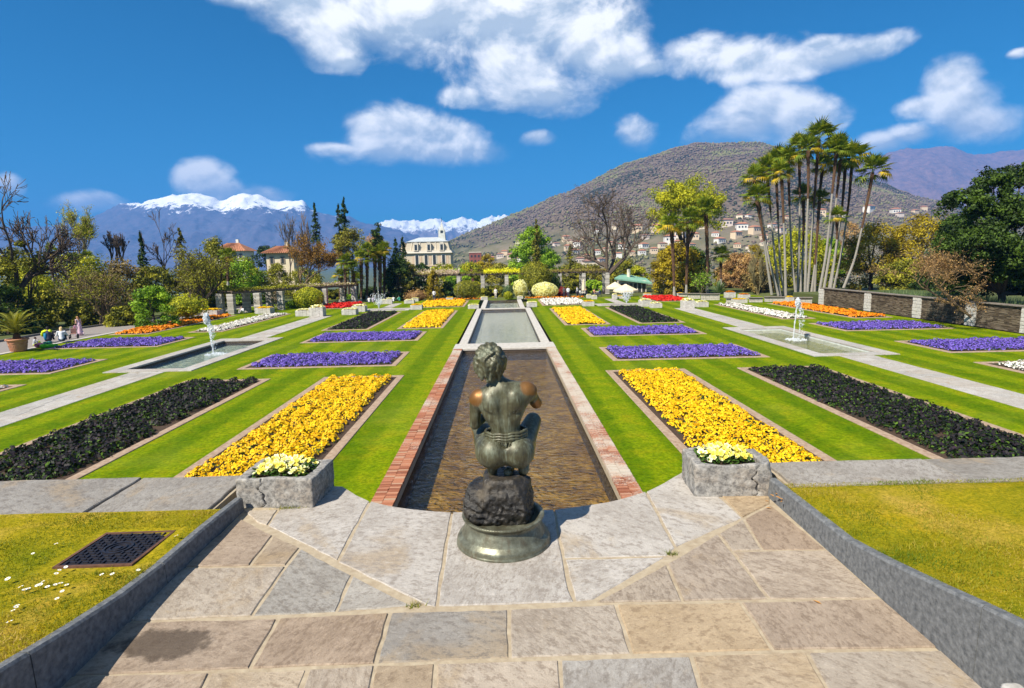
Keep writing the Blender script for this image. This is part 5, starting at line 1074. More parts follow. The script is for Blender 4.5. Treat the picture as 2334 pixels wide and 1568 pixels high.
for i, (x, y0, y1, w, Y, pl, nm) in enumerate([(60, 600, 720, 120, 84, 'ygreen', 'olive shrub beyond the gnarled tree'), (150, 575, 660, 120, 88, 'ygreen', 'yellow-green shrub below the yellowish tree'), (200, 580, 680, 130, 80, 'ygreen', 'brownish shrub below the pollarded trees'), (270, 590, 690, 130, 82, 'twig', 'grey brown thicket in the middle of the left border'), (350, 600, 700, 110, 84, 'olive', 'olive thicket behind the bright green shrub'), (420, 610, 710, 110, 86, 'browngreen', 'brown-green thicket left of the pergola'), (548, 592, 690, 130, 92, 'bright', 'fresh green shrub behind the left pergola'), (585, 620, 700, 120, 96, 'olive', 'olive shrub below the orange-roofed house'), (500, 610, 705, 80, 90, 'olive', 'olive shrub at the left end of the pergola'), (120, 660, 745, 120, 72, 'browngreen', 'brownish low shrub near the left path'), (200, 690, 752, 110, 66, 'olive', 'low olive bush below the reddish shrub'), (275, 700, 758, 80, 63, 'olive', 'low olive bush beside the bright green shrub'), (690, 610, 690, 110, 108, 'olive', 'olive shrub behind the rust-coloured tree'), (630, 600, 660, 60, 118, 'olive', 'olive tree in front of the orange-roofed house'), (518, 566, 660, 66, 100, 'olive', 'olive tree in front of the red-roofed house'), (560, 585, 660, 70, 104, 'ygreen', 'yellow-green tree between the two houses'), (40, 560, 700, 90, 90, 'olive', 'olive tree behind the gnarled bare tree'), (330, 610, 690, 90, 88, 'ygreen', 'yellow-green shrub below the tall thin bare tree')]):
    tree('shrub', nm, x, y0, y1, w, Y, pl, 4800, 46, .13, .36, .3, cat='shrub')
tree('dark_tree', 'dark green tree behind the orange-roofed house', 610, 540, 640, 60, 150, 'dkgreen', 2600, 30, .22)
bare('rust_tree', 'rusty orange spring tree in front of the orange-roofed house', 702, 528, 668, 128, 92, 91, M_BARKB, .2, .024, 6, .5, .12, .26, (2, 3), .75, 'rust', 8000, .12, multi=2)
bare('bare_tree', 'grey-brown bare tree left of the slim spruce', 662, 486, 640, 62, 120, 95, M_BARKG, .16, .03, 5, .4, .2, .3, (3, 3), .72); bare('bare_tree', 'pinkish bare tree right behind the rusty tree', 702, 482, 640, 40, 122, 99, M_BARKB, .14, .03, 5, .36, .22, .3, (3, 3), .72)
conifer('spruce', 'slim dark spruce in front of the left snow ridge', 716, 461, 600, 46, 112, 'dkgreen', 3400, .17, .35, .95, .45)
conifer('cedar', 'tall dark layered cedar left of the villa', 783, 452, 600, 62, 112, 'dkgreen', 4600, .18, .25, .75, .4, layers=13)
conifer('cedar', 'second darker cedar leader beside the tall cedar', 770, 468, 600, 52, 114, 'dkgreen', 3000, .18, .25, .8, .5, layers=12)
tree('brown_evergreen', 'brownish round evergreen below the tall cedar', 793, 508, 610, 76, 108, 'browngreen', 4600, 46, .15)
tree('dark_tree', 'dark round-topped evergreen left of the villa', 856, 502, 610, 40, 118, 'dkgreen', 3200, 30, .17); bush('brown_bush', 'brown bare bush between the dark evergreens', 855, 533, 600, 52, 121, 'pinktwig', 2200, .13, .3)
for i, (x, yt, w) in enumerate(((901, 545, 24), (916, 540, 28))): conifer('dark_conifer', ('left', 'right')[i]+' of two dark conifers beside the villa', x, yt, 640, w+8, 125, 'dkgreen', 2200, .2, .15, .55, .1)
for i, (x, y0, y1, w, pl, nm) in enumerate([(905, 578, 690, 66, 'dkgreen', 'dark evergreen shrub left of the yellow column conifer'), (928, 590, 688, 50, 'browngreen', 'brownish evergreen shrub beside the dark shrub'), (885, 610, 690, 40, 'dkgreen', 'dark shrub behind the far left jet'), (962, 640, 684, 50, 'dkgreen', 'shaded shrub under the wisteria pergola'), (1018, 642, 683, 36, 'dkgreen', 'shaded shrub right of the yellow column conifer'), (845, 655, 690, 60, 'dkgreen', 'dark shrub at the feet of the palms'), (765, 660, 694, 60, 'olive', 'olive shrub right of the yellow globe bush'), (800, 672, 692, 50, 'bright', 'low green plants below the palms')]):
    tree('evergreen_shrub', nm, x, y0, y1, w, 97+i*.8, pl, 4600, 40, .13, .36, .3, cat='shrub')
bush('twiggy_shrub', 'low brown twiggy shrub in front of the dark evergreens', 952, 660, 690, 60, 92.5, 'pinktwig', 1800, .09, .35)
conifer('golden_conifer', 'golden column conifer before the wisteria pergola', 988, 618, 688, 44, 92, 'gold', 5200, .11, -.3, .42, .02, base=LZ, layers=20)
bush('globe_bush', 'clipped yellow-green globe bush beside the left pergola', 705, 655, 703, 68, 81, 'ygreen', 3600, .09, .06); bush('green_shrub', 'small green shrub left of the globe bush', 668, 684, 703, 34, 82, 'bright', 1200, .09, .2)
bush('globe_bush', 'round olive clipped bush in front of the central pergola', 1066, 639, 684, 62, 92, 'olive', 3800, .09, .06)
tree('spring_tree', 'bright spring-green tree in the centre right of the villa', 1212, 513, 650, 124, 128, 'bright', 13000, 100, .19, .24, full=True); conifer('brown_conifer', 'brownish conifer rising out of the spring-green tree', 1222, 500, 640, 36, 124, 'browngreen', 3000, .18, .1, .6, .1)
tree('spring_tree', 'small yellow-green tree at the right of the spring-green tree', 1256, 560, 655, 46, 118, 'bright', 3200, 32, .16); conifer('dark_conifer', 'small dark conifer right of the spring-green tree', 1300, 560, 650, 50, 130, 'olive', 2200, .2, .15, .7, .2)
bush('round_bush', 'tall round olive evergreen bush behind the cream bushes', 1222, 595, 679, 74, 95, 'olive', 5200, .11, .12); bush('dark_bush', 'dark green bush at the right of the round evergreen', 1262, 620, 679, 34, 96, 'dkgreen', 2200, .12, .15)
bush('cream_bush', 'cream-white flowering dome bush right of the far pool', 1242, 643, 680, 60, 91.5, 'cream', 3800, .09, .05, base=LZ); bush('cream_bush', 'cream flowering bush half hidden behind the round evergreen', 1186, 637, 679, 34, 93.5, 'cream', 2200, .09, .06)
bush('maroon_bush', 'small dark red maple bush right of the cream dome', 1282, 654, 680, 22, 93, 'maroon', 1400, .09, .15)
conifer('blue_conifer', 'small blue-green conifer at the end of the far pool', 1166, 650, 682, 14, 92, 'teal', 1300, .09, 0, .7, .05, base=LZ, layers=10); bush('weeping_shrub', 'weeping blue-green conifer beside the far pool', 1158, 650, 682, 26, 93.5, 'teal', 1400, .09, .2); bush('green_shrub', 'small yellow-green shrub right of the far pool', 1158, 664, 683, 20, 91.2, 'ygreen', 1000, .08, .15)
for i, (x, y0, y1, w, Y, pl, nm) in enumerate([(1070, 598, 640, 80, 150, 'ygreen', 'yellow-green tree right of the villa'), (1110, 580, 640, 60, 165, 'gold', 'golden tree in front of the red-brown block'), (1140, 600, 650, 70, 150, 'browngreen', 'brown spring tree left of the spring-green tree'), (1010, 600, 645, 80, 150, 'ygreen', 'yellow-green shrubs in front of the villa'), (960, 600, 640, 50, 150, 'dkgreen', 'green tree at the left foot of the villa'), (1045, 612, 645, 60, 140, 'bright', 'fresh green tree below the villa'), (1180, 610, 660, 50, 130, 'browngreen', 'brownish tree between pergola and spring tree'), (1310, 600, 655, 90, 140, 'olive', 'olive tree behind the right pergola'), (1345, 600, 660, 80, 130, 'browngreen', 'brown tree left of the big bare tree'), (1420, 590, 650, 90, 132, 'olive', 'olive tree behind the green-roofed pavilion'), (1455, 605, 650, 60, 125, 'ygreen', 'yellow-green tree at the pavilion roof'), (1130, 650, 682, 50, 99, 'olive', 'clipped hedge behind the end of the pools'), (1100, 655, 683, 30, 98, 'olive', 'olive hedge right of the round clipped bush'), (1310, 640, 676, 60, 104, 'olive', 'olive hedge behind the couple'), (1350, 640, 676, 70, 106, 'bright', 'green hedge behind the cafe guests')]):
    tree('background_tree', nm, x, y0, y1, w, Y, pl, 4600, 46, .17, .34, .3)
bare('big_bare_tree', 'big spreading bare tree before the hill', 1402, 420, 672, 235, 101, 205, M_BARKT, .62, .03, 7, .55, .10, .30, (2, 3), .78, xoff=-24, wiggle=.16)
for i, (x, y0, y1, w) in enumerate([(1560, 392, 500, 110), (1525, 425, 480, 90), (1618, 430, 540, 84), (1560, 470, 560, 120)]): pass
tree('yellow_green_tree', 'tall yellow-green spring tree behind the three palms', 1566, 386, 585, 196, 118, 'ygreen', 21000, 120, .2, .22, .4, bark=M_BARK, rt=.45)
tree('golden_evergreen', 'broad golden-olive evergreen under the three palms', 1545, 552, 674, 138, 97, 'gold', 14000, 90, .15, .26, .3, full=True); tree('dark_evergreen', 'dark evergreen in the shade behind the three palms', 1580, 560, 672, 90, 102, 'dkgreen', 7200, 60, .16, .3, .3, full=True)
bare('leggy_shrub', 'leggy shrub with pale bent stems beside the agave', 1598, 612, 672, 52, 90.5, 33, M_BARKY, .07, .02, 4, .5, .15, .35, (2, 3), .7, 'bright', 700, .14, multi=4, cat='shrub')
# agave rosette
def rosette(name, label, x, y, w, Y, k, pal, L_, wid, cat):
    c = at(x, y, Y); t = thing(name, label, cat, c); b = MB(); tint = []
    for i in range(k):
        a = rng.uniform(0, 6.28); e = rng.uniform(.15, 1.45); L2 = L_*rng.uniform(.75, 1.1); d = np.array([math.cos(a)*math.cos(e), math.sin(a)*math.cos(e), math.sin(e)]); p = np.array([-math.sin(a), math.cos(a), 0])*wid; m_ = d*L2*.5; tp = d*L2+np.array([0, 0, -.12*L2*math.cos(e)])
        b = MB(); b.add([-p*.6, p*.6, m_+p, tp, m_-p], [[0, 1, 2, 3, 4]]); me = mesh('leaf', np.concatenate(b.v), b.f, LM[pal], tint=np.full(5, rng.uniform(.5, 1))); link('leaf', me, t, (0, 0, .1))
rosette('spiky_agave', 'blue-green spiky agave clump behind the low stone wall', 1638, 668, 54, 84, 70, 'teal', 1.9, .08, 'agave')
# right side shrubs
for i, (x, y0, y1, w, Y, pl, nm) in enumerate([(1690, 575, 672, 110, 110, 'pinktwig', 'pale brown thicket between the palms and the agave'), (1735, 600, 675, 90, 96, 'twig', 'grey brown thicket at the foot of the palm grove'), (1830, 520, 672, 170, 104, 'ygreen', 'yellow-green thicket behind the palm grove'), (1780, 540, 672, 90, 108, 'ygreen', 'yellow thicket left behind the palm grove'), (1890, 540, 665, 90, 106, 'bright', 'green thicket right behind the palm grove'), (1940, 500, 560, 80, 150, 'pinktwig', 'pinkish bare trees beyond the palm grove'), (1995, 505, 665, 175, 92, 'gold', 'golden-leaved tree right of the palm grove'), (2105, 485, 640, 190, 90, 'gold', 'golden tree behind the weeping shrub'), (2060, 590, 672, 140, 84, 'olive', 'olive shrub below the golden tree'), (2140, 610, 690, 130, 76, 'dkgreen', 'dark shrub under the weeping shrub'), (1720, 555, 640, 60, 130, 'gold', 'golden bush beyond the thicket'), (1660, 600, 672, 70, 118, 'browngreen', 'brown-green shrub behind the agave')]):
    tree('thicket', nm, x, y0, y1, w, Y, pl, 9000 if w > 100 else 5200, 70, .14, .3, .3, cat='shrub')
bare('weeping_shrub', 'brown weeping twiggy shrub leaning over the right wall', 2110, 540, 745, 190, 46.5, 121, M_BARKB, .13, .012, 6, .62, .07, .62, (3, 3), .72, 'pinktwig', 7000, .055, xoff=130, base=LZ)
lobed_tree('dark_green_tree', 'big dark green tree overhanging the right wall', 46, [(2265, 425, 62, 46, 1), (2325, 405, 60, 44, 2), (2205, 470, 60, 46, 0), (2285, 500, 90, 60, 0), (2230, 560, 84, 62, -1), (2320, 590, 80, 62, -2), (2180, 545, 44, 36, 2), (2260, 630, 80, 36, 0), (2350, 500, 70, 70, 1), (2200, 640, 60, 34, 3), (2310, 655, 80, 36, 3), (2370, 640, 60, 50, 4), (2150, 610, 50, 44, 5)], 'dkgreen', 62000, .115, LZ+1., 2300, .3)
lobed_tree('dark_green_tree', 'dark evergreen beyond the right picture edge behind the wall', 44, [(2430, 480, 90, 70, 0), (2400, 590, 90, 80, 1), (2480, 600, 90, 90, 0)], 'dkgreen', 20000, .12, LZ+1., 2420, .3)
tree('dark_green_tree', 'lower dark evergreen left of the big dark tree', 2180, 480, 690, 130, 66, 'dkgreen', 12000, 70, .14, .26, .35, full=True, base=LZ+1.)
# ---- palms
z5 = lambda p: (1641+p[0]*.3372, 255.3+p[1]*.3372)
grove = [([(350, 1235), (320, 1050), (285, 800), (245, 590)], 62, .45), ([(395, 1240), (330, 980), (290, 700), (235, 455)], 62, .3), ([(408, 1245), (375, 1000), (345, 650), (322, 400)], 66, .35), ([(440, 1245), (405, 1050), (390, 700), (375, 360)], 70, .4), ([(445, 1240), (435, 900), (420, 600), (412, 420)], 54, .5), ([(512, 1225), (485, 1000), (470, 600), (462, 330)], 64, .35), ([(523, 1230), (540, 900), (548, 550), (540, 260)], 64, .4), ([(545, 1225), (560, 950), (565, 750), (562, 585)], 54, .6), ([(575, 1230), (585, 800), (597, 500), (595, 260)], 60, .45), ([(590, 1240), (615, 900), (640, 550), (668, 185)], 76, .45), ([(618, 1225), (650, 1000), (670, 750), (680, 600)], 50, .7), ([(640, 1220), (655, 800), (670, 560), (690, 380)], 54, .5), ([(672, 1215), (715, 950), (745, 600), (780, 270)], 64, .3), ([(700, 1212), (750, 900), (790, 550), (815, 320)], 72, .4), ([(735, 1210), (790, 900), (825, 650), (850, 340)], 60, .4), ([(765, 1210), (815, 950), (860, 600), (882, 325)], 70, .45), ([(745, 1210), (775, 1000), (795, 850), (792, 720)], 46, .4), ([(835, 1190), (905, 1000), (970, 700), (1025, 410)], 70, .45)]
gl_ = ['shortest leaning palm at the left edge of the grove', 'palm leaning left with the second crown from the left in the grove', 'third palm from the left in the tall grove', 'fourth palm from the left with a broad crown in the grove', 'thin dark palm behind the fourth palm of the grove', 'slender palm left of the centre of the grove', 'straight palm just left of the tallest in the grove', 'low-crowned palm hidden among the trunks in the grove centre', 'dark palm right beside the straight palm of the grove', 'tallest palm in the middle of the grove', 'low dark palm right of the tallest trunk in the grove', 'shaded palm with a hidden crown right of the tallest', 'slim palm leaning right past the centre of the grove', 'palm with a wide crown right of the centre of the grove', 'dark palm behind the wide-crowned palm of the grove', 'palm with a ringed trunk at the right of the grove', 'lowest palm with a small crown in the right half of the grove', 'separate palm leaning far right of the grove']
for i, (pp, cw, fb) in enumerate(grove): palm(gl_[i], [z5(q) for q in pp], 80+2.2*(i % 4), cw*1.1, fb, 28, .15, 'palms of the tall grove', LZ-.2, 2.2)
for i, (pp, cw, lb) in enumerate([([(1537, 674), (1536, 600), (1531, 520)], 62, 'left palm of three before the yellow-green tree'), ([(1564, 672), (1567, 590), (1570, 505)], 62, 'middle palm of three before the yellow-green tree'), ([(1612, 670), (1612, 580), (1608, 484)], 62, 'right palm of three before the yellow-green tree'), ([(1643, 650), (1643, 600), (1644, 585)], 44, 'short palm behind the agave')]): palm(lb, pp, 88+i*2, cw*1.08, .8, 28, .2, 'palms before the yellow-green tree', LZ-.2, 3)
for i, (x, yb, yt, cw) in enumerate([(787, 690, 600, 46), (805, 690, 617, 44), (823, 692, 594, 50), (836, 690, 575, 48), (775, 690, 632, 40), (852, 690, 590, 44), (866, 690, 578, 44), (812, 690, 640, 40), (876, 690, 570, 40)]):
    palm(f"{('first', 'second', 'third', 'fourth', 'fifth', 'sixth', 'seventh', 'eighth', 'ninth')[[4, 0, 1, 7, 2, 3, 5, 6, 8].index(i)]} palm from the left in the group beside the dark evergreens", [(x, yb), (x+2, (yb+yt)/2), (x+1, yt)], 91+i*.7, cw, .8, 22, .2, 'palms left of the villa', LZ, 2)
for i, (x, yt, yb, lb) in enumerate([(122, 578, 640, 'small palm left of the yellowish tree'), (172, 600, 650, 'low palm under the yellowish tree'), (200, 594, 650, 'second low palm under the pollarded trees'), (520, 585, 650, 'small palm before the red roof')]): palm(lb, [(x, yb), (x, yt)], 84+i, 44, .8, 20, .18, 'small palms of the left border', LZ-1, 1)
# bamboo-like pale stems left of the grove, blue-green bulbs along the wall
bare('pale_stem_shrub', 'pale thin-stemmed shrub left of the palm grove', 1728, 556, 675, 60, 92, 140, M_BARKY, .06, .02, 5, .3, .2, .3, (2, 3), .75, multi=4, cat='shrub')

# ------------------------------------------------------------------ walls, pergolas, planters
M_DRY = leafmat('drystone', [(0, (.05, .038, .025)), (.5, (.12, .09, .06)), (1, (.21, .17, .12))], 0., .9)
def stone_wall():
    H = 1.9; t = thing('garden_wall', 'long dark dry-stone wall with pale stone pillars at the right', 'wall', (38.0, 30, LZ))
    L_ = 39.3; b = MB(); b.box((.26, L_/2, H/2-.1), (.4, L_, H+.1)); b.build('core', simple('wall_core', (.04, .03, .02), (.08, .06, .04), 4), t)
    C, Dm = [], []; z = .0
    while z < H-.05:
        h = rng.uniform(.045, .085); y = 0.
        while y < L_:
            w = rng.uniform(.18, .6); C.append((.05+rng.normal(0, .012), y+w/2, z+h/2)); Dm.append((.16, w-.012, h-.01)); y += w
        z += h
    box_array(np.array(C), np.array(Dm), 'stones', M_DRY, t)
    y = 0.
    while y < L_: w = min(rng.uniform(1., 1.8), L_-y); b = MB(); b.box((.2, y+w/2, H+.05), (.75, w-.015, .09), bev=.012); b.build('coping_slab', simple('wall_coping', (.13, .11, .09), (.24, .21, .18), 4), t); y += w
    for y in (39.0, 30.1, 22.8, 16.6, 11.4, 6., 1.):      # pillars of pale blocks
        z = 0.; k = 0
        while z < H-.03:
            h = min(rng.uniform(.24, .36), H-z); sp = rng.uniform(-.12, .12) if k % 2 else None
            for (a, c) in ([(-.5, .5)] if sp is None and rng.random() < .5 else [(-.5, sp or .05), (sp or .05, .5)]):
                b = MB(); b.box((-.02+rng.normal(0, .01), y+(a+c)/2*1.05, z+h/2), (.24, (c-a)*1.05-.02, h-.02), bev=.018); b.build('pillar_block', simple('pillar_stone', (.36, .34, .30), (.62, .60, .56), 6, .85, .5, .02), t)
            z += h; k += 1
stone_wall()
# strip behind the wall is higher ground with bulbs
b = MB(); b.box((47.5, 55, LZ+.5), (18, 44, 1.0)); tag(b.build('raised_bank', m_ground()), kind='structure')
n = 1600; P = np.stack([rng.uniform(38.9, 41.5, n), rng.uniform(44, 60, n), np.full(n, LZ+1.0)], 1); P[:, 2] += 0
tag(blades('bulb_leaves', P, rng.uniform(.5, 1.0, n)+.5, rng.uniform(.03, .06, n), rng.uniform(.3, 1, n), LM['teal'], lean=.25), 'blue-green daffodil leaves along the top of the right wall', 'daffodils', kind='stuff')
# low stone walls and benches at the back right
def lowwall(label, xa, xb, y, h, Y=None):
    a, c = np.array(on(xa, y, LZ)), np.array(on(xb, y, LZ)); L_ = np.linalg.norm(c-a); rz = math.atan2(c[1]-a[1], c[0]-a[0]); t = thing('low_stone_wall', label, 'wall', tuple((a+c)/2), rz)
    z = 0; k = 0
    while z < h-.02:
        hh = min(.24, h-z); x = -L_/2
        while x < L_/2-.02: w = min(rng.uniform(.35, .7), L_/2-x); b = MB(); b.box((x+w/2, 0, z+hh/2), (w-.02, .42+rng.normal(0, .01), hh-.015), bev=.015); b.build('block', simple('low_wall_stone', (.30, .27, .23), (.5, .47, .42), 6, .85, .5, .02), t); x += w
        z += hh
    b = MB(); b.box((0, 0, h+.05), (L_+.1, .75, .09), bev=.01); b.build('capping_slab', simple('wall_coping', (.13, .11, .09), (.24, .21, .18), 4), t)
for i, (xa, xb, y, h, l) in enumerate([(1546, 1566, 676, .45, 'low wall piece left of the agave by the three palms'), (1567, 1596, 681, .7, 'low wall section below the leggy shrub'), (1597, 1640, 684, .8, 'low stone wall in front of the agave'), (1655, 1668, 689, .5, 'short bench wall left of the yellow planter on the right'), (1707, 1738, 689, .55, 'bench wall right of the yellow planter on the right'), (1742, 1796, 688, .6, 'low bench wall before the palm grove'), (1812, 1850, 692, .7, 'low wall joining the long right wall')]): lowwall(l, xa, xb, y, h)

# stone planters across the garden: rough troughs made of slabs, filled with flowers
def far_planter_mesh(seed):
    q = np.random.default_rng(seed); b = MB(); n = 4
    for i in range(n):
        for s in (-1, 1): b.box(((i-(n-1)/2)/n, s*.43, .5+q.uniform(-.02, .01)), (1/n-.012, .14, 1.+q.uniform(-.04, .03)), bev=.02)
    for s in (-1, 1): b.box((s*.43, 0, .5), (.14, .715, .98), bev=.02)
    b.box((0, 0, .44), (.72, .72, .86)); return b.mesh('trough', simple('planter_stone', (.34, .32, .29), (.60, .57, .53), 4, .85, .5, .03, detail=8))
FPM = [far_planter_mesh(i) for i in range(4)]
def fl_patch(colour, seed):
    n = 260; P = np.stack([rng.uniform(-.42, .42, n), rng.uniform(-.42, .42, n), rng.uniform(.86, 1.0, n)], 1); P[:, 2] += .06+.34*(1-np.hypot(P[:, 0], P[:, 1])**2*3)*.6; V, Fq = flowers_np(P, rng.uniform(.05, .09, n)); return mesh('blossoms', V, Fq, FM[colour] if colour != 'cream' else M_CREAM, tint=np.repeat(rng.uniform(.2, 1, n), 5))
FLM = {c: [fl_patch(c, i) for i in range(2)] for c in ('yellow', 'cream', 'orange')}
def far_planter(label, x0, x1, yb, yt, col, k, fl=True):
    a, c = on(x0, yb, LZ), on(x1, yb, LZ); w = math.dist(a, c); Y = (a[1]+c[1])/2; h = (yb-yt)*pxm(Y)*.95
    t = thing('stone_planter', label, 'planter', ((a[0]+c[0])/2, Y+w*.4, LZ), 0, 'stone planters across the garden', 1.)
    o = link('trough', FPM[k % 4], t, scale=(w, w*.8, h)); f = link('flower_patch', FLM[col][k % 2], t, scale=(w, w*.8, h)); f['kind'] = 'stuff'
fp = [(459, 493, 723, 707, 'yellow', 'planter with yellow flowers before the left shrubs'), (584, 614, 715, 702, 'yellow', 'planter with yellow flowers in front of the left pergola'), (675, 706, 721, 707, 'cream', 'lower of the two joined planters at the left path end'), (706, 735, 722, 700, 'cream', 'taller of the two joined planters at the left path end'), (780, 810, 718, 705, 'cream', 'nearer of two planters beside the left scarlet bed'), (803, 831, 711, 697, 'cream', 'farther of two planters beside the left scarlet bed'), (803, 820, 690, 682, 'yellow', 'small planter at the feet of the left palms'), (866, 880, 693, 684, 'cream', 'left planter behind the far left jet'), (881, 893, 693, 681, 'cream', 'tall grey planter behind the far left jet'), (922, 943, 692, 684, 'cream', 'planter left of the farthest yellow bed'), (938, 953, 687, 680, 'cream', 'small planter behind the planter left of the farthest yellow bed'), (936, 961, 706, 695, 'yellow', 'planter with yellow flowers at the corner of the farthest yellow bed'), (1067, 1091, 704, 695, 'cream', 'planter beside the left end of the narrow pool slab'), (1017, 1032, 685, 678, 'yellow', 'planter with yellow flowers near the round clipped bush'), (1096, 1111, 684, 677, 'cream', 'planter left of the end of the last pool'), (1179, 1192, 681, 675, 'cream', 'planter right of the end of the last pool'), (1201, 1224, 700, 689, 'cream', 'planter beside the right end of the narrow pool slab'), (1329, 1355, 698, 687, 'yellow', 'planter with yellow flowers beside the farthest white bed'), (1459, 1486, 699, 684, 'cream', 'taller of two joined planters before the right scarlet bed'), (1484, 1510, 702, 691, 'cream', 'lower round planter before the right scarlet bed'), (1337, 1348, 680, 672, 'cream', 'left planter by the cafe guests'), (1349, 1361, 682, 674, 'cream', 'right planter by the cafe guests'), (1396, 1407, 682, 671, 'cream', 'left planter below the cream umbrella'), (1408, 1420, 681, 674, 'yellow', 'right planter below the cream umbrella'), (1468, 1485, 676, 669, 'yellow', 'planter with yellow flowers beside the pavilion'), (1556, 1584, 704, 684, 'cream', 'taller of two joined planters at the right path end'), (1587, 1616, 700, 688, 'cream', 'lower of two joined planters at the right path end'), (1674, 1705, 691, 682, 'yellow', 'planter with yellow flowers on the right bench wall'), (1655, 1678, 679, 666, 'orange', 'planter with orange flowers right of the agave'), (1687, 1711, 681, 671, 'orange', 'planter with orange flowers behind the right bench wall'), (1793, 1811, 689, 677, 'yellow', 'planter with yellow flowers before the palm grove'), (1542, 1558, 675, 668, 'yellow', 'planter beside the left of the three palms')]
for k, (x0, x1, yb, yt, c, l) in enumerate(fp): far_planter(l, x0, x1, yb, yt, c, k)
# low orange and yellow edging flowers along the back of the garden
for i, (x0, x1, y, c, l) in enumerate([(-11, -3.2, 90.2, 'orange', 'thin strip of orange flowers behind the farthest yellow bed'), (3.2, 12.5, 89.4, 'orange', 'thin strip of orange flowers before the cream dome bush')]): bed(l, c, x0, x1, y, y+1.3, 60, .09, .25, .1, 40, .4, .08, .12)

# pergolas
M_POST = leafmat('post_stone', [(0, (.26, .24, .21)), (.5, (.42, .39, .34)), (1, (.56, .53, .48))], 0., .9); M_BEAM = simple('old_timber', (.07, .05, .035), (.15, .115, .085), 6, .9, .4, .02, sc3=(.3, 1, 1))
def pergola(name, label, posts, ytops, wid, vine, back=2.6):
    p0 = posts[0]; t = thing(name, label, 'pergola', (p0[0], p0[1], LZ)); top = None; tops = []
    A = [np.array([p[0]-p0[0], p[1]-p0[1]]) for p in posts]; dirv = (A[-1]-A[0])/np.linalg.norm(A[-1]-A[0]); nrm = np.array([-dirv[1], dirv[0]]); nrm = nrm if nrm[1] > 0 else -nrm
    for i, a in enumerate(A):
        for k in (0, 1):
            q = a+nrm*back*k; H = ytops[i]; C, Dm = [], []; z = 0.
            while z < H:
                h = min(rng.uniform(.10, .18), H-z); C.append((q[0], q[1], z+h/2)); Dm.append((wid*rng.uniform(.94, 1.03), wid*rng.uniform(.94, 1.03), h-.012)); z += h
            box_array(np.array(C), np.array(Dm), 'post', M_POST, t)
    b = MB(); rz = math.atan2(dirv[1], dirv[0])
    for k in (0, 1):
        for (i, j) in zip(range(len(A)-1), range(1, len(A))):
            a, c = A[i]+nrm*back*k, A[j]+nrm*back*k; m_ = (a+c)/2; L_ = np.linalg.norm(c-a); b = MB(); b.box((m_[0], m_[1], (ytops[i]+ytops[j])/2+.11), (L_+.25, .2, .22), rz); b.build('beam', M_BEAM, t)
    L_ = np.linalg.norm(A[-1]-A[0]); n = int(L_/.9)
    for i in range(n+1):
        q = A[0]+dirv*L_*i/n+nrm*back/2; b = MB(); b.box((q[0], q[1], np.interp(i/n, np.linspace(0, 1, len(ytops)), ytops)+.3), (.12, back+1.1, .14), rz); b.build('rafter', M_BEAM, t)
    for (f0, f1, pal, m_, thick) in vine:
        P = np.stack([rng.uniform(f0, f1, m_), rng.uniform(-.15, 1.15, m_)*back, np.abs(rng.normal(0, thick, m_))+.34], 1); P3 = np.zeros((m_, 3)); P3[:, :2] = A[0]+dirv*(P[:, 0:1]*L_)+nrm*P[:, 1:2]; P3[:, 2] = np.interp(P[:, 0], np.linspace(0, 1, len(ytops)), ytops)+P[:, 2]-.05*(rng.random(m_) < .15)*8*rng.random(m_)
        V, Fq = leaves_np(P3, rng.uniform(.06, .14, m_), None, .6); link('vine', mesh('vine', V, Fq, LM[pal], tint=np.repeat(rng.random(m_), 4)), t)
pl = [on(x, y, LZ) for x, y in ((530, 716), (590, 713), (642, 706))]; pl.append((pl[2][0]+4.2, pl[2][1]+5.5, LZ)); pl.append((pl[3][0]+3., pl[3][1]+5, LZ))
pergola('stone_pergola', 'stone-post pergola with vines at the left back of the garden', pl, [2.55, 2.55, 2.55, 2.55, 2.55], .78, [(0, .55, 'olive', 2600, .13), (.5, 1, 'wisteria', 1200, .16), (.2, .7, 'ygreen', 900, .16), (0, 1, 'browngreen', 2600, .1)])
pergola('stone_pergola', 'long pergola with wisteria across the far end of the garden', [(x, 98., LZ) for x in (-16.5, -11.5, -7.4, -3.4, .6, 4.6, 9.5, 13.5, 17.5)], [3.55]*9, .62, [(.0, .27, 'wisteria', 3800, .32), (.0, .2, 'ygreen', 1200, .2), (.39, .57, 'lemon', 2800, .3), (.27, 1, 'browngreen', 3000, .1), (.62, 1, 'twig', 2200, .16)], 3.)
# wisteria hanging at a left post
q = on(633, 706, LZ); n = 500; P = np.stack([q[0]+rng.normal(0, .35, n), q[1]+rng.normal(0, .3, n), LZ+rng.uniform(.2, 2.5, n)], 1); V, Fq = leaves_np(P, rng.uniform(.05, .1, n), None, .6)
w = thing('wisteria', 'mauve wisteria hanging beside the third post of the left pergola', 'climber', (q[0], q[1], LZ)); link('blossoms', mesh('blossoms', V-np.array([q[0], q[1], LZ]), Fq, LM['wisteria'], tint=np.repeat(rng.random(n), 4)), w)

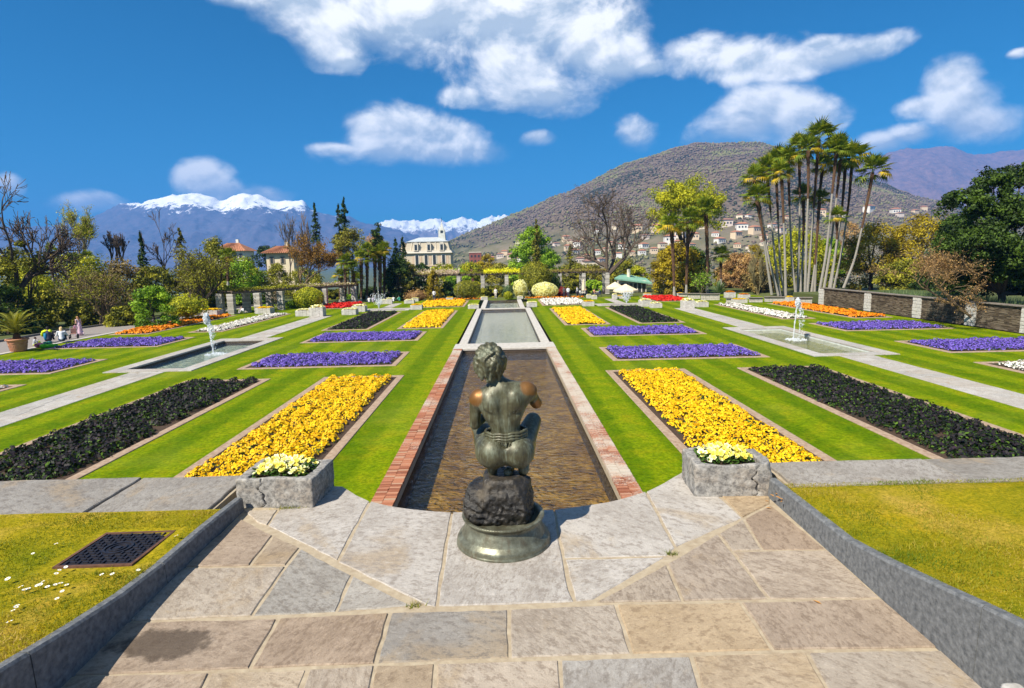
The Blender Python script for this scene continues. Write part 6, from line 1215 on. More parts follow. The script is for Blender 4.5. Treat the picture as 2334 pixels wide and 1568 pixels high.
# ------------------------------------------------------------------ buildings
M_GLASS = simple('window_glass', (.025, .03, .035), (.05, .055, .06), 2, .15, 0, spec=.8)
M_CREAMW = simple('cream_render', (.50, .41, .29), (.60, .51, .38), 1.2, .9, .1); M_PINKW = simple('pinkish_panel', (.52, .38, .26), (.62, .47, .34), 1.5, .9, .1); M_WHITEW = simple('white_trim', (.60, .54, .45), (.68, .62, .53), 2, .85, .1)
M_ZINC = simple('zinc_roof', (.36, .39, .41), (.46, .49, .51), 1.2, .5, .1); M_SLATE = simple('mansard_slate', (.42, .36, .27), (.54, .47, .36), 3, .8, .2)
def villa():
    Y = 260.; s = pxm(Y); L = at(925, 640, Y); Rr = at(1029, 640, Y); w = Rr[0]-L[0]; zt = lambda y: at(975, y, Y)[2]; z0 = zt(640)-9
    zc = zt(578)-z0; zr = zt(572)-z0; zm = zt(551)-z0; zp = zt(541)-z0; d = w*.7
    t = thing('villa', 'cream villa with mansard roof, dormers and a pointed spire among the trees', 'villa', ((L[0]+Rr[0])/2, Y+d/2, z0))
    b = MB(); b.box((0, 0, zc/2), (w, d, zc)); wl = b.build('wall', M_CREAMW, t)
    b = MB(); b.box((0, 0, zc+.35), (w+1.6, d+1.6, .7), bev=.2); b.build('cornice', M_WHITEW, t); b = MB(); b.box((0, 0, (zc+zr)/2+.5), (w+.7, d+.7, zr-zc-.5)); b.build('parapet', M_WHITEW, t)
    b = MB(); h = zm-zr; b.box((0, 0, zr+h/2), (w-.4, d-.4, h), top=(.90, .88)); rf = b.build('mansard_roof', M_SLATE, t)
    b = MB(); b.box((0, 0, zm+.12), (w*.90+.5, d*.88+.5, .25)); b.box((0, 0, zm+(zp-zm)/2+.2), (w*.90, d*.88, zp-zm), top=(.45, .3)); b.build('upper_roof', M_ZINC, rf)
    for i, x in enumerate((-.36, -.17, .19, .36)):                      # pilaster strips of the mansard
        b = MB(); b.tube([(x*w, -d/2+.2, zr), (x*w*.92, -d/2*.88+.05, zm)], .22, 4); b.build('hip_strip', M_WHITEW, rf)
    yf = -d/2
    for x in (-.245, .035, .315):                                         # dormers
        q = thing('d', '', '') if False else None; b = MB(); b.box((x*w, yf*.94-.35, zr+h*.42), (2.0, 1.6, h*.8)); b.box((x*w, yf*.94-.45, zr+h*.86), (2.5, 1.5, .5), top=(.4, 1)); dm = b.build('dormer', M_WHITEW, t); b = MB(); b.box((x*w, yf*.94-1.17, zr+h*.4), (1.1, .1, h*.6)); b.build('pane', M_GLASS, dm)
    zw = zt(598)-z0                                                        # first floor: tall windows between panels
    hh = zc-.9-(zt(605)-z0); zc1 = (zc-.6+zt(604)-z0)/2
    for x in (-.235, -.035, .145, .345):
        b = MB(); b.box((x*w, yf-.06, zc1), (2.0, .2, hh+.5)); f = b.build('window', M_WHITEW, wl); b = MB(); b.box((x*w, yf-.17, zc1), (1.25, .12, hh)); b.build('pane', M_GLASS, f)
    for x in (-.31, -.16, .05, .27, .43): b = MB(); b.box((x*w, yf-.05, zc1), (1.0, .14, hh*.8)); b.build('panel', M_PINKW, wl)
    b = MB(); b.box((0, yf-.1, zt(606)-z0), (w+.2, .4, .5)); b.build('string_course', M_PINKW, wl)
    for x in (-.235, -.035, .145):
        zb = zt(619)-z0; b = MB(); a = np.linspace(0, math.pi, 9); pts = [(.9, -2.2)]+[(.9*math.cos(q), .9*math.sin(q)) for q in a]+[(-.9, -2.2)]; n = len(pts); b.add([(x*w+p[0], yf-.02, zb+p[1]) for p in pts]+[(x*w+p[0], yf-.16, zb+p[1]) for p in pts], [list(range(n, 2*n))]+[[i, (i+1) % n, n+(i+1) % n, n+i] for i in range(n)]); b.build('arched_window', M_GLASS, wl)
    for x in (-.335, -.135, .06, .245, .44): b = MB(); b.box((x*w, yf-.04, zt(624)-z0), (1.5, .12, 6)); b.build('pilaster', M_WHITEW, wl)
    # left return bay, slightly recessed
    b = MB(); b.box((-w/2-1.2, d*.1, zc/2), (2.4, d*.6, zc)); b.box((-w/2-1.2, d*.1, zr+h/2), (2.6, d*.6, h*.98), top=(.6, .9)); b.build('side_bay', M_CREAMW, t)
    # spire
    sp = at(1004, 545, Y); xs = sp[0]-(L[0]+Rr[0])/2; hs = at(1004, 502, Y)[2]-z0; zb = zm; ws = 14*s
    b = MB(); b.box((xs, 0, zb+(zp-zb)/2+1.0), (ws*1.25, ws*1.25, zp-zb+2.2), top=(.8, .8)); k = zp+1.6; b.box((xs, 0, k+(hs-k)*.16), (ws*.95, ws*.95, (hs-k)*.32), top=(.78, .78)); b.box((xs, 0, k+(hs-k)*.66), (ws*.72, ws*.72, (hs-k)*.68), top=(.05, .05)); tw = b.build('spire', simple('spire_slate', (.42, .43, .40), (.58, .58, .52), 1, .7), t)
    b = MB(); b.box((xs, -ws*.46, k+(hs-k)*.17), (ws*.38, .3, (hs-k)*.22)); b.build('louvre', M_GLASS, tw); b = MB(); b.tube([(xs, 0, hs-1), (xs, 0, hs+1.6)], .1, 5); b.build('finial', M_GLASS, tw)
    for sx in (-1, 1): b = MB(); b.tube([(xs+sx*ws*.52, -ws*.3, k+.5), (xs+sx*ws*.52, -ws*.3, k+2.6)], [.35, .12], 5); b.build('pinnacle', M_ZINC, tw)
villa()
ROOFM = [simple('terracotta_roof', (.32, .13, .07), (.44, .20, .11), 1.5, .85, .2), simple('brown_roof', (.22, .11, .075), (.32, .17, .11), 1.5, .85, .2)]
WALLM = [simple('white_wall', (.66, .63, .57), (.74, .71, .65), .5, .9, .05), simple('cream_wall', (.62, .52, .36), (.70, .60, .44), .5, .9, .05), simple('ochre_wall', (.60, .46, .30), (.66, .52, .36), .5, .9, .05), simple('pink_wall', (.60, .50, .42), (.66, .56, .48), .5, .9, .05)]
HOUSE_ME = {}
def house_meshes(kw):
    if kw in HOUSE_ME: return HOUSE_ME[kw]
    b = MB(); b.box((0, 0, -.25), (1, .8, 1.5)); wl = b.mesh('wall', WALLM[kw]); b = MB(); x, y = .56, .48; b.add([(-x, -y, .5), (x, -y, .5), (x, y, .5), (-x, y, .5), (-x*.45, 0, .78), (x*.45, 0, .78)], [[0, 1, 5, 4], [2, 3, 4, 5], [1, 2, 5], [3, 0, 4], [3, 2, 1, 0]]); rf = b.mesh('roof', ROOFM[kw % 2])
    b = MB()
    for r in (0, 1): b.box((0, 0, 0), (.13, .04, .22))
    b = MB(); b.box((0, 0, 0), (.13, .04, .24)); wn = b.mesh('window', M_GLASS); HOUSE_ME[kw] = (wl, rf, wn); return HOUSE_ME[kw]
def hill_house(label, px, py, wpx, kw, Yg=None):
    # slide along the view ray until it meets the slope
    for Y in np.linspace(620, 1750, 500):
        p = at(px, py, Y); i = np.argmin(abs(HX-p[0])+abs(HY-p[1])); 
        if HZ.ravel()[i] >= p[2]: break
    w = wpx*pxm(p[1]); h = w*.62; wl, rf, wn = house_meshes(kw); t = thing('hillside_house', label, 'house', (p[0], p[1], p[2]-h*.1), float(rng.uniform(-.5, .5)), 'houses of the hillside village')
    link('wall', wl, t, (0, 0, h*.5), None, (w, w, h)); link('roof', rf, t, (0, 0, h*.5), None, (w, w, h))
    if wpx > 15:
        for x in (-.28, 0, .28): link('window', wn, t, (x*w, -.41*w, h*.55), None, (w, w, h))
vil = [(1460, 640, 24), (1497, 529, 26), (1452, 527, 22), (1526, 552, 24), (1418, 566, 18), (1467, 566, 18), (1463, 580, 16), (1440, 583, 16), (1410, 585, 14), (1330, 548, 12), (1336, 590, 16), (1290, 548, 16), (1300, 556, 14), (1316, 560, 16), (1295, 570, 18), (1310, 580, 18), (1268, 562, 14), (1252, 555, 10), (1322, 600, 20), (1345, 612, 30), (1370, 600, 18), (1180, 556, 10), (1150, 580, 14), (1140, 588, 16), (1165, 590, 18), (1185, 596, 14), (1120, 594, 14), (1390, 560, 14), (1380, 574, 14), (1360, 580, 16), (1550, 540, 22), (1580, 545, 22), (1545, 560, 18), (1575, 565, 16), (1655, 515, 24), (1690, 524, 24), (1720, 530, 22), (1678, 540, 20), (1680, 565, 16), (1710, 570, 16), (1740, 560, 16), (1685, 498, 14), (1706, 497, 12), (1760, 520, 16), (1780, 530, 18), (1795, 500, 12), (1870, 490, 20), (1920, 492, 16), (1980, 481, 20), (2040, 487, 18), (2050, 494, 14), (2105, 478, 12), (2085, 486, 12), (1640, 555, 20), (1630, 540, 16), (1600, 520, 14), (1740, 545, 16), (1755, 575, 14), (1470, 545, 16), (1400, 520, 10), (1440, 470, 8), (1360, 530, 10), (1510, 565, 18), (1490, 575, 16)]
wn_ = ['white', 'cream', 'ochre', 'pink']
ORD = 'first second third fourth fifth sixth seventh eighth ninth tenth eleventh twelfth thirteenth fourteenth fifteenth sixteenth seventeenth eighteenth nineteenth twentieth'.split(); cnt = {}
for i, (x, y, w) in enumerate(sorted(vil)):
    kw = (i*7+i//3) % 4; up = 'lower' if y > 545 else 'upper'; zone = 'left of the spring-green tree' if x < 1260 else 'behind the big bare tree' if x < 1480 else 'behind the three palms' if x < 1650 else 'left of the tall palm grove' if x < 1760 else 'behind the tall palm grove' if x < 1950 else 'far right beside the golden tree'
    k = cnt[(zone, up)] = cnt.get((zone, up), -1)+1
    hill_house(f'{wn_[kw]} hill house, {ORD[k]} from left, {up} rows {zone}', x, y, w, kw)
# houses behind the left border
def house(label, xl, xr, ye, ybot, ytop, Y, wm, rm, win):
    s = pxm(Y); a, c = at(xl, ye, Y), at(xr, ye, Y); w = c[0]-a[0]; z0 = LZ-4; H = a[2]-z0; d = w*.8; rt = at((xl+xr)/2, ytop, Y)[2]-z0; t = thing('house', label, 'house', ((a[0]+c[0])/2, Y+d/2, z0))
    b = MB(); b.box((0, 0, H/2), (w, d, H)); wl = b.build('wall', wm, t); b = MB(); x, y = w/2+.9, d/2+.9; b.add([(-x, -y, H), (x, -y, H), (x, y, H), (-x, y, H), (-x*.3, 0, rt), (x*.3, 0, rt)], [[0, 1, 5, 4], [2, 3, 4, 5], [1, 2, 5], [3, 0, 4], [3, 2, 1, 0]]); rf = b.build('roof', rm, t)
    b = MB()
    for k in range(16): u = -x+2*x*(k+.5)/16; b.tube([(u, -y, H+.08), (u*.35 if abs(u) < x else u, -.2, rt-.02)], .09, 4)
    b.build('tile_rolls', rm, rf)['kind'] = 'stuff'; b = MB(); b.box((x*.2, .3, rt+.2), (.7, .7, 1.5)); b.build('chimney', wm, rf)
    for (fx, fz) in win: b = MB(); b.box((fx*w, -d/2-.04, H-fz), (1.0, .16, 1.6)); f = b.build('window', simple('shutter', (.20, .16, .12), (.3, .25, .2), 2), wl); b = MB(); b.box((fx*w, -d/2-.13, H-fz), (.5, .06, 1.3)); b.build('pane', M_GLASS, f)
house('cream house with orange tiled roof behind the rusty tree', 606, 668, 577, 650, 560, 132, WALLM[1], ROOFM[0], [(-.3, 1.6), (.1, 1.6), (-.3, 4.6), (.1, 4.6)])
house('house with red tiled roof and pale wall behind the dark tree on the left', 488, 556, 573, 600, 553, 160, WALLM[0], ROOFM[0], [(.2, 1.5), (.38, 1.5), (-.1, 1.5)])
def block():
    Y = 420.; a, c = at(1070, 576, Y), at(1097, 576, Y); w = c[0]-a[0]; t = thing('apartment_block', 'dark red flat-roofed block right of the villa', 'building', ((a[0]+c[0])/2, Y, a[2]-30)); b = MB(); b.box((0, 0, 15), (w, w, 30)); wl = b.build('wall', simple('red_brick_wall', (.20, .06, .05), (.27, .09, .07), .4), t); b = MB(); b.box((0, 0, 30.2), (w+.6, w+.6, .5)); b.build('roof', WALLM[3], t)
    for x in (-.3, 0, .3):
        for z in (27.5, 24): b = MB(); b.box((x*w, -w/2-.03, z), (1.2, .12, 1.6)); b.build('window', M_GLASS, wl)
block()
# cafe pavilion and umbrellas
def pavilion():
    Y = 100.; a, c = at(1412, 640, Y), at(1480, 640, Y); w = c[0]-a[0]; H = a[2]-LZ; t = thing('pavilion', 'cafe pavilion with green sloping roof and glass front', 'pavilion', ((a[0]+c[0])/2, Y+2, LZ)); b = MB(); b.box((0, .6, H/2-.1), (w-.4, 2.6, H)); b.build('wall', M_WHITEW, t)
    b = MB(); g_ = .35; b.add([(-w/2-.8, -1.6, H+.5), (w/2+.6, -1.6, H-.5), (w/2+.6, 2.6, H+.2), (-w/2+1.4, 2.6, H+1.1), (-w/2-.8, -1.6, H+.25), (w/2+.6, -1.6, H-.75), (w/2+.6, 2.6, H-.05), (-w/2+1.4, 2.6, H+.85)], [[0, 1, 2, 3], [7, 6, 5, 4], [0, 4, 5, 1], [1, 5, 6, 2], [2, 6, 7, 3], [3, 7, 4, 0]]); rf = b.build('roof', simple('green_copper', (.16, .34, .25), (.24, .44, .33), 2, .7), t)
    b = MB(); b.tube([(-.3, 1.2, H+.3), (-.3, 1.2, H+1.9)], .3, 10); b.build('vent_pipe', M_WHITEW, rf)
    for i in range(6): b = MB(); x = -w/2+.7+i*(w-1.4)/5; b.box((x, -.78, H/2-.25), (.62, .1, H*.72)); f = b.build('window', M_GLASS, t); b = MB(); b.box((x+.42, -.8, H/2-.2), (.14, .16, H*.85)); b.build('mullion', M_WHITEW, t)
pavilion()
M_CANVAS = simple('cream_canvas', (.66, .54, .36), (.74, .63, .45), 3, .85, .1)
def umbrella(label, x, y, w, h, Y):
    c = at(x, y, Y); s = w*pxm(Y)/2; t = thing('parasol', label, 'parasol', (c[0], Y, LZ)); z = c[2]-LZ; k = 8; a = np.arange(k)*2*math.pi/k+.39; V = [(0, 0, z+h*pxm(Y))]+[(s*math.cos(q), s*math.sin(q), z) for q in a]+[(s*math.cos(q), s*math.sin(q), z-.28) for q in a]; Fq = [[0, 1+i, 1+(i+1) % k] for i in range(k)]+[[1+i, 1+k+i, 1+k+(i+1) % k, 1+(i+1) % k] for i in range(k)]
    link('canopy', mesh('canopy', V, Fq, M_CANVAS), t); b = MB(); b.tube([(0, 0, 0), (0, 0, z+h*pxm(Y))], .04, 6); b.build('pole', M_BEAM, t)
    for q in a: b = MB(); b.tube([(0, 0, z+h*pxm(Y)-.04), (s*.98*math.cos(q), s*.98*math.sin(q), z-.02)], .02, 4); b.build('rib', M_BEAM, t)
umbrella('wide cream parasol over the cafe terrace', 1426, 661, 58, 14, 91); umbrella('second cream parasol behind the wide one', 1402, 654, 42, 12, 94)
q = at(1330, 662, 93); t = thing('closed_parasol', 'folded cream parasol among the cafe guests', 'parasol', (q[0], 93, LZ)); b = MB(); b.lathe([(.05, .9), (.3, .95), (.2, 1.8), (.12, 2.5), (.02, 2.75)], k=10); b.build('folded_canopy', M_CANVAS, t); b = MB(); b.tube([(0, 0, 0), (0, 0, 2.8)], .04, 6); b.build('pole', M_BEAM, t)

# asphalt walk and its kerb along the left
gp = [(-37.2, 40), (-37.2, 50), (-37.4, 60), (-37.2, 70), (-36.8, 80), (-35, 92)]; fp_ = [(-42.5, 40), (-43.5, 50), (-43.8, 58), (-42.4, 66), (-39.4, 77), (-37, 92)]
b = MB(); V = [(x, y, LZ-.02) for x, y in [(-36.95, 20)]+gp]+[(x, y, LZ-.02) for x, y in [(-42, 20)]+fp_]; n = len(gp)+1; b.add(V, [[i, i+1, n+i+1, n+i] for i in range(n-1)]); tag(b.build('asphalt_walk', simple('asphalt', (.20, .175, .16), (.28, .25, .23), 12, .9, .3, .01)), kind='structure')
kb = MB()
for (x0, y0), (x1, y1) in zip(([(-42, 20)]+fp_)[:-1], fp_): kb.box(((x0+x1)/2-.1, (y0+y1)/2, LZ+.06), (.2, math.hypot(x1-x0, y1-y0)+.05, .2), math.atan2(y1-y0, x1-x0)-math.pi/2)
tag(kb.build('path_kerb', simple('kerb', (.12, .11, .10), (.2, .19, .17), 5)), kind='structure')
kb = MB(); kb.box((-37.05, 45, LZ+.0), (.45, 30, .1)); tag(kb.build('lawn_edging', M_STONE), kind='structure')

# ------------------------------------------------------------------ people
SKIN = simple('skin', (.50, .28, .19), (.56, .33, .23), 3, .6, 0)
def cloth(c): n = 'cloth_%d_%d_%d' % tuple(int(v*255) for v in c); return simple(n, tuple(v*.8 for v in c), c, 9, .85, .2, .01)
def person(label, loc, rz, H, pose, shirt, legs, hair, long_hair=False, h=.028, sleeves=True, dress=False, arm='down', shoes=(.05, .04, .035), group=None, extra=None):
    s = H/1.7
    if pose == 'stand': J = dict(pel=(0, 0, .93), che=(0, .01, 1.3), nec=(0, .02, 1.45), hd=(0, .04, 1.57), kl=(-.1, .03, .5), kr=(.1, .0, .5), al=(-.11, -.02, .09), ar=(.11, -.03, .09), fl=(-.12, .12, .04), fr=(.12, .11, .04))
    elif pose == 'walk': J = dict(pel=(0, 0, .93), che=(0, .05, 1.29), nec=(0, .07, 1.44), hd=(0, .11, 1.56), kl=(-.09, .22, .52), kr=(.1, -.02, .5), al=(-.1, .27, .1), ar=(.11, -.33, .16), fl=(-.1, .41, .05), fr=(.11, -.24, .04))
    elif pose == 'chair': J = dict(pel=(0, -.02, .5), che=(0, 0, .87), nec=(0, .03, 1.02), hd=(0, .06, 1.14), kl=(-.12, .42, .5), kr=(.12, .42, .5), al=(-.12, .42, .1), ar=(.12, .38, .1), fl=(-.13, .55, .04), fr=(.13, .52, .04))
    else: J = dict(pel=(0, 0, .13), che=(0, .07, .47), nec=(0, .12, .62), hd=(0, .17, .74), kl=(-.14, .42, .40), kr=(.14, .42, .42), al=(-.13, .62, .06), ar=(.13, .6, .06), fl=(-.14, .76, .03), fr=(.14, .74, .03))
    J = {k: np.array(v) for k, v in J.items()}; che, pel = J['che'], J['pel']; sl, sr = che+np.array([-.18, 0, .1]), che+np.array([.18, 0, .1])
    if arm == 'down': el, er = sl+np.array([-.06, -.02, -.28]), sr+np.array([.06, -.02, -.28]); hl, hr = el+np.array([.02, .12, -.22]), er+np.array([-.02, .12, -.22])
    elif arm == 'fwd': el, er = sl+np.array([-.05, .12, -.24]), sr+np.array([.05, .12, -.24]); hl, hr = el+np.array([.06, .25, -.02]), er+np.array([-.06, .25, -.02])
    else: el, er = sl+np.array([-.1, .1, -.24]), sr+np.array([.1, .1, -.24]); hl, hr = J['kl']+np.array([.05, -.06, .08]), J['kr']+np.array([-.05, -.06, .08])
    SK, SH, LG, SO = 0, 1, 2, 3; A = SH if sleeves else SK; prim = []
    C = lambda a, b, r1, r2, m: prim.append((lambda P: cone(P, a, b, r1, r2), m)); E_ = lambda c, r, m: prim.append((lambda P: ell(P, c, r), m))
    E_(che, (.17, .11, .2), SH); C(pel+np.array([0, 0, .03]), che, .135, .13, SH); E_(pel, (.165, .125, .13), LG); C(sl, sr, .065, .065, SH); C(che+np.array([0, 0, .12]), J['nec'], .06, .05, SK); C(J['nec'], J['hd'], .05, .06, SK); E_(J['hd']+np.array([0, .01, .02]), (.078, .095, .12), SK); C(J['hd']+np.array([0, .1, -.01]), J['hd']+np.array([0, .11, -.03]), .016, .018, SK)
    for a, b, c, d, e in ((sl, el, hl, J['kl'], 'l'), (sr, er, hr, J['kr'], 'r')):
        C(a, b, .058, .046, A); C(b, c, .044, .032, A); dd = (c-b)/np.linalg.norm(c-b); E_(c+dd*.05, (.035, .045, .05), SK)
        for q in range(4): C(c+dd*.07+np.array([(q-1.5)*.016, 0, 0]), c+dd*(.125-.008*abs(q-1.5))+np.array([(q-1.5)*.018, .01, 0]), .011, .009, SK)
        sx = -1 if e == 'l' else 1; hp = pel+np.array([.085*sx, 0, -.03]); C(hp, d, .105, .07, LG); C(d, J['a'+e], .066, .042, LG); C(J['a'+e], J['f'+e], .045, .038, SO)
    if dress: C(pel+np.array([0, 0, .1]), np.array([0, pel[1], .2 if pose != 'sit' else .1]), .14, .27, LG)
    def fn(P):
        D_ = None
        for f, m_ in prim: v = f(P); D_ = v if D_ is None else smin(D_, v, .035)
        return D_
    V, Q = surfnet(fn, (-.42, -.5, -.03), (.42, .9, J['hd'][2]+.2), h); c = V[Q].mean(1); best = np.argmin(np.stack([f(c) for f, m_ in prim]), 0); mi = np.array([m_ for f, m_ in prim])[best]
    t = thing('person', label, 'person', loc, rz, group); t.scale = (s,)*3
    link('body', mesh('body', V, Q, [SKIN, cloth(shirt), cloth(legs), cloth(shoes)], midx=mi, smooth_=True), t)
    hd = J['hd']
    def hf(P):
        D_ = smax(ell(P, hd+np.array([0, -.015, .045]), (.088, .10, .115)), P[:, 1]-hd[1]-.055-.3*(P[:, 2]-hd[2]-.05), .02)
        if long_hair: D_ = smin(D_, cone(P, hd+np.array([0, -.06, .02]), hd+np.array([0, -.12, -.26]), .075, .085), .04)
        return D_+.006*np.sin(P[:, 0]*90)
    V, Q = surfnet(hf, hd-np.array([.2, .3, .45]), hd+np.array([.2, .2, .22]), .018); link('hair', mesh('hair', V, Q, simple('hair_%d' % int(hair[0]*99), hair, tuple(min(1, v*1.5) for v in hair), 30, .6, .4, .01), smooth_=True), t)
    return t
q = on(113, 782, LZ); man = person('man in a yellow, blue and black jacket sitting at the left lawn edge', (q[0]-.15, q[1]+.1, LZ+.16), .42, 2.3, 'sit', (.06, .06, .09), (.03, .03, .04), (.015, .012, .01), h=.022, arm='knee')
def panel(par, pts, off, m, name):      # jacket panels laid over the back
    b = MB(); P = np.array(pts, float); n = len(P); b.add(np.concatenate([P, P+np.array(off)]), [list(range(n)), list(range(n, 2*n))[::-1]]+[[i, (i+1) % n, n+(i+1) % n, n+i] for i in range(n)]); return b.build(name, m, par)
YEL = cloth((.62, .72, .02)); BLU = cloth((.02, .20, .36))
b = MB(); b.tube([(-.27, .05, .43), (-.23, .05, .58), (-.1, .06, .645), (.1, .06, .645), (.23, .05, .58)], [.07, .085, .085, .085, .08], 9); b.build('yellow_yoke', YEL, man, True); b = MB(); b.tube([(-.27, .06, .5), (-.30, .1, .33)], [.078, .068], 9); b.build('yellow_sleeve', YEL, man, True); b = MB(); b.tube([(-.1, -.05, .5), (-.115, -.075, .25), (-.1, -.075, .1)], [.075, .085, .06], 9); b.build('blue_panel', BLU, man, True)
q = on(138, 782, LZ); person('blonde woman in a white top sitting with her back to us at the lawn edge', (q[0]+.08, q[1]+.1, LZ+.16), .5, 2.25, 'sit', (.68, .70, .74), (.03, .05, .10), (.50, .34, .16), True, h=.022, arm='knee')
q = on(178, 764, LZ); person('girl in a pink dress walking on the path beside a pushchair', (q[0]+.2, q[1], LZ), 1.2, 1.75, 'walk', (.72, .50, .54), (.74, .50, .58), (.25, .12, .05), True, h=.026, sleeves=False, dress=True, shoes=(.7, .6, .6))
q = on(186, 765, LZ); person('small child with dark hair held by the girl in pink', (q[0]-.1, q[1]-.5, LZ), 1.0, 1.15, 'stand', (.62, .25, .35), (.70, .45, .55), (.02, .015, .012), h=.035)
q = on(76, 790, LZ); person('child in grey and yellow crouching between the pot and the man', (q[0], q[1]+.1, LZ+.05), -.6, 1.35, 'sit', (.40, .42, .46), (.55, .62, .05), (.03, .02, .015), h=.026, arm='knee')
q = on(169, 772, LZ)
def pushchair(loc):
    t = thing('pushchair', 'small pushchair with dark wheels on the path before the girl in pink', 'pushchair', loc, .5); rub = simple('black_plastic', (.02, .02, .02), rough=.5, bump=0); fr = simple('grey_tube', (.25, .25, .26), rough=.4, bump=0)
    for (x, y) in ((-.28, -.3), (.28, -.3), (-.28, .35), (.28, .35)):
        a = np.linspace(0, 2*math.pi, 15); b = MB(); b.tube(np.stack([np.full(15, x), y+.17*np.cos(a), .2+.17*np.sin(a)], 1), .035, 6, cap=False); w = b.build('wheel', rub, t); b = MB()
        for k in range(5): b.tube([(x, y, .2), (x, y+.16*math.cos(k*1.257), .2+.16*math.sin(k*1.257))], .012, 4)
        b.build('spokes', fr, w)
    b = MB()
    for x in (-.25, .25): b.tube([(x, -.3, .2), (x, .1, .6), (x, .55, 1.05)], .02, 5); b.tube([(x, .35, .2), (x, -.05, .55)], .02, 5)
    b.tube([(-.25, .55, 1.05), (.25, .55, 1.05)], .022, 5); b.build('frame', fr, t)
    b = MB(); b.box((0, 0, .45), (.42, .4, .06), bev=.02); b.box((0, .22, .68), (.42, .06, .46), bev=.02); b.build('seat', cloth((.3, .16, .13)), t)
pushchair(q)
q = on(100, 792, LZ); t = thing('picnic_bag', 'bright green bag lying on the lawn edge before the man', 'bag', (q[0]+.6, q[1]-.25, LZ+.03), .3); o = link('bag_body', rough_block('bag_body', (-.55, -.22, 0), (.55, .22, .26), .03, .03, 2., 5, cloth((.12, .55, .02)), .09), t); b = MB(); b.tube([(-.3, 0, .24), (-.1, 0, .4), (.1, 0, .4), (.3, 0, .24)], .02, 5); b.build('handle', cloth((.08, .4, .02)), t)
t = thing('folded_coat', 'dark purple and teal folded coat beside the green bag', 'coat', (q[0]-.1, q[1]+.05, LZ+.03), .2); link('folds', rough_block('folds', (-.5, -.25, 0), (.5, .25, .3), .03, .05, 1.8, 8, cloth((.10, .03, .09)), .1), t); link('lining', rough_block('lining', (.1, -.2, .2), (.6, .25, .42), .03, .04, 2., 9, cloth((.06, .22, .22)), .08), t)
# terracotta pot with a cycad
def potplant():
    q = on(43, 801, LZ); t = thing('potted_cycad', 'cycad palm in a big fluted terracotta pot at the lawn edge on the left', 'potted plant', (q[0], q[1], LZ+.03)); tc_ = simple('terracotta', (.40, .17, .09), (.54, .27, .16), 4, .85, .2)
    b = MB(); pr = [(.0001, 0), (.48, 0), (.5, .03), (.56, .4), (.63, .78), (.65, .82), (.72, .84), (.74, .92), (.70, .96), (.62, .96), (.58, .86), (.0001, .86)]; b.lathe(pr, k=36); p = b.build('pot', tc_, t, True)
    b = MB()
    for i in range(36): a = i*2*math.pi/36; b.tube([(.50*math.cos(a), .50*math.sin(a), .06), (.575*math.cos(a), .575*math.sin(a), .48)], .016, 4)
    b.build('flutes', tc_, p)['kind'] = 'stuff'; b = MB()
    for i in range(6):
        a0 = i*math.pi/3; aa_ = np.linspace(a0, a0+math.pi/3, 9); b.tube([(.60*math.cos(a), .60*math.sin(a), .70-.09*math.sin((a-a0)*3)) for a in aa_], .03, 5)
    b.build('garland', tc_, p); b = MB(); b.lathe([(.0001, .84), (.22, .84), (.27, 1.0), (.2, 1.28), (.08, 1.4), (.0001, 1.4)], k=14); b.build('stem', M_PFIBRE, t)
    def fr(seed):
        r = np.random.default_rng(seed); b = MB(); n = 26; L_ = 2.3; tint = []; s = np.linspace(0, 1, n); Z = .9*np.sin(s*1.9)*1.0-.25*s; Yy = L_*s*.85
        for i in range(1, n):
            for sx in (-1, 1):
                l = .32*math.sin(math.pi*min(1, .12+s[i]*.92))+.05; p0 = np.array([0, Yy[i], Z[i]]); p1 = p0+np.array([sx*l, l*.55, .12*l]); w = np.array([0, .035, 0]); b.add([p0-w, p1, p0+w], [[0, 1, 2]]); tv = r.uniform(.3, .8); tint += [tv]*3
        b.tube(np.stack([np.zeros(n), Yy, Z], 1), np.linspace(.03, .008, n), 4); tint += [.7]*(4*n); return mesh('frond', np.concatenate(b.v), b.f, LM['olive'], tint=tint)
    F_ = [fr(1), fr(2)]
    for i in range(30): link('frond', F_[i % 2], t, (0, 0, 1.35), ((.95-1.35*(i/30))*1.0+rng.normal(0, .06), 0, i*2.399), rng.uniform(.8, 1.1))
potplant()
for i in range(1): pass
P_ = [((990, 686.5), 'stand', (.7, .7, .72), (.03, .04, .10), (.03, .02, .015), 'tourist in a white shirt and dark trousers before the golden column conifer', .2), ((1130, 681.5), 'stand', (.72, .70, .66), (.58, .52, .45), (.1, .05, .03), 'woman in pale clothes at the end of the last pool', 2.8), ((1184, 676), 'stand', (.03, .03, .04), (.04, .04, .05), (.03, .02, .02), 'person in black in front of the cream bush', 3.), ((1286, 679.5), 'stand', (.10, .09, .10), (.04, .03, .05), (.04, .03, .02), 'man in a dark top standing left of the couple near the maroon bush', .1), ((1295, 679.5), 'stand', (.75, .76, .80), (.08, .06, .10), (.2, .12, .06), 'woman in a white top beside the man near the maroon bush', 0), ((1316, 678), 'stand', (.72, .70, .70), (.05, .05, .08), (.04, .03, .02), 'person in white standing left of the cafe tables', 1.)]
for (xy, ps, sh, lg, hr, lb, rz) in P_: q = on(*xy, LZ); person(lb, q, rz, 1.72, ps, sh, lg, hr, h=.04)
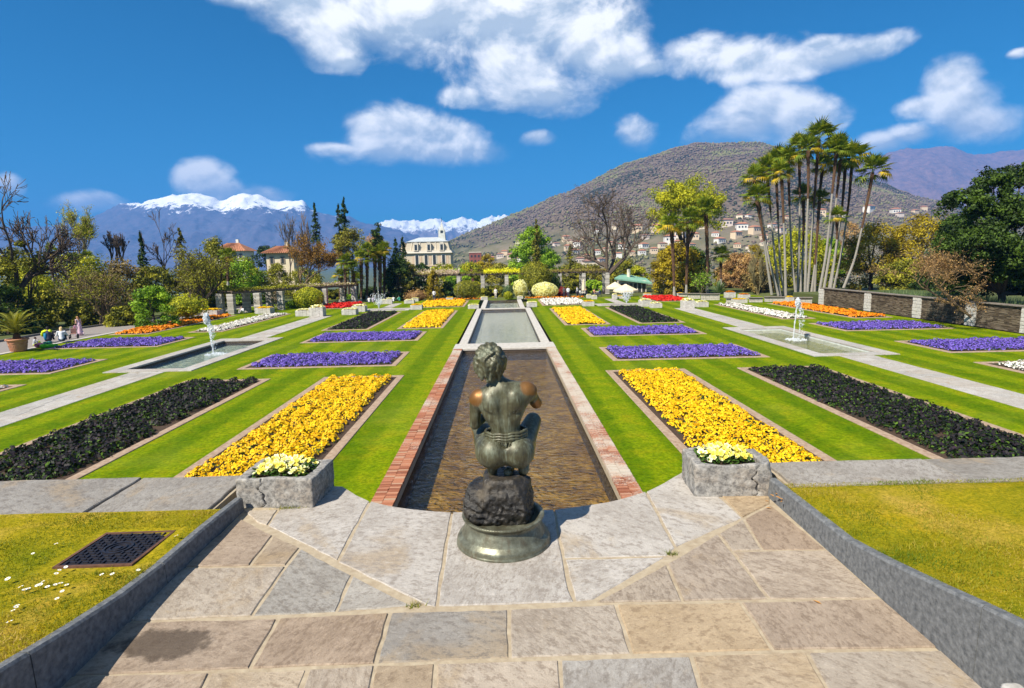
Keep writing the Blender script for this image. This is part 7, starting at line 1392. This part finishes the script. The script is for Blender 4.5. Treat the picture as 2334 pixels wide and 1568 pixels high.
for (xy, sh, lg, hr, lb, rz) in [((842, 691), (.7, .68, .7), (.2, .2, .3), (.05, .03, .02), 'person in white sitting on the grass by the far left jet', .3), ((850, 690.5), (.35, .3, .4), (.3, .25, .3), (.1, .06, .03), 'person in mauve sitting beside the one in white at the far left', -.4), ((897, 689.5), (.75, .75, .75), (.1, .1, .15), (.04, .03, .02), 'person in white sitting right of the tall grey planter', .2), ((911, 688.5), (.05, .35, .25), (.05, .06, .05), (.03, .02, .02), 'person in green sitting before the dark evergreens', .9), ((555, 716), (.75, .73, .74), (.55, .5, .5), (.03, .02, .02), 'person in white sitting under the left pergola', 2.6)]: q = on(*xy, LZ); person(lb, (q[0], q[1], LZ+.1), rz, 1.72, 'sit', sh, lg, hr, h=.04, arm='knee')
M_CHAIR = simple('dark_metal', (.03, .03, .035), (.05, .05, .055), 4, .5, 0)
def cafe_chair(label, loc, rz):
    t = thing('cafe_chair', label, 'chair', loc, rz)
    for x in (-.2, .2):
        for y in (-.2, .2): b = MB(); b.tube([(x*1.1, y*1.1, 0), (x, y, .43)], .018, 5); b.build('leg', M_CHAIR, t)
    b = MB(); b.box((0, 0, .44), (.44, .44, .04), bev=.01); b.build('seat', M_CHAIR, t); b = MB(); b.box((0, -.22, .72), (.42, .035, .36), bev=.01); b.build('backrest', M_CHAIR, t)
def cafe_table(label, loc):
    t = thing('cafe_table', label, 'table', loc); b = MB(); b.lathe([(.0001, .72), (.42, .72), (.42, .75), (.0001, .75)], k=18); b.build('tabletop', M_WHITEW, t); b = MB(); b.tube([(0, 0, 0), (0, 0, .72)], .035, 6); b.build('stem', M_CHAIR, t); b = MB(); b.lathe([(.25, 0), (.25, .02), (.03, .05)], k=14); b.build('foot', M_CHAIR, t)
for i, (x, y, sh, lg, hr, lb) in enumerate([(1322, 678, (.68, .66, .64), (.05, .05, .07), (.03, .02, .02), 'white top at the left cafe table'), (1336, 677, (.05, .05, .07), (.06, .08, .2), (.5, .4, .3), 'black top at the left cafe table'), (1354, 676, (.70, .35, .2), (.2, .2, .25), (.05, .03, .02), 'orange top at the right cafe table'), (1367, 677, (.06, .09, .2), (.05, .05, .07), (.03, .02, .02), 'dark blue top at the right cafe table')]):
    q = on(x, y, LZ); rz = -1.3 if i % 2 == 0 else 1.3; cafe_chair('dark cafe chair under the guest in '+lb, q, rz); person('guest sitting in '+lb, q, rz, 1.7, 'chair', sh, lg, hr, h=.042, arm='fwd')
    if i % 2 == 0: q2 = on(x+7, y-.5, LZ); cafe_table('round white cafe table between the '+('left' if i == 0 else 'right')+' pair of guests', q2)
